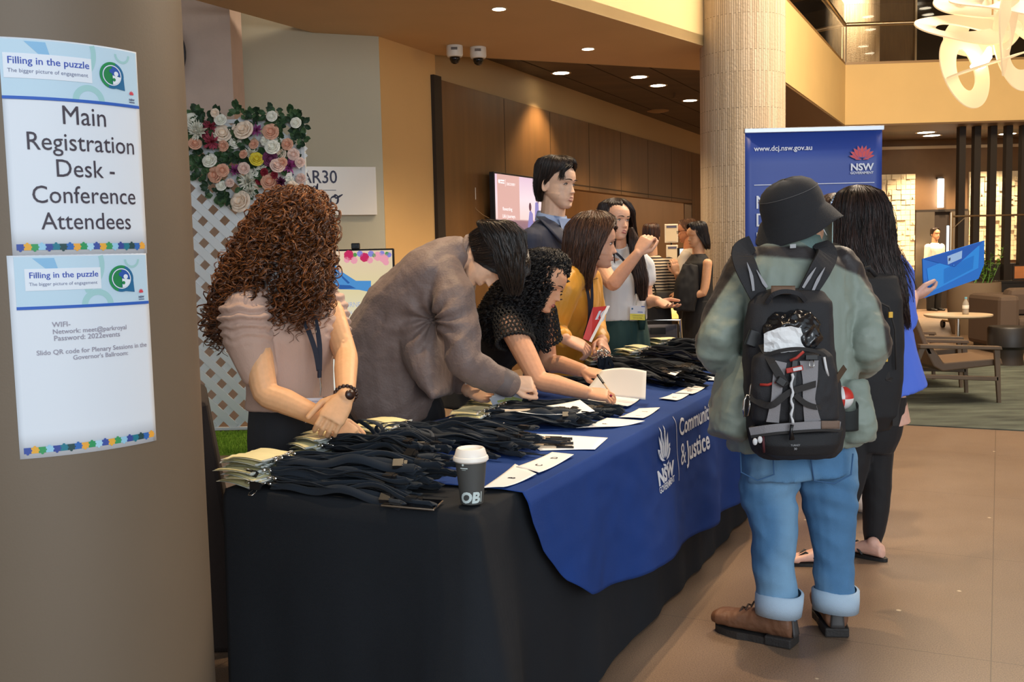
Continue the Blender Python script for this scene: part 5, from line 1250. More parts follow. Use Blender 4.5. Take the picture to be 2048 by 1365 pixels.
# ================================================================== people: builders
Z3 = V((0, 0, 1))
def organic(name, mb, m, parent, voxel, iters=4, factor=.5, post=None, paint=None, base=None, keep=None):
    """one continuous surface grown over the given shapes"""
    me = mesh_from(mb.v, mb.f, 'tmp'); fixn(me)
    o = bpy.data.objects.new('tmp', me); COL.objects.link(o)
    r = o.modifiers.new('r', 'REMESH'); r.mode = 'VOXEL'; r.voxel_size = voxel; r.use_smooth_shade = True
    if iters:
        s = o.modifiers.new('s', 'SMOOTH'); s.iterations = iters; s.factor = factor
    dg = bpy.context.evaluated_depsgraph_get(); dg.update()
    out = bpy.data.meshes.new_from_object(o.evaluated_get(dg))
    bpy.data.objects.remove(o); bpy.data.meshes.remove(me)
    n = len(out.vertices); co = np.empty(n*3); out.vertices.foreach_get('co', co); co = co.reshape(-1, 3)
    if post is not None:
        no = np.empty(n*3); out.vertex_normals.foreach_get('vector', no); no = no.reshape(-1, 3)
        co = post(co, no)
    if paint is not None:
        base_c, spots = paint
        c = np.tile(np.array(base_c[:3]), (n, 1))
        for sp in spots:
            if callable(sp): c = sp(co, c); continue
            p, rad, col, st = sp
            d2 = ((co-np.array(p))**2).sum(1)/(rad*rad); w = (np.exp(-d2**2)*st)[:, None]; c = c*(1-w)+np.array(col[:3])*w
        a = out.color_attributes.new('Col', 'FLOAT_COLOR', 'POINT'); a.data.foreach_set('color', np.hstack([c, np.ones((n, 1))]).ravel())
    off = np.array(origin_of(parent)) if parent is not None else np.zeros(3)
    out.vertices.foreach_set('co', (co-off).ravel()); out.update()
    out.polygons.foreach_set('use_smooth', [True]*len(out.polygons))
    out.name = name
    return link(name, out, m, parent)
def wrinkles(amp, sx, sy, sz, seed=0, fine=0.0, where=None):
    """soft cloth folds: ridged noise, stretched by the given frequencies"""
    def post(co, no):
        d = np.zeros(len(co))
        for i, p in enumerate(co):
            q = V((p[0]*sx+seed, p[1]*sy, p[2]*sz))
            a = 1-abs(noise.noise(q))*2.2
            b = noise.noise(q*2.3+V((5, 1, 2)))
            d[i] = amp*(a*.75+b*.4)
            if fine: d[i] += fine*noise.noise(q*6)
            if where is not None: d[i] *= where(p)
        return co+no*d[:, None]
    return post
def ring3(c, side, fwd, hw, hd, n=20, p=2.3):
    out = []
    for k in range(n):
        a = 2*math.pi*k/n; ca, sa = math.cos(a), math.sin(a)
        out.append(c+side*(hw*math.copysign(abs(ca)**(2/p), ca))+fwd*(hd*math.copysign(abs(sa)**(2/p), sa)))
    return out
def trunk(mb, rings, side, n=20, p=2.3, sub=4):
    """rings: (centre, half width along side, half depth); ring planes follow the spine"""
    C = [V(r[0]) for r in rings]; m = len(C); out = []
    for i in range((m-1)*sub+1):
        k, t = divmod(i, sub); t /= sub
        if k == m-1: k, t = m-2, 1.0
        def cr(f):
            p0, p1, p2, p3 = f(max(k-1, 0)), f(k), f(k+1), f(min(k+2, m-1))
            return (p1*2+(p2-p0)*t+(p0*2-p1*5+p2*4-p3)*t*t+(p1*3-p0-p2*3+p3)*t**3)*.5
        c = cr(lambda j: C[j]); hw = cr(lambda j: rings[j][1]); hd = cr(lambda j: rings[j][2])
        tn = (C[min(k+1, m-1)]-C[k]).normalized() if t > 0 or k == 0 else (C[min(k+1, m-1)]-C[k-1]).normalized()
        sd = (side-tn*side.dot(tn)).normalized(); fw = tn.cross(sd)
        out.append(ring3(c, sd, fw, hw, hd, n, p))
    return mb.loft(out)
def limb(mb, pts, rad, sides=16, sub=5):
    pts = [V(p) for p in pts]; P3, R3 = [], []; m = len(pts)
    for k in range(m-1):
        for s in range(sub):
            t = s/sub; p0, p1, p2, p3 = pts[max(k-1, 0)], pts[k], pts[k+1], pts[min(k+2, m-1)]
            q = (p1*2+(p2-p0)*t+(p0*2-p1*5+p2*4-p3)*t*t+(p1*3-p0-p2*3+p3)*t**3)*.5
            P3.append(p1.lerp(p2, t)*.45+q*.55); R3.append(rad[k]+(rad[k+1]-rad[k])*t)
    P3.append(pts[-1]); R3.append(rad[-1])
    return mb.tube(P3, R3, sides, round_ends=True)
# profile of the head, chin at 0
_HZ = [0, .012, .03, .045, .06, .075, .092, .11, .13, .15, .17, .19, .205, .217, .225]
_HF = [.066, .080, .079, .083, .082, .079, .0785, .0795, .0885, .089, .084, .070, .052, .032, .006]
_HB = [.028, .006, -.018, -.036, -.054, -.068, -.080, -.092, -.101, -.104, -.101, -.087, -.066, -.040, -.008]
_HW = [.020, .034, .047, .0555, .061, .0645, .067, .0695, .073, .0755, .0745, .068, .056, .037, .008]
def _ip(z, a): return float(np.interp(z, _HZ, a))
def head(mb, c, f, up=Z3, sc=1.0, nose=1.0, female=False, jaw=1.0, ears=True):
    f = V(f).normalized(); up = V(up); up = (up-f*up.dot(f)).normalized(); r = f.cross(up)
    M = Matrix(((r.x*sc, f.x*sc, up.x*sc, c.x), (r.y*sc, f.y*sc, up.y*sc, c.y), (r.z*sc, f.z*sc, up.z*sc, c.z), (0, 0, 0, 1)))
    rings = []; NA = 72
    zs = list(np.linspace(0.0005, .2245, 74))
    g = lambda x, m, s: math.exp(-((x-m)/s)**2)
    for z in zs:
        w = _ip(z, _HW); yf = _ip(z, _HF); yb = _ip(z, _HB); ym = (yf+yb)/2 + (.004 if z < .08 else 0)
        if z < .07: w *= jaw
        if female and z < .06: w *= .93
        ring = []
        for k in range(NA):
            a = 2*math.pi*k/NA; s_, c_ = math.sin(a), math.cos(a)
            pw = 2.25 if c_ > 0 else 2.0
            x = w*math.copysign(abs(s_)**(2/pw), s_); y = ym+((yf-ym) if c_ > 0 else (ym-yb))*math.copysign(abs(c_)**(2/pw), c_)
            if c_ > 0:
                ax = abs(x); d = 0
                hN = .025*max(0, min(1, (.120-z)/.045))**.9 if z > .074 else .025*max(0, 1-((.074-z)/.008))
                wd = .0068+.0070*max(0, min(1, (.115-z)/.04))
                d += nose*hN*g(x, 0, wd)
                d += .005*nose*g(ax, .012, .005)*g(z, .073, .0055)
                d -= .0095*g(ax, .031, .015)*g(z, .112, .0095)
                d += .004*g(ax, .030, .018)*g(z, .1285, .006)
                d += .0035*g(ax, .045, .016)*g(z, .090, .014)
                d += .0065*g(x, 0, .020)*g(z, .0505, .0042)+.0070*g(x, 0, .017)*g(z, .0415, .0048)
                d -= .0040*g(x, 0, .024)*g(z, .0460, .0016)
                d -= .003*g(x, 0, .020)*g(z, .0320, .005)
                d += .004*g(x, 0, .014)*g(z, .012, .008)
                y += d
            ring.append(M @ V((x, y, z-.115)))
        rings.append(ring)
    mb.loft(rings)
    if ears:
        for sg in (-1, 1):
            E = M @ Matrix.Translation((sg*.073, -.012, -.012)) @ Matrix.Rotation(sg*.35, 4, 'Z') @ Matrix.Rotation(-.15, 4, 'X')
            for k in range(12):
                pass
            pts = [V((0, .012*math.cos(a)-.004, .031*math.sin(a)*(1 if math.sin(a) > 0 else .85))) for a in [2*math.pi*i/18 for i in range(18)]]
            mb.tube([E @ p for p in pts], .0055*sc, 8, closed=True)
            mb.ell(E @ V((-sg*.003, 0, -.002)), (1, 1, 1), Matrix.Identity(3), 12, 8) if False else mb.ell(E @ V((-sg*.002, -.002, -.002)), (.006*sc, .013*sc, .027*sc), E.to_3x3().normalized(), 12, 8)
    return M
def face_details(root, M, sc, brow_col, iris=rgb(58, 38, 26), open_=1.0, brows=True, look=(0, 0), sides=(-1, 1)):
    """eyeballs, lids and eyebrows as children of the person"""
    R3 = M.to_3x3()
    for sg in sides:
        c = V((sg*.031, .0655, -.0035)); e = MB()
        e.ell(M @ c, (.0128*sc, .0095*sc, .0050*sc*open_), R3.normalized(), 20, 14)
        eo = obj('eye', e, mat('eye_white', rgb(222, 212, 204), .2), root, smooth=True)
        i_ = MB().ell(M @ (c+V((look[0]*.006, .0040, look[1]*.003-.0003))), (.0056*sc, .0062*sc, .0047*sc*min(1, open_*1.0)), R3.normalized(), 16, 10)
        obj('iris', i_, mat('iris_%d' % int(iris[0]*1000), iris, .15), eo, smooth=True)
        lid = [M @ (c+V((dx, .0088-abs(dx)*abs(dx)*26, (.0056*open_-abs(dx+sg*.001)**2*30)))) for dx in np.linspace(-.0145, .0145, 9)]
        obj('upper_lid', MB().tube(lid, [.0009*sc]+[.0019*sc]*7+[.0012*sc], 6), mat('lash_line', rgb(44, 30, 26), .6), root, smooth=True)
        if brows:
            bp_ = [M @ V((sg*x, .0905-.9*(x-.012)**2*9, .0158+.0042*math.sin(math.pi*min(1, (x-.008)/.046)))) for x in np.linspace(.010, .050, 8)]
            obj('eyebrow', MB().tube(bp_, [.0016*sc, .0026*sc, .0028*sc, .0026*sc, .0023*sc, .002*sc, .0015*sc, .0008*sc], 6), mat('brow_%d' % int(brow_col[0]*1e4), brow_col, .8), root, smooth=True)
def lips(root, M, sc, col, gap=.0, w=.024):
    up_, lo_ = MB(), MB(); xs = np.linspace(-w, w, 13); yy = lambda x: .0852-x*x*22
    up_.tube([M @ V((x, yy(x)+.0012, -.0655+.0016*math.cos(x*150)*(abs(x) < .012)-abs(x)*.09+gap*.5*(1-(x/w)**2))) for x in xs], [(.0008+.0023*(1-(x/w)**2)**.7)*sc for x in xs], 8)
    up_.tube([M @ V((x, yy(x)+.0002, -.0735-.0004+abs(x)*.10-gap*(1-(x/w)**2))) for x in xs], [(.0008+.0031*(1-(x/w)**2)**.7)*sc for x in xs], 8)
    obj('lips', up_, mat('lips_%d' % int(col[0]*1e4), col, .4), root, smooth=True)
    obj('mouth', lo_.tube([M @ V((x, yy(x)-.0028, -.0695-gap*.3)) for x in xs], [(.0006+(.0012+gap*.55)*(1-(x/w)**2))*sc for x in xs], 8), mat('mouth_dark', rgb(58, 24, 24), .6), root, smooth=True)
def lip_nostril_paint(M, col, st=.75, sc=1.0):
    return [(M @ V((x, .092, z)), .0085*sc, col, st*.35) for x in (-.014, 0, .014) for z in (-.0645, -.0735)]+[(M @ V((x, .098, -.0475)), .0042*sc, rgb(96, 52, 42), .8) for x in (-.0075, .0075)]  # lip colour, plus nostril shade painted in as dark spots
def hand(mb, w, d, n, thumb, curls=((.3, .5, .3),)*4, tcurl=(.2, .3), sc=1.0, spread=.06, tout=.7):
    """w wrist; d towards the fingers; n back of the hand; thumb = rough direction of the thumb side"""
    w = V(w); d = V(d).normalized(); n = V(n); n = (n-d*n.dot(d)).normalized(); s = d.cross(n)
    if s.dot(V(thumb)) < 0: s = -s
    L = .092*sc
    rings = []
    for u, hw, hh in ((-.10, .026, .020), (.05, .028, .019), (.3, .036, .018), (.6, .041, .016), (.85, .042, .0145), (1.0, .039, .012)):
        rings.append(ring3(w+d*L*u+s*(.002*sc if u > .3 else 0), s, n, hw*sc, hh*sc, 16, 2.6))
    mb.loft(rings)
    for (off, ln, rd), cu, k in zip(((.0295, .073, .0087), (.0098, .081, .0088), (-.0098, .075, .0084), (-.0285, .060, .0074)), curls, range(4)):
        a = 0; p = w+d*L*.93+s*off*sc+n*.001*sc; sa = (1.2-k*.9)*spread; dd = (d+s*sa).normalized(); pts = [p-dd*.012*sc, p]; 
        for ph, c_ in zip((.46, .30, .24), cu):
            a += c_; v = dd*math.cos(a)-n*math.sin(a); p = p+v*ln*ph*sc; pts.append(p)
        mb.tube(pts, [rd*sc*1.0, rd*sc*1.06, rd*sc*1.0, rd*sc*.92, rd*sc*.78], 10, round_ends=True)
    p0 = w+d*L*.16+s*.022*sc-n*.004*sc; v1 = (d*.72+s*tout-n*.35).normalized(); p1 = p0+v1*.046*sc
    ax = (d*math.cos(tcurl[0])-s*math.sin(tcurl[0])*.5-n*.25*tcurl[0]).normalized(); v2 = (v1*.45+ax*.75).normalized(); p2 = p1+v2*.034*sc
    v3 = (v2+ (d*.3-s*.6-n*.2)*tcurl[1]).normalized(); p3 = p2+v3*.027*sc
    mb.tube([p0, p1, p2, p3], [.0135*sc, .0118*sc, .0102*sc, .0085*sc], 10, round_ends=True)
    return {'d': d, 'n': n, 's': s, 'tip': w+d*L*1.8}
SKIN = mat('skin', rgb(220, 176, 148), .48, attr='Col', var=.05, vscale=60, bump=.05, bscale=500, sss=.12, spec=.35)
def skin_paint(base, knuckles=(), extra=()): 
    red = (min(1, base[0]*1.02), base[1]*.80, base[2]*.76)
    return (base, [(k, .016, red, .5) for k in knuckles]+list(extra))

# ---- hair
def tubes_np(paths, radii, sides=4):
    paths = np.asarray(paths, float); N, K, _ = paths.shape
    T = np.empty_like(paths); T[:, 1:-1] = paths[:, 2:]-paths[:, :-2]; T[:, 0] = paths[:, 1]-paths[:, 0]; T[:, -1] = paths[:, -1]-paths[:, -2]
    T /= np.linalg.norm(T, axis=2, keepdims=True)+1e-12
    ref = np.tile(np.array([.37, .61, .70]), (N, K, 1)); A = np.cross(T, ref); A /= np.linalg.norm(A, axis=2, keepdims=True)+1e-12; B = np.cross(T, A)
    an = np.arange(sides)*2*math.pi/sides
    vs = paths[:, :, None, :]+radii[:, :, None, None]*(A[:, :, None, :]*np.cos(an)[None, None, :, None]+B[:, :, None, :]*np.sin(an)[None, None, :, None])
    idx = np.arange(N*K*sides).reshape(N, K, sides)
    a = idx[:, :-1, :]; b = np.roll(idx, -1, 2)[:, :-1, :]; c = np.roll(idx, -1, 2)[:, 1:, :]; d = idx[:, 1:, :]
    f = np.stack([a, b, c, d], -1).reshape(-1, 4)
    return vs.reshape(-1, 3), f
def np_mesh(name, vs, fs, m, parent, cols=None):
    off = np.array(origin_of(parent)); me = bpy.data.meshes.new(name); n = len(vs); q = len(fs)
    me.vertices.add(n); me.vertices.foreach_set('co', (vs-off).ravel()); me.loops.add(q*4); me.loops.foreach_set('vertex_index', fs.ravel().astype(np.int32))
    me.polygons.add(q); me.polygons.foreach_set('loop_start', np.arange(0, q*4, 4, dtype=np.int32)); me.update(calc_edges=True)
    me.polygons.foreach_set('use_smooth', [True]*q)
    if cols is not None:
        a = me.color_attributes.new('Col', 'FLOAT_COLOR', 'POINT'); a.data.foreach_set('color', np.hstack([cols, np.ones((n, 1))]).ravel())
    return link(name, me, m, parent)
def hair_mat(name, rough=.38, spec=.5): return mat(name, rgb(60, 40, 30), rough, attr='Col', spec=spec)
def hair_mass(root, rings, side, depth, cols, n=700, K=26, rad=.0016, face=None, face_half=(1.0, 1.0), hair_t=.25, curl=0.0, pitch=.035, seed=1, tmin=.75, jit=.12, shell=.93, wave=0.0, name='hair', m=None, sides=4, out=0.0, shell_t=1.0, drift=0.0, part=.35, hair_ring=None, kids=4, kspread=.0032):
    """rings: (centre, half width along side, half depth along depth) from crown to tips; strands run down over them.
    face: angle left open (0 = side axis, 90 deg = depth axis), from hair_t on"""
    rg = np.random.RandomState(seed); C = np.array([list(V(r[0])) for r in rings]); hw = np.array([r[1] for r in rings]); hd = np.array([r[2] for r in rings])
    seg = np.r_[0, np.cumsum(np.linalg.norm(np.diff(C, axis=0), axis=1)+np.abs(np.diff(hw))*.9)]; tt = seg/seg[-1]
    S = np.array(side); D = np.array(depth)
    if hair_ring is not None: hair_t = float(np.interp(hair_ring, np.arange(len(tt)), tt))
    def surf(t, th, k):
        sh = t.shape; tf = t.ravel()
        cx = np.stack([np.interp(tf, tt, C[:, i]) for i in range(3)], 1); w = np.interp(tf, tt, hw); d = np.interp(tf, tt, hd); a = th.ravel(); kk = k.ravel()
        p = cx+(S[None, :]*(w*np.cos(a))[:, None]+D[None, :]*(d*np.sin(a))[:, None])*kk[:, None]
        return p.reshape(sh+(3,))
    rad = rad*.52
    th0 = rg.uniform(0, 2*math.pi, n); t1 = rg.uniform(tmin, 1.0, n); t0 = rg.uniform(0, .12, n)
    u = np.linspace(0, 1, K)[None, :]; t = t0[:, None]+(t1-t0)[:, None]*u
    th = np.repeat(th0[:, None], K, 1)
    if drift: th = th+drift*u*rg.uniform(-1, 1, n)[:, None]
    if face is not None:
        half = np.interp(t, [hair_t, min(1, hair_t+.3)], [face_half[0], face_half[1]]); half = np.where(t < hair_t, half*np.clip((t-hair_t*part)/(hair_t*(1-part)+1e-6), 0, 1), half)
        dl = (th-face+math.pi) % (2*math.pi)-math.pi
        d0 = (th0-face+math.pi) % (2*math.pi)-math.pi; sg = np.where(d0 < 0, -1., 1.)[:, None]*np.ones_like(dl)
        over = np.abs(dl) < half
        th = np.where(over, face+sg*(half+.10*rg.rand(n)[:, None]), th)
        # smooth the turn along the strand
        for _ in range(3): th[:, 1:-1] = (th[:, :-2]+th[:, 1:-1]*2+th[:, 2:])/4
    k = 1-jit*rg.rand(n)[:, None]**1.5+out*rg.rand(n)[:, None]*u
    k = np.repeat(k, K, 1) if k.shape[1] == 1 else k
    p = surf(t, th, k)
    if wave:
        ph = rg.uniform(0, 6.28, (n, 3)); L = u*seg[-1]
        for i in range(3): p[:, :, i] += wave*np.sin(L*rg.uniform(18, 34, n)[:, None]+ph[:, i:i+1])*np.clip(u*3, 0, 1)
    if curl:
        grow = np.interp(u, [0, .25, 1], [.45, .8, 1.15])
        T = np.gradient(p, axis=1); T /= np.linalg.norm(T, axis=2, keepdims=True)+1e-9
        A = np.cross(T, np.array([.3, .2, .93])); A /= np.linalg.norm(A, axis=2, keepdims=True)+1e-9; B = np.cross(T, A)
        L = np.cumsum(np.r_[np.zeros((1, n)), np.linalg.norm(np.diff(p, axis=1), axis=2).T], axis=0).T
        ph = L*2*math.pi/(pitch*rg.uniform(.75, 1.35, n)[:, None])+rg.uniform(0, 6.28, n)[:, None]
        cr = curl*rg.uniform(.55, 1.3, n)[:, None]*grow
        p = p+A*(cr*np.cos(ph))[:, :, None]+B*(cr*np.sin(ph))[:, :, None]
    if kids > 1:
        off = rg.normal(0, 1, (n, kids, 1, 3))*kspread*(1 if not curl else .9)*np.array([1, 1, 1]); off[:, 0] = 0
        off2 = rg.normal(0, 1, (n, kids, 1, 3))*kspread*.8; uu = np.linspace(0, 1, K)[None, None, :, None]
        p = (p[:, None]+off*np.clip(uu*3+.3, 0, 1)*(1-.5*uu)+off2*uu*np.sin(uu*6)).reshape(n*kids, K, 3); n = n*kids
    rr = rad*rg.uniform(.7, 1.3, n)[:, None]*np.interp(u, [0, .1, .8, 1], [.8, 1, 1, .35])
    vs, fs = tubes_np(p, np.repeat(rr, 1, 0)*np.ones((n, K)), sides)
    c0, c1 = np.array(cols[0][:3]), np.array(cols[1][:3]); mixv = rg.rand(n)**2
    cc = c0[None, :]*(1-mixv[:, None])+c1[None, :]*mixv[:, None]; cc = np.repeat(cc, K*sides, 0)
    # the mass of hair beneath the locks
    nu, nv = 48, 30; tg = np.linspace(0, shell_t, nv)[:, None]*np.ones((1, nu)); ag = np.linspace(0, 2*math.pi, nu, endpoint=False)[None, :]*np.ones((nv, 1))
    if face is not None:
        half = np.interp(tg, [hair_t, min(1, hair_t+.3)], [face_half[0], face_half[1]]); half = np.where(tg < hair_t, half*np.clip((tg-hair_t*part)/(hair_t*(1-part)+1e-6), 0, 1), half)
        g = (np.arange(nu)+.5)/nu*2-1
        ag = face+math.pi+g[None, :]*(math.pi-half)
    sv = surf(tg, ag, np.full(tg.shape, shell)*(1+.02*np.sin(ag*9+tg*20))); b0 = len(vs)
    ii = np.arange(nu*nv).reshape(nv, nu)+b0; wrap = face is None
    ra = np.roll(ii, -1, 1) if wrap else ii[:, 1:]; la = ii if wrap else ii[:, :-1]
    sf = np.stack([la[:-1], ra[:-1], ra[1:], la[1:]], -1).reshape(-1, 4)
    vs = np.vstack([vs, sv.reshape(-1, 3)]); fs = np.vstack([fs, sf]); cc = np.vstack([cc, np.tile(c0*.8, (nu*nv, 1))])
    return np_mesh(name, vs, fs, m or hair_mat('hair'), root, cc)
def rings_local(M, rows):
    """rows: (x, y, z, hw, hd) in head coordinates (z from the middle of the head)"""
    s = M.to_3x3().col[0].length
    return [(M @ V((x, y, z)), hw*s, hd*s) for x, y, z, hw, hd in rows]
def axes(M): R = M.to_3x3().normalized(); return R.col[0].copy(), R.col[1].copy(), R.col[2].copy()
def shoes(root, ankles, f, m, L=.26, name='shoe'):
    f = V((f[0], f[1], 0)).normalized()
    for a in ankles:
        mb = MB(); a = V(a); b = V((a.x, a.y, 0)); 
        rings = []
        sd = f.cross(Z3)
        for u, hw, h in ((-.30, .02, .04), (-.25, .034, .075), (0, .038, .085), (.25, .042, .065), (.55, .046, .045), (.85, .036, .038), (.98, .015, .025)):
            c = b+f*(L*u*.85)+Z3*(h/2+.004); rings.append(ring3(c, sd, Z3, hw, h/2, 14, 2.8))
        organic(name, mb.loft(rings), m, root, .006, 3)
def person(label, base, group=None): return thing('person', label, 'person', V((base[0], base[1], 0)), group)
def neck_lanyard(root, pts, m=None, w=.016, n=None):
    mb = MB(); P3 = []
    pts = [V(p) for p in pts]; m_ = len(pts)
    for k in range(m_-1):
        for s in range(6):
            t = s/6; p0, p1, p2, p3 = pts[max(k-1, 0)], pts[k], pts[k+1], pts[min(k+2, m_-1)]
            P3.append((p1*2+(p2-p0)*t+(p0*2-p1*5+p2*4-p3)*t*t+(p1*3-p0-p2*3+p3)*t**3)*.5)
    P3.append(pts[-1])
    mb.ribbon(P3, n or V((0, -1, .1)), w, .002); return mb
# ================================================================== the people at the table
black_trs = mat('black_trousers', rgb(24, 25, 30), .85, bump=.15, bscale=500, sheen=.04)
dark_shoe = mat('black_shoe', rgb(20, 20, 22), .4)
# ---------- the curly haired woman
f = V((.75, -.66, 0)).normalized(); r = f.cross(Z3)
C0 = P(588, 800, 3.38); ph1 = person('person in a beige puff sleeved blouse standing with clasped hands', (C0.x, C0.y))
tc_ = lambda px, py, Y=3.38: P(px, py, Y)
sk = rgb(228, 174, 128)
b = MB()
hM = head(b, tc_(590, 470, 3.36), (.80, -.05, -.42), (.25, -.1, 1), 1.04, female=True)
limb(b, [tc_(578, 600), tc_(583, 560, 3.37), tc_(588, 510, 3.36)], [.062, .052, .055])
trunk(b, [(tc_(600, 900), .13, .10), (tc_(592, 780), .115, .09), (tc_(584, 680), .13, .095), (tc_(578, 612), .13, .07), (tc_(578, 590), .06, .05)], r)
RS, RE, RW = P(500, 622, 3.22), P(531, 786, 3.15), P(652, 840, 3.10)
LS, LE, LW = P(655, 604, 3.55), P(692, 714, 3.30), P(691, 794, 3.07)
limb(b, [RS, RS.lerp(RE, .5), RE, RE.lerp(RW, .35), RW], [.052, .047, .042, .041, .028])
limb(b, [LS, LS.lerp(LE, .5), LE, LE.lerp(LW, .35), LW], [.048, .044, .039, .038, .029])
lh = hand(b, LW, P(650, 862, 3.00)-LW, (.25, -.85, .45), P(560, 840, 3.0)-LW, ((.35, .75, .5), (.4, .8, .5), (.45, .8, .5), (.5, .8, .5)), (.1, .1), 1.02, .03, .75)
rh = hand(b, RW+V((.005, .01, -.005)), P(716, 888, 3.08)-RW, (.25, -.7, .7), (-.3, .3, 1), ((.5, .7, .5),)*4, (.3, .3), 1.0, .02)
organic('body', b, SKIN, ph1, .0032, 3, paint=skin_paint(sk, [lh['tip']]))
bl = MB()
trunk(bl, [(tc_(583, 812), .158, .128), (tc_(581, 775), .148, .120), (tc_(578, 720), .152, .128), (tc_(578, 665), .165, .138), (tc_(576, 620), .165, .105), (tc_(577, 598), .115, .075), (tc_(578, 588), .085, .062)], r)
limb(bl, [P(512, 604, 3.25), P(492, 632, 3.21), P(497, 680, 3.2), P(517, 742, 3.19)], [.060, .082, .076, .058])
limb(bl, [P(640, 592, 3.5), P(658, 612, 3.54), P(668, 650, 3.52), P(676, 692, 3.5)], [.05, .062, .056, .048])
def ruche(p): return 1.0
def blouse_post(co, no):
    d = np.zeros(len(co)); pr_ = np.array([project(V(p)) for p in co])
    for i, p in enumerate(co):
        px, py = pr_[i]
        q = V((p[0]*9, p[1]*9, p[2]*7)); d[i] = .004*(1-2*abs(noise.noise(q)))
        if px < 545 and py < 700 and py > 590:      # gathered sleeve head
            d[i] += .009*math.sin((py-590)*.33+noise.noise(V((p[0]*22, p[1]*22, p[2]*10)))*3.2)*max(0, 1-abs(py-640)/60)
        if px > 650 and py < 680: d[i] += .005*math.sin((py-590)*.4+noise.noise(V((p[0]*22, p[1]*22, p[2]*10)))*3)
    return co+no*d[:, None]
organic('blouse', bl, mat('beige_blouse', rgb(190, 158, 142), .85, bump=.2, bscale=350, stretch=(1, 1, .3), sheen=.1), ph1, .006, 3, post=blouse_post)
tr = MB(); trunk(tr, [(tc_(602, 990), .165, .125), (tc_(600, 905), .18, .138), (tc_(592, 840), .165, .130), (tc_(585, 800), .150, .120)], r)
for sg in (-1, 1):
    a = tc_(602, 960)+r*.085*sg; limb(tr, [a, V((a.x, a.y, .45)), V((a.x, a.y, .06))], [.10, .075, .06])
organic('trousers', tr, black_trs, ph1, .008, 3, post=wrinkles(.004, 9, 9, 5))
shoes(ph1, [tc_(602, 960)+r*.085, tc_(602, 960)-r*.085], f, dark_shoe)
# wristwatch like bead bracelet
wb = MB(); ax_ = (LE-LW).normalized(); u_ = ax_.cross(V((0, -1, 0))).normalized(); v_ = ax_.cross(u_); bc_ = LW+ax_*.012
for i in range(18):
    a = 2*math.pi*i/18; wb.ell(bc_+u_*math.cos(a)*.033+v_*math.sin(a)*.031, (.007, .007, .007), None, 8, 6)
dk_ = bc_+(V((.5, -.8, .1))).normalized()*.033; wb.lathe(dk_, [(.002, -.004), (.015, -.004), (.016, .004), (.002, .005)], 16, V((.5, -.8, .1)).to_track_quat('Z', 'Y').to_matrix())
obj('bracelet', wb, mat('dark_beads', rgb(58, 36, 28), .3), ph1, smooth=True)
navy_str = mat('navy_strap', rgb(26, 30, 46), .7, bump=.1, bscale=1500)
nl = neck_lanyard(ph1, [P(588, 600, 3.26), P(612, 650, 3.235), P(630, 700, 3.225), P(638, 742, 3.225)]); nl2 = neck_lanyard(ph1, [P(612, 598, 3.27), P(630, 640, 3.25), P(639, 690, 3.232), P(639, 742, 3.222)])
nl.add(nl2.v, nl2.f); nl.cyl(P(639, 740, 3.22), P(639, 756, 3.22), .007, 8); obj('lanyard', nl, navy_str, ph1)
obj('lanyard_chain', MB().tube([P(640, 756, 3.215), P(642, 775, 3.21), P(640, 792, 3.205)], .003, 6), hook_m, ph1)
bq = [P(612, 797, 3.19), P(672, 796, 3.19), P(670, 846, 3.17), P(610, 846, 3.17)]
bo = obj('name_badge', MB().add(bq+[p+V((0, .004, 0)) for p in bq], [(0, 1, 2, 3), (7, 6, 5, 4), (0, 4, 5, 1), (1, 5, 6, 2), (2, 6, 7, 3), (3, 7, 4, 0)]), mat('badge_paper', rgb(226, 228, 236), .4), ph1)
ex_ = (bq[1]-bq[0]).normalized(); ey_ = (bq[0]-bq[3]).normalized()
obj('lettering', Flat().text('Filling in the puzzle', .048, .057, .008, wfit=.06, bold=.0003).rect(.02, .068, .07, .069).rect(.025, .048, .07, .049).mapped(plane_map(bq[3], ex_, ey_, .001)), mat('royal_print', None), bo, fix=False)
rh_rings = [(P(588, 374, 3.36), .012, .012), (P(589, 380, 3.36), .060, .06), (P(588, 398, 3.36), .100, .10), (P(584, 432, 3.36), .122, .122), (P(572, 480, 3.36), .146, .142), (P(558, 530, 3.36), .166, .155), (P(545, 580, 3.36), .182, .165), (P(536, 625, 3.37), .188, .16), (P(530, 665, 3.38), .180, .14), (P(516, 705, 3.38), .14, .11)]
cb1, cb2 = rgb(46, 24, 13), rgb(164, 94, 44)
cm1 = hair_mat('curly_hair', .28, .7)
hair_mass(ph1, rh_rings, (1, 0, 0), (0, -1, 0), (cb1, cb2), n=460, K=110, rad=.0022, kids=4, kspread=.0026, curl=.0115, pitch=.040, seed=3, tmin=.45, jit=.30, shell=.84, shell_t=.82, out=.16, drift=.45, wave=.010, m=cm1)
hair_mass(ph1, rh_rings, (1, 0, 0), (0, -1, 0), (rgb(70, 38, 20), rgb(190, 116, 60)), n=130, K=110, rad=.0021, kids=4, kspread=.0022, curl=.0145, pitch=.044, seed=31, tmin=.35, jit=.05, shell=.5, shell_t=.3, out=.22, drift=.5, wave=.016, m=cm1, name='loose_curls')
hair_mass(ph1, [(P(600, 500, 3.24), .03, .03), (P(612, 560, 3.215), .055, .035), (P(612, 610, 3.205), .055, .03), (P(602, 680, 3.20), .02, .015)], (1, 0, 0), (0, -1, 0), (cb1, cb2), n=50, K=70, rad=.0022, curl=.012, pitch=.042, seed=32, tmin=.5, jit=.7, shell=.02, shell_t=.05, wave=.006, m=cm1, name='front_curls')
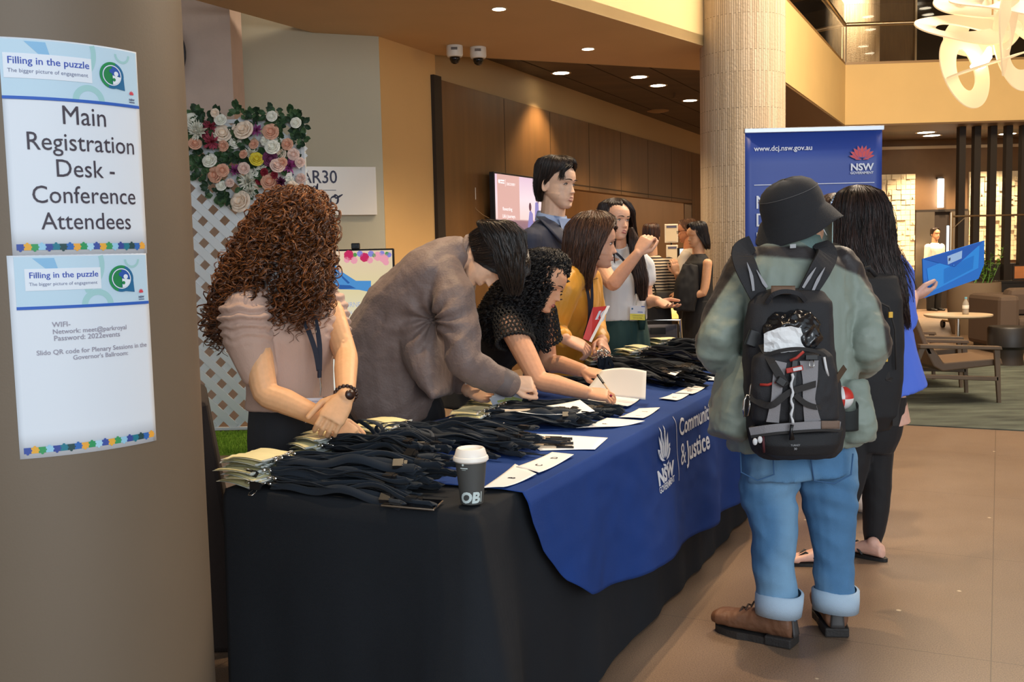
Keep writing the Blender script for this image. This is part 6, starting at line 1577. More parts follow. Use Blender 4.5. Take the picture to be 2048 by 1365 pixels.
# ---------- the bending person in grey
G0 = P(775, 790, 4.12); f = V((.97, -.12, 0)).normalized(); r = f.cross(Z3)
ph2 = person('person in a dusty brown grey shirt bending over the table', (G0.x, G0.y))
sk = rgb(232, 186, 154); b = MB()
hc_ = P(985, 517, 3.90); hM = head(b, hc_, (.22, -.30, -.93), (.95, -.05, .25), 1.05)
limb(b, [P(905, 515, 3.95), P(940, 515, 3.92), P(965, 520, 3.90)], [.07, .06, .058])
trunk(b, [(P(772, 800, 4.12), .14, .11), (P(785, 700, 4.07), .13, .10), (P(825, 610, 4.0), .15, .11), (P(880, 545, 3.96), .15, .09), (P(915, 517, 3.94), .07, .06)], r)
RS, RE, RW = P(905, 588, 3.80), P(925, 722, 3.73), P(1016, 767, 3.84)
LS, LE, LW = P(918, 560, 4.16), P(898, 715, 4.16), P(938, 781, 4.02)
limb(b, [RS, RE, RW], [.05, .042, .029]); limb(b, [LS, LE, LW], [.05, .042, .030])
h1 = hand(b, RW+V((.006, 0, 0)), P(1062, 768, 3.86)-RW, (.25, -.55, .75), P(1020, 800, 3.8)-RW, ((.9, 1.0, .6), (.95, 1.0, .6), (1.0, 1.0, .6), (1.0, 1.0, .5)), (.6, .4), 1.0, .02, .45)
h2 = hand(b, LW, P(1000, 800, 3.94)-LW, (-.1, .75, -.65), (.3, -.2, .9), ((.15, .25, .15), (.2, .3, .2), (.25, .35, .2), (.3, .4, .2)), (.2, .3), 1.0, .04, .5)
organic('body', b, SKIN, ph2, .0034, 3, paint=skin_paint(sk, [h1['tip'], h2['tip']], lip_nostril_paint(hM, rgb(190, 120, 110), .6)))
sh = MB()
trunk(sh, [(P(798, 826, 4.12), .20, .165), (P(786, 770, 4.10), .205, .195), (P(783, 700, 4.07), .20, .200), (P(815, 622, 4.02), .205, .165), (P(866, 552, 3.97), .21, .125), (P(900, 520, 3.95), .185, .090), (P(925, 505, 3.93), .10, .062), (P(934, 502, 3.93), .075, .055)], r, p=2.5)
limb(sh, [P(888, 548, 3.85), P(906, 592, 3.79), P(920, 660, 3.75), P(928, 722, 3.72), P(975, 752, 3.78), P(1014, 767, 3.835)], [.078, .082, .074, .066, .056, .049])
limb(sh, [P(915, 550, 4.14), P(908, 640, 4.17), P(900, 718, 4.15), P(925, 765, 4.06)], [.08, .07, .062, .048])
# hanging front tail of the shirt
trunk(sh, [(P(842, 640, 3.98), .175, .11), (P(858, 715, 3.95), .175, .085), (P(872, 760, 3.94), .17, .055), (P(884, 792, 3.93), .16, .022)], r)
def gs_post(co, no):
    d = np.zeros(len(co))
    A_ = V((.62, 0, .78)); B_ = V((.78, 0, -.62))      # along and across the back
    for i, p in enumerate(co):
        v = V(p); q = V((v.dot(A_)*4.0, v.y*5, v.dot(B_)*13))
        d[i] = .010*(1-2.2*abs(noise.noise(q)))*.6+.006*noise.noise(V((p[0]*14, p[1]*14, p[2]*14)))+.002*noise.noise(V((p[0]*40, p[1]*40, p[2]*40)))
        px, py = project(v)
        # gathered folds under the arm
        d[i] += .012*math.sin(math.atan2(py-640, px-865)*9+noise.noise(v*9)*2)*math.exp(-(((px-850)/70)**2+((py-650)/60)**2))
    return co+no*d[:, None]
greysh = mat('taupe_grey_shirt', rgb(116, 98, 92), .62, bump=.25, bscale=120, var=.04, vscale=12, sheen=.1)
organic('shirt', sh, greysh, ph2, .007, 3, post=gs_post)
# cuff, collar and shoulder seams
cfm = mat('shirt_cuff', rgb(100, 88, 86), .6, bump=.1, bscale=300)
obj('cuff', MB().tube([P(990, 757, 3.80), P(1016, 768, 3.84), P(1024, 770, 3.85)], [.0545, .0535, .050], 20), cfm, ph2, smooth=True)
col_pts = []
nax = (P(950, 512, 3.92)-P(920, 505, 3.94)).normalized()
u_ = nax.cross(r).normalized()
for a in np.linspace(0, 2*math.pi, 25):
    col_pts.append((a,))
cmb = MB(); rows = []
for off, rr_ in ((-.012, .076), (.006, .068), (.016, .070), (.012, .075), (-.006, .080)):
    rows.append([P(932, 503, 3.93)+nax*off+r*math.cos(a)*rr_+u_*math.sin(a)*rr_*.85 for a in np.linspace(0, 2*math.pi, 24, endpoint=False)])
obj('collar', cmb.loft(rows, cap=False), greysh, ph2, smooth=True)
tr = MB(); trunk(tr, [(P(805, 925, 4.12), .19, .17), (P(795, 840, 4.12), .19, .20), (P(785, 780, 4.1), .17, .17)], r)
for sg in (-1, 1):
    a = P(775, 870, 4.12)+r*.09*sg; limb(tr, [a, V((a.x+.0, a.y, .45)), V((a.x-.02, a.y, .06))], [.105, .08, .065])
organic('trousers', tr, black_trs, ph2, .009, 3)
shoes(ph2, [P(775, 870, 4.12)+r*.09, P(775, 870, 4.12)-r*.09], f, dark_shoe)
sx, sy, sz = axes(hM)
blk1, blk2 = rgb(20, 15, 13), rgb(62, 44, 32)
hair_mass(ph2, rings_local(hM, [(0, .0, .135, .012, .012), (0, 0, .130, .050, .055), (0, -.005, .112, .082, .098), (0, -.012, .080, .092, .112), (0, -.018, .040, .093, .112), (0, -.022, .0, .090, .106), (0, -.026, -.035, .084, .094), (0, -.032, -.062, .074, .078)]), sx, sy, (blk1, blk2), n=1500, K=18, rad=.0017, kspread=.0022, face=math.pi/2, face_half=(.45, 1.0), hair_ring=4.6, part=.9, seed=5, tmin=.8, jit=.10, shell=.96, wave=.003, m=hair_mat('short_black_hair', .3, .6))
hair_mass(ph2, [(P(968, 440, 3.84), .02, .03), (P(990, 446, 3.84), .070, .07), (P(1008, 468, 3.84), .082, .09), (P(1018, 505, 3.84), .066, .09), (P(1022, 545, 3.84), .050, .08), (P(1026, 575, 3.84), .036, .06), (P(1028, 592, 3.84), .020, .035)], (1, 0, 0), (0, -1, 0), (blk1, blk2), n=700, K=20, rad=.0017, kspread=.002, seed=6, tmin=.72, jit=.16, shell=.9, shell_t=.7, wave=.004, drift=.1, m=hair_mat('short_black_hair'), name='fringe')
# the cards in this person's hands
def card_fan(px, py, Y, n, label, group, ang0=0.0):
    for k in range(n):
        c = P(px+4*k, py-1.5*k, Y-.004*k); t = thing('name_card', label, 'card', c, group); R = Matrix.Rotation(-.3+ang0+.12*k, 3, 'Y') @ Matrix.Rotation(.9, 3, 'X')
        o = obj('page', MB().add([c+R @ V(p) for p in ((-.045, 0, -.03), (.045, 0, -.03), (.045, 0, .03), (-.045, 0, .03), (-.045, .001, -.03), (.045, .001, -.03), (.045, .001, .03), (-.045, .001, .03))], [(0, 1, 2, 3), (7, 6, 5, 4), (0, 4, 5, 1), (1, 5, 6, 2), (2, 6, 7, 3), (3, 7, 4, 0)]), paper_m, t)
        if k % 2: obj('coloured_strip', MB().quad(*[c+R @ V(p) for p in ((-.045, -.001, -.03), (.045, -.001, -.03), (.045, -.001, -.012), (-.045, -.001, -.012))]), mat('lime_strip', rgb(206, 212, 120), .5), t, fix=False)
card_fan(1004, 797, 3.88, 6, 'white name card in the fan held between the two hands of the bending person', 'fanned name cards')
c4_ = [P(928, 745, 4.0), P(962, 755, 3.99), P(957, 764, 3.98), P(930, 770, 3.98)]
t = thing('name_card', 'white card held in the far hand of the bending person', 'card', c4_[3]); obj('page', MB().add(c4_+[p+V((0, .001, 0)) for p in c4_], [(0, 1, 2, 3), (7, 6, 5, 4), (0, 4, 5, 1), (1, 5, 6, 2), (2, 6, 7, 3), (3, 7, 4, 0)]), paper_m, t)
# ---------- the writing woman in black lace
f = V((.88, -.42, 0)).normalized(); r = f.cross(Z3)
L0 = P(965, 725, 4.78); ph3 = person('person in a black lace top leaning over the table to write', (L0.x, L0.y))
sk = rgb(214, 158, 124); b = MB()
hc_ = P(1088, 566, 4.32); hM = head(b, hc_, (.80, -.36, -.42), (.42, 0, .9), 1.0, female=True)
limb(b, [P(1055, 620, 4.45), P(1068, 605, 4.42), P(1080, 585, 4.37)], [.062, .054, .052])
trunk(b, [(P(962, 735, 4.80), .14, .11), (P(985, 700, 4.70), .12, .095), (P(1020, 655, 4.55), .13, .10), (P(1050, 622, 4.46), .13, .075), (P(1060, 612, 4.44), .06, .05)], r)
RS, RE, RW = P(1020, 650, 4.26), P(1078, 760, 4.16), P(1172, 786, 4.08)
LS, LE, LW = P(1085, 630, 4.56), P(1096, 722, 4.60), P(1166, 742, 4.42)
limb(b, [RS, RS.lerp(RE, .5), RE, RE.lerp(RW, .35), RW], [.054, .050, .042, .041, .029]); limb(b, [LS, LE, LE.lerp(LW, .4), LW], [.05, .043, .040, .029])
h1 = hand(b, RW, P(1238, 795, 4.07)-RW, (.1, -.45, .9), P(1230, 770, 4.2)-RW, ((.45, .7, .4), (.6, .8, .5), (.7, .85, .5), (.8, .85, .5)), (.5, .3), .98, .02, .4)
h2 = hand(b, LW, P(1216, 752, 4.36)-LW, (.1, -.3, .95), P(1190, 770, 4.3)-LW, ((.35, .5, .4), (.4, .6, .4), (.5, .7, .4), (.6, .7, .4)), (.6, .3), .98, .03, .5)
organic('body', b, SKIN, ph3, .0034, 3, paint=skin_paint(sk, [h1['tip'], h2['tip']], lip_nostril_paint(hM, rgb(168, 84, 88), .8)))
lips(ph3, hM, 1.0, rgb(160, 80, 82)); face_details(ph3, hM, 1.0, rgb(40, 26, 20), open_=.35, sides=(1,))
tp = MB(); trunk(tp, [(P(955, 752, 4.82), .165, .13), (P(975, 712, 4.73), .150, .122), (P(1000, 680, 4.62), .150, .128), (P(1030, 645, 4.51), .155, .115), (P(1050, 622, 4.46), .125, .085), (P(1060, 612, 4.44), .08, .062)], r)
organic('top', tp, mat('black_top', rgb(18, 18, 21), .8, bump=.2, bscale=400), ph3, .008, 3, post=wrinkles(.004, 10, 10, 8, 3))
# lace yoke and cap sleeves: scalloped openwork
lace = MB(); rl_ = random.Random(8)
def lace_patch(pts, rad, rows=5, cols=22):
    """openwork of small rings along a sleeve cap surface given by centre line pts and radius"""
    a_, b_ = V(pts[0]), V(pts[1]); ax = (b_-a_).normalized(); u_ = ax.cross(Z3).normalized(); v_ = ax.cross(u_)
    for i in range(rows):
        for j in range(cols):
            t = (i+.5*(j % 2)*.5)/rows; an = 2*math.pi*(j+.5*(i % 2))/cols; R = rad[0]+(rad[1]-rad[0])*t
            c = a_+(b_-a_)*t+(u_*math.cos(an)+v_*math.sin(an))*R; nn = (u_*math.cos(an)+v_*math.sin(an)); e = ax.cross(nn)
            rr_ = (b_-a_).length/rows*.62
            lace.tube([c+(ax*math.cos(q)+e*math.sin(q))*rr_ for q in [2*math.pi*k/8 for k in range(8)]], .0032, 4, closed=True)
    for j in range(cols):
        an = 2*math.pi*j/cols; c = b_+(u_*math.cos(an)+v_*math.sin(an))*rad[1]; nn = u_*math.cos(an)+v_*math.sin(an); e = ax.cross(nn)
        lace.ell(c+ax*.004, (.009, .009, .009), None, 6, 5)
lace_patch((P(1022, 628, 4.32), P(1030, 682, 4.25)), (.088, .080), 7, 30)
lace_patch((P(1080, 625, 4.52), P(1092, 680, 4.56)), (.075, .070), 6, 24)
for k in range(220):
    c = P(rl_.uniform(985, 1090), rl_.uniform(598, 640), 4.36+rl_.uniform(-.02, .02)) if k % 2 else P(rl_.uniform(1065, 1098), rl_.uniform(640, 705), 4.38)
    q = Quaternion((rl_.random(), rl_.random(), rl_.random(), 1)).normalized().to_matrix(); lace.tube([c+q @ V((.011*math.cos(a), .011*math.sin(a), 0)) for a in [2*math.pi*i/7 for i in range(7)]], .003, 4, closed=True)
o = obj('lace_trim', lace, mat('black_lace', rgb(16, 15, 17), .8), ph3); o['kind'] = 'stuff'
tr = MB(); trunk(tr, [(P(946, 820, 4.80), .19, .16), (P(955, 735, 4.82), .165, .13)], r)
for sg in (-1, 1):
    a = P(962, 780, 4.80)+r*.09*sg; limb(tr, [a, V((a.x, a.y, .42)), V((a.x, a.y, .06))], [.10, .075, .06])
organic('trousers', tr, black_trs, ph3, .009, 3); shoes(ph3, [P(962, 780, 4.80)+r*.09, P(962, 780, 4.80)-r*.09], f, dark_shoe)
px4 = 4.35/2000
hair_mass(ph3, [(P(1083, 496, 4.36), .01, .01), (P(1084, 503, 4.36), 34*px4, .07), (P(1080, 522, 4.36), 58*px4, .11), (P(1070, 552, 4.37), 68*px4, .14), (P(1050, 590, 4.39), 74*px4, .155), (P(1032, 630, 4.40), 78*px4, .15), (P(1030, 665, 4.41), 70*px4, .13), (P(1040, 700, 4.40), 50*px4, .10)], (1, 0, 0), (0, -1, 0),
    (rgb(10, 9, 10), rgb(38, 34, 36)), n=760, K=70, rad=.0022, curl=.0095, pitch=.036, face=math.radians(12), face_half=(.7, .85), hair_ring=3.2, part=.7, seed=9, tmin=.6, jit=.22, shell=.86, shell_t=.85, out=.08, drift=.2, m=hair_mat('black_curls', .4, .35))
rq = P(1222, 792, 4.02); obj('ring', MB().ell(rq, (.006, .006, .006)), mat('ruby', rgb(150, 20, 60), .1), ph3, smooth=True)
# ---------- the woman in yellow
f = V((.95, -.30, 0)).normalized(); r = f.cross(Z3)
Y0 = P(1150, 720, 5.48); ph4 = person('person in a mustard yellow shirt seen in profile holding lanyard clips', (Y0.x, Y0.y))
sk = rgb(212, 160, 132); b = MB()
hM = head(b, P(1190, 484, 5.15), (1, .02, -.10), (.10, 0, 1), 1.14, female=True, nose=1.05)
limb(b, [P(1165, 550, 5.22), P(1176, 530, 5.20), P(1185, 505, 5.17)], [.066, .058, .06])
trunk(b, [(P(1150, 740, 5.48), .14, .11), (P(1148, 680, 5.42), .12, .10), (P(1152, 610, 5.30), .13, .10), (P(1160, 560, 5.24), .13, .075), (P(1164, 548, 5.22), .06, .05)], r)
RS, RE, RW = P(1132, 568, 5.05), P(1108, 658, 5.08), P(1130, 678, 4.92)
LS, LE, LW = P(1178, 566, 5.40), P(1188, 655, 5.36), P(1204, 684, 5.10)
limb(b, [RS, RE, RW], [.05, .042, .031]); limb(b, [LS, LE, LW], [.05, .042, .031])
h1 = hand(b, RW, P(1186, 702, 4.92)-RW, (.45, -.5, .75), P(1190, 690, 5.2)-RW, ((.35, .6, .4), (.5, .8, .5), (.6, .85, .5), (.7, .9, .5)), (.4, .3), 1.12, .03, .5)
h2 = hand(b, LW, P(1212, 708, 4.98)-LW, (.6, .1, .7), P(1190, 700, 4.9)-LW, ((.7, .9, .5),)*4, (.5, .4), 1.08, .02, .4)
organic('body', b, SKIN, ph4, .0036, 3, paint=skin_paint(sk, [h1['tip'], h2['tip']], lip_nostril_paint(hM, rgb(150, 70, 76), .95, 1.14)))
lips(ph4, hM, 1.14, rgb(150, 76, 76), .002); face_details(ph4, hM, 1.14, rgb(70, 46, 34), open_=.85)
ys = MB(); trunk(ys, [(P(1150, 760, 5.48), .17, .135), (P(1148, 700, 5.44), .165, .138), (P(1148, 640, 5.36), .165, .135), (P(1152, 595, 5.29), .170, .118), (P(1158, 562, 5.25), .150, .088), (P(1164, 543, 5.22), .085, .066)], r)
limb(ys, [P(1142, 558, 5.10), P(1130, 580, 5.05), P(1115, 625, 5.05), P(1107, 660, 5.07), P(1124, 675, 4.95)], [.075, .078, .070, .062, .047])
limb(ys, [P(1175, 560, 5.36), P(1186, 620, 5.40), P(1188, 658, 5.34), P(1200, 678, 5.16)], [.07, .066, .06, .046])
ymat = mat('mustard_silk', rgb(214, 150, 48), .45, bump=.12, bscale=80, sheen=.1)
organic('shirt', ys, ymat, ph4, .007, 3, post=wrinkles(.010, 10, 10, 3.0, 5, .002))
nav = mat('navy_strap', None)
obj('lanyard', neck_lanyard(ph4, [P(1167, 548, 5.09), P(1178, 600, 5.12), P(1178, 640, 5.14), P(1170, 668, 5.14)], n=V((.3, -1, 0))), nav, ph4); obj('lanyard', neck_lanyard(ph4, [P(1182, 545, 5.10), P(1184, 600, 5.13), P(1179, 645, 5.14), P(1169, 672, 5.13)], n=V((.3, -1, 0))), nav, ph4)
tr = MB(); trunk(tr, [(P(1150, 790, 5.48), .17, .13), (P(1150, 735, 5.48), .16, .125)], r)
for sg in (-1, 1):
    a = P(1150, 775, 5.48)+r*.09*sg; limb(tr, [a, V((a.x, a.y, .42)), V((a.x, a.y, .06))], [.10, .075, .06])
organic('trousers', tr, black_trs, ph4, .010, 3); shoes(ph4, [P(1150, 775, 5.48)+r*.09, P(1150, 775, 5.48)-r*.09], f, dark_shoe)
px5 = 5.17/2000
hair_mass(ph4, [(P(1186, 421, 5.17), .01, .01), (P(1187, 425, 5.17), 26*px5, .06), (P(1187, 438, 5.17), 44*px5, .10), (P(1182, 458, 5.17), 52*px5, .125), (P(1176, 485, 5.17), 50*px5, .14), (P(1169, 515, 5.18), 46*px5, .14), (P(1164, 545, 5.18), 42*px5, .13), (P(1162, 582, 5.18), 32*px5, .10)], (1, 0, 0), (0, -1, 0),
    (rgb(48, 28, 18), rgb(104, 68, 46)), n=900, K=24, rad=.0021, face=math.radians(0), face_half=(.85, 1.12), hair_ring=2.9, part=.8, seed=12, tmin=.78, jit=.14, shell=.92, shell_t=.9, wave=.004, drift=.1, m=hair_mat('brown_hair', .36, .5))
# red leaflet and the bunch of clips in her hands
rq = [P(1186, 615, 5.02), P(1219, 612, 5.06), P(1182, 684, 4.99), P(1166, 678, 4.99)]
t = thing('leaflet', 'red leaflet with a white edge held by the person in yellow', 'leaflet', rq[3]); ro = obj('page', MB().add(rq+[p+V((0, .003, 0)) for p in rq], [(0, 3, 2, 1), (4, 5, 6, 7), (0, 1, 5, 4), (1, 2, 6, 5), (2, 3, 7, 6), (3, 0, 4, 7)]), mat('red_leaflet', rgb(206, 54, 48), .45), t)
wq = [P(1214, 612, 5.04), P(1220, 612, 5.04), P(1183, 685, 4.97), P(1178, 683, 4.97)]; obj('edge', MB().quad(*wq), mat('white_paper', None), t, fix=False)
ln_ = (rq[1]-rq[0]).cross(rq[3]-rq[0]).normalized(); ln_ = ln_ if ln_.y < 0 else -ln_
o_ = PN(1184, 648, rq[0], ln_)+ln_*.006; lx_ = (PN(1206, 644, rq[0], ln_)+ln_*.006-o_)/.06; ly_ = (PN(1196, 622, rq[0], ln_)+ln_*.006-o_)/.06
obj('lettering', Flat().text('IS', 0, 0, .08, wfit=.055, bold=.003, align='LEFT').mapped(lambda x, y: o_+lx_*x+ly_*y), mat('white_print', None), t, fix=False)
kc = P(1206, 708, 4.90); t = thing('lanyard_bunch', 'bunch of metal lanyard clips dangling from the hands of the person in yellow', 'lanyards', kc); rk = random.Random(6); cm_ = MB()
for k in range(26):
    c = kc+V((rk.uniform(-.03, .03), rk.uniform(-.02, .02), rk.uniform(-.02, .02))); q = Quaternion((rk.random(), rk.random(), rk.random(), 1)).normalized().to_matrix(); cm_.tube([c+q @ V((.009*math.cos(a), .005*math.sin(a), 0)) for a in [2*math.pi*i/8 for i in range(8)]], .0022, 5, closed=True)
o = obj('clips', cm_, hook_m, t, smooth=True); o['kind'] = 'stuff'
cm_ = MB()
for k in range(12):
    c = kc+V((rk.uniform(-.02, .025), rk.uniform(-.015, .015), -.015)); cm_.ribbon([c, c+V((rk.uniform(-.01, .03), 0, -.04)), c+V((rk.uniform(0, .06), rk.uniform(-.03, .03), -.085))], V((rk.uniform(-1, 1), -1, 0)), .015, .002)
o = obj('straps', cm_, strap_m, t); o['kind'] = 'stuff'
# ---------- the woman in white
f = V((.52, -.85, 0)).normalized(); r = f.cross(Z3)
W0 = P(1240, 640, 6.2); ph5 = person('person in a white high necked top and dark green trousers raising one hand', (W0.x, W0.y))
sk = rgb(226, 176, 146); b = MB()
hM = head(b, P(1231, 440, 6.1), (.56, -.82, -.02), (.06, 0, 1), 1.03, female=True)
limb(b, [P(1236, 505, 6.18), P(1236, 490, 6.15), P(1234, 470, 6.13)], [.06, .052, .055])
trunk(b, [(P(1243, 680, 6.2), .14, .11), (P(1243, 620, 6.2), .12, .095), (P(1241, 560, 6.2), .13, .10), (P(1238, 520, 6.2), .14, .075), (P(1237, 508, 6.2), .06, .05)], r)
RS, RE, RW = P(1197, 530, 6.05), P(1226, 568, 5.72), P(1276, 507, 5.62)
LS, LE, LW = P(1286, 534, 6.33), P(1293, 602, 6.30), P(1316, 603, 6.06)
limb(b, [RS, RS.lerp(RE, .5), RE, RE.lerp(RW, .35), RW], [.055, .050, .042, .041, .028]); limb(b, [LS, LE, LE.lerp(LW, .35), LW], [.05, .042, .04, .029])
h1 = hand(b, RW, P(1288, 486, 5.62)-RW, (-.55, -.8, .2), P(1300, 480, 5.5)-RW, ((.6, 1.0, .5), (.7, 1.1, .5), (.8, 1.1, .5), (.9, 1.1, .5)), (.6, .4), 1.05, .03, .6)
h2 = hand(b, LW, P(1342, 616, 5.96)-LW, (-.1, .35, -.9), (.4, -.7, .5), ((.15, .3, .2), (.2, .35, .25), (.3, .4, .3), (.35, .4, .3)), (.1, .1), 1.05, .10, .7)
organic('body', b, SKIN, ph5, .0038, 3, paint=skin_paint(sk, [h1['tip'], h2['tip']], lip_nostril_paint(hM, rgb(184, 100, 100), .85)))
lips(ph5, hM, 1.03, rgb(176, 96, 92), .003); face_details(ph5, hM, 1.03, rgb(34, 24, 20))
wt_ = MB(); trunk(wt_, [(P(1243, 640, 6.2), .168, .130), (P(1243, 600, 6.2), .165, .128), (P(1241, 560, 6.2), .172, .140), (P(1239, 528, 6.2), .172, .112), (P(1237, 512, 6.19), .115, .075), (P(1236, 502, 6.17), .066, .062), (P(1236, 490, 6.15), .060, .058)], r)
limb(wt_, [P(1206, 518, 6.1), P(1199, 532, 6.03), P(1203, 545, 5.95)], [.066, .072, .062]); limb(wt_, [P(1276, 520, 6.28), P(1287, 535, 6.32), P(1291, 556, 6.32)], [.066, .072, .068])
organic('top', wt_, mat('white_knit', rgb(226, 228, 230), .75, bump=.1, bscale=400), ph5, .007, 3, post=wrinkles(.004, 9, 9, 6, 2))
gt = mat('dark_green_trousers', rgb(22, 62, 62), .7, bump=.15, bscale=400)
tr = MB(); trunk(tr, [(P(1246, 730, 6.2), .185, .14), (P(1244, 680, 6.2), .180, .138), (P(1243, 640, 6.2), .160, .125), (P(1243, 628, 6.2), .155, .122)], r)
for sg in (-1, 1):
    a = P(1246, 715, 6.2)+r*.09*sg; limb(tr, [a, V((a.x, a.y, .42)), V((a.x, a.y, .05))], [.115, .105, .11])
organic('trousers', tr, gt, ph5, .010, 3, post=wrinkles(.005, 14, 14, 2, 4)); shoes(ph5, [P(1246, 715, 6.2)+r*.09, P(1246, 715, 6.2)-r*.09], f, dark_shoe)
obj('belt_end', MB().loft([ring3(P(1284, y, 6.1), V((1, 0, 0)), V((0, 1, 0)), w_, .01, 8) for y, w_ in ((622, .02), (640, .025), (660, .018))]), gt, ph5, smooth=True)
obj('lanyard', neck_lanyard(ph5, [P(1232, 506, 6.05), P(1248, 522, 6.035), P(1268, 552, 6.03), P(1272, 590, 6.05)], n=V((.4, -1, .2))), nav, ph5); obj('lanyard', neck_lanyard(ph5, [P(1268, 505, 6.08), P(1272, 530, 6.06), P(1274, 560, 6.05), P(1272, 590, 6.05)], n=V((.4, -1, .2))), nav, ph5)
obj('lanyard_chain', MB().tube([P(1272, 588, 6.04), P(1273, 600, 6.04), P(1272, 611, 6.04)], .004, 6), hook_m, ph5)
bq = [P(1260, 612, 6.03), P(1290, 613, 6.04), P(1290, 641, 6.03), P(1260, 640, 6.02)]; bo = obj('name_badge', MB().add(bq+[p+V((0, .004, 0)) for p in bq], [(0, 1, 2, 3), (7, 6, 5, 4), (0, 4, 5, 1), (1, 5, 6, 2), (2, 6, 7, 3), (3, 7, 4, 0)]), mat('badge_paper', None), ph5)
lw_ = (bq[1]-bq[0]).length; bmap = plane_map(bq[3], bq[1]-bq[0], bq[0]-bq[3], .0015); bmap2 = plane_map(bq[3], bq[1]-bq[0], bq[0]-bq[3], .0024)
obj('yellow_band', Flat().rect(0, 0, lw_, lw_*.40).mapped(bmap), mat('badge_yellow', rgb(240, 226, 50), .4), bo, fix=False)
obj('lettering', Flat().text('CONFERENCE', lw_/2, lw_*.24, .014, wfit=lw_*.7).text('VOLUNTEER', lw_/2, lw_*.09, .014, wfit=lw_*.62).mapped(bmap2), mat('olive_print', rgb(130, 124, 60), .5), bo, fix=False)
obj('badge_logo', Flat().disc(lw_*.15, lw_*.72, lw_*.06, 14).mapped(bmap2), mat('teal_blue_print', None), bo, fix=False); obj('badge_rule', Flat().rect(lw_*.5, lw_*.5, lw_*.85, lw_*.54).rect(lw_*.75, lw_*.86, lw_*.98, lw_*.92).mapped(bmap2), mat('blue_print', None), bo, fix=False)
px6 = 6.12/2000
hair_mass(ph5, [(P(1230, 396, 6.13), .01, .01), (P(1230, 399, 6.13), 18*px6, .05), (P(1230, 408, 6.13), 32*px6, .09), (P(1231, 424, 6.14), 38*px6, .112), (P(1232, 450, 6.16), 38*px6, .115), (P(1236, 480, 6.18), 40*px6, .11), (P(1244, 520, 6.2), 46*px6, .11), (P(1256, 560, 6.2), 40*px6, .10), (P(1272, 605, 6.18), 22*px6, .07)], V((.85, .52, 0)), V((.56, -.82, 0)),
    (rgb(20, 14, 13), rgb(70, 48, 42)), n=800, K=30, rad=.0021, face=math.radians(90), face_half=(.60, 1.0), hair_ring=3.7, part=.30, seed=15, tmin=.7, jit=.12, shell=.93, shell_t=.55, wave=.002, drift=.12, m=hair_mat('dark_hair', .34, .5))
# the lock falling over her shoulder
hair_mass(ph5, [(P(1262, 455, 6.06), .012, .02), (P(1268, 480, 6.03), .03, .03), (P(1275, 520, 6.02), .042, .03), (P(1283, 560, 6.02), .042, .03), (P(1285, 602, 6.03), .02, .015)], (1, 0, 0), (0, -1, 0), (rgb(24, 16, 14), rgb(104, 76, 64)), n=220, K=16, rad=.0021, seed=16, tmin=.85, jit=.4, shell=.8, wave=.002, name='hair_lock', m=hair_mat('dark_hair'))
# ---------- the man in the navy suit
f = V((.8, -.6, 0)).normalized(); r = f.cross(Z3)
T0 = P(1104, 560, 5.72); ph6 = person('tall person in a navy suit jacket and pale blue shirt looking right', (T0.x, T0.y))
sk = rgb(222, 180, 152); b = MB()
hM = head(b, P(1114, 368, 5.7), (.80, -.59, -.06), (.06, 0, 1), 1.2, jaw=1.03)
limb(b, [P(1102, 450, 5.74), P(1106, 425, 5.73), P(1108, 395, 5.72)], [.078, .070, .07])
trunk(b, [(P(1104, 700, 5.72), .15, .11), (P(1104, 600, 5.72), .15, .11), (P(1103, 530, 5.72), .15, .10), (P(1102, 484, 5.73), .13, .07), (P(1102, 456, 5.74), .075, .055)], r)
for sg in (-1, 1):
    a = P(1102, 496, 5.73)+r*.18*sg; e = a+V((0, 0, -.32))+f*-.02; w = e+V((0, 0, -.24))+f*.08; limb(b, [a, e, w], [.05, .043, .03]); hand(b, w, V((0, 0, -1))+f*.1, r*sg, f, sc=1.05)
organic('body', b, SKIN, ph6, .0038, 3, paint=skin_paint(sk, (), lip_nostril_paint(hM, rgb(176, 110, 104), .8, 1.2)+[(hM @ V((.058, .05, -.026)), .0022, rgb(70, 45, 38), .9), (hM @ V((.057, .05, -.058)), .0022, rgb(80, 50, 40), .9)]))
lips(ph6, hM, 1.2, rgb(172, 112, 100), .004); face_details(ph6, hM, 1.2, rgb(34, 24, 20), open_=.85)
jk = MB(); trunk(jk, [(P(1104, 760, 5.72), .20, .14), (P(1104, 680, 5.72), .19, .135), (P(1103, 600, 5.72), .195, .14), (P(1102, 520, 5.72), .215, .14), (P(1102, 478, 5.73), .205, .115), (P(1101, 458, 5.74), .15, .09), (P(1101, 444, 5.745), .10, .075)], r)
for sg in (-1, 1):
    a = P(1102, 484, 5.73)+r*.195*sg; limb(jk, [a+V((0, 0, .01)), a+V((0, 0, -.12))+r*.015*sg, a+V((0, 0, -.32))-f*.02+r*.02*sg, a+V((0, 0, -.54))+f*.06+r*.02*sg], [.072, .07, .062, .05])
navy = mat('navy_suit', rgb(30, 40, 66), .7, bump=.15, bscale=700, sheen=.08)
organic('jacket', jk, navy, ph6, .007, 3, post=wrinkles(.003, 8, 8, 5))
sb_ = MB(); nc = P(1104, 436, 5.735); rows = []
for off, rr_ in ((-.03, .088), (.0, .084), (.022, .080), (.024, .086), (.0, .094), (-.026, .102)):
    rows.append([nc+Z3*(off-.035*math.cos(a-math.pi/2)*.6)+r*math.cos(a)*rr_+f*math.sin(a)*rr_*.95 for a in np.linspace(0, 2*math.pi, 28, endpoint=False)])
sb_.loft(rows, cap=False); obj('shirt_collar', sb_, mat('pale_blue_shirt', rgb(134, 156, 196), .7, bump=.1, bscale=500), ph6, smooth=True)
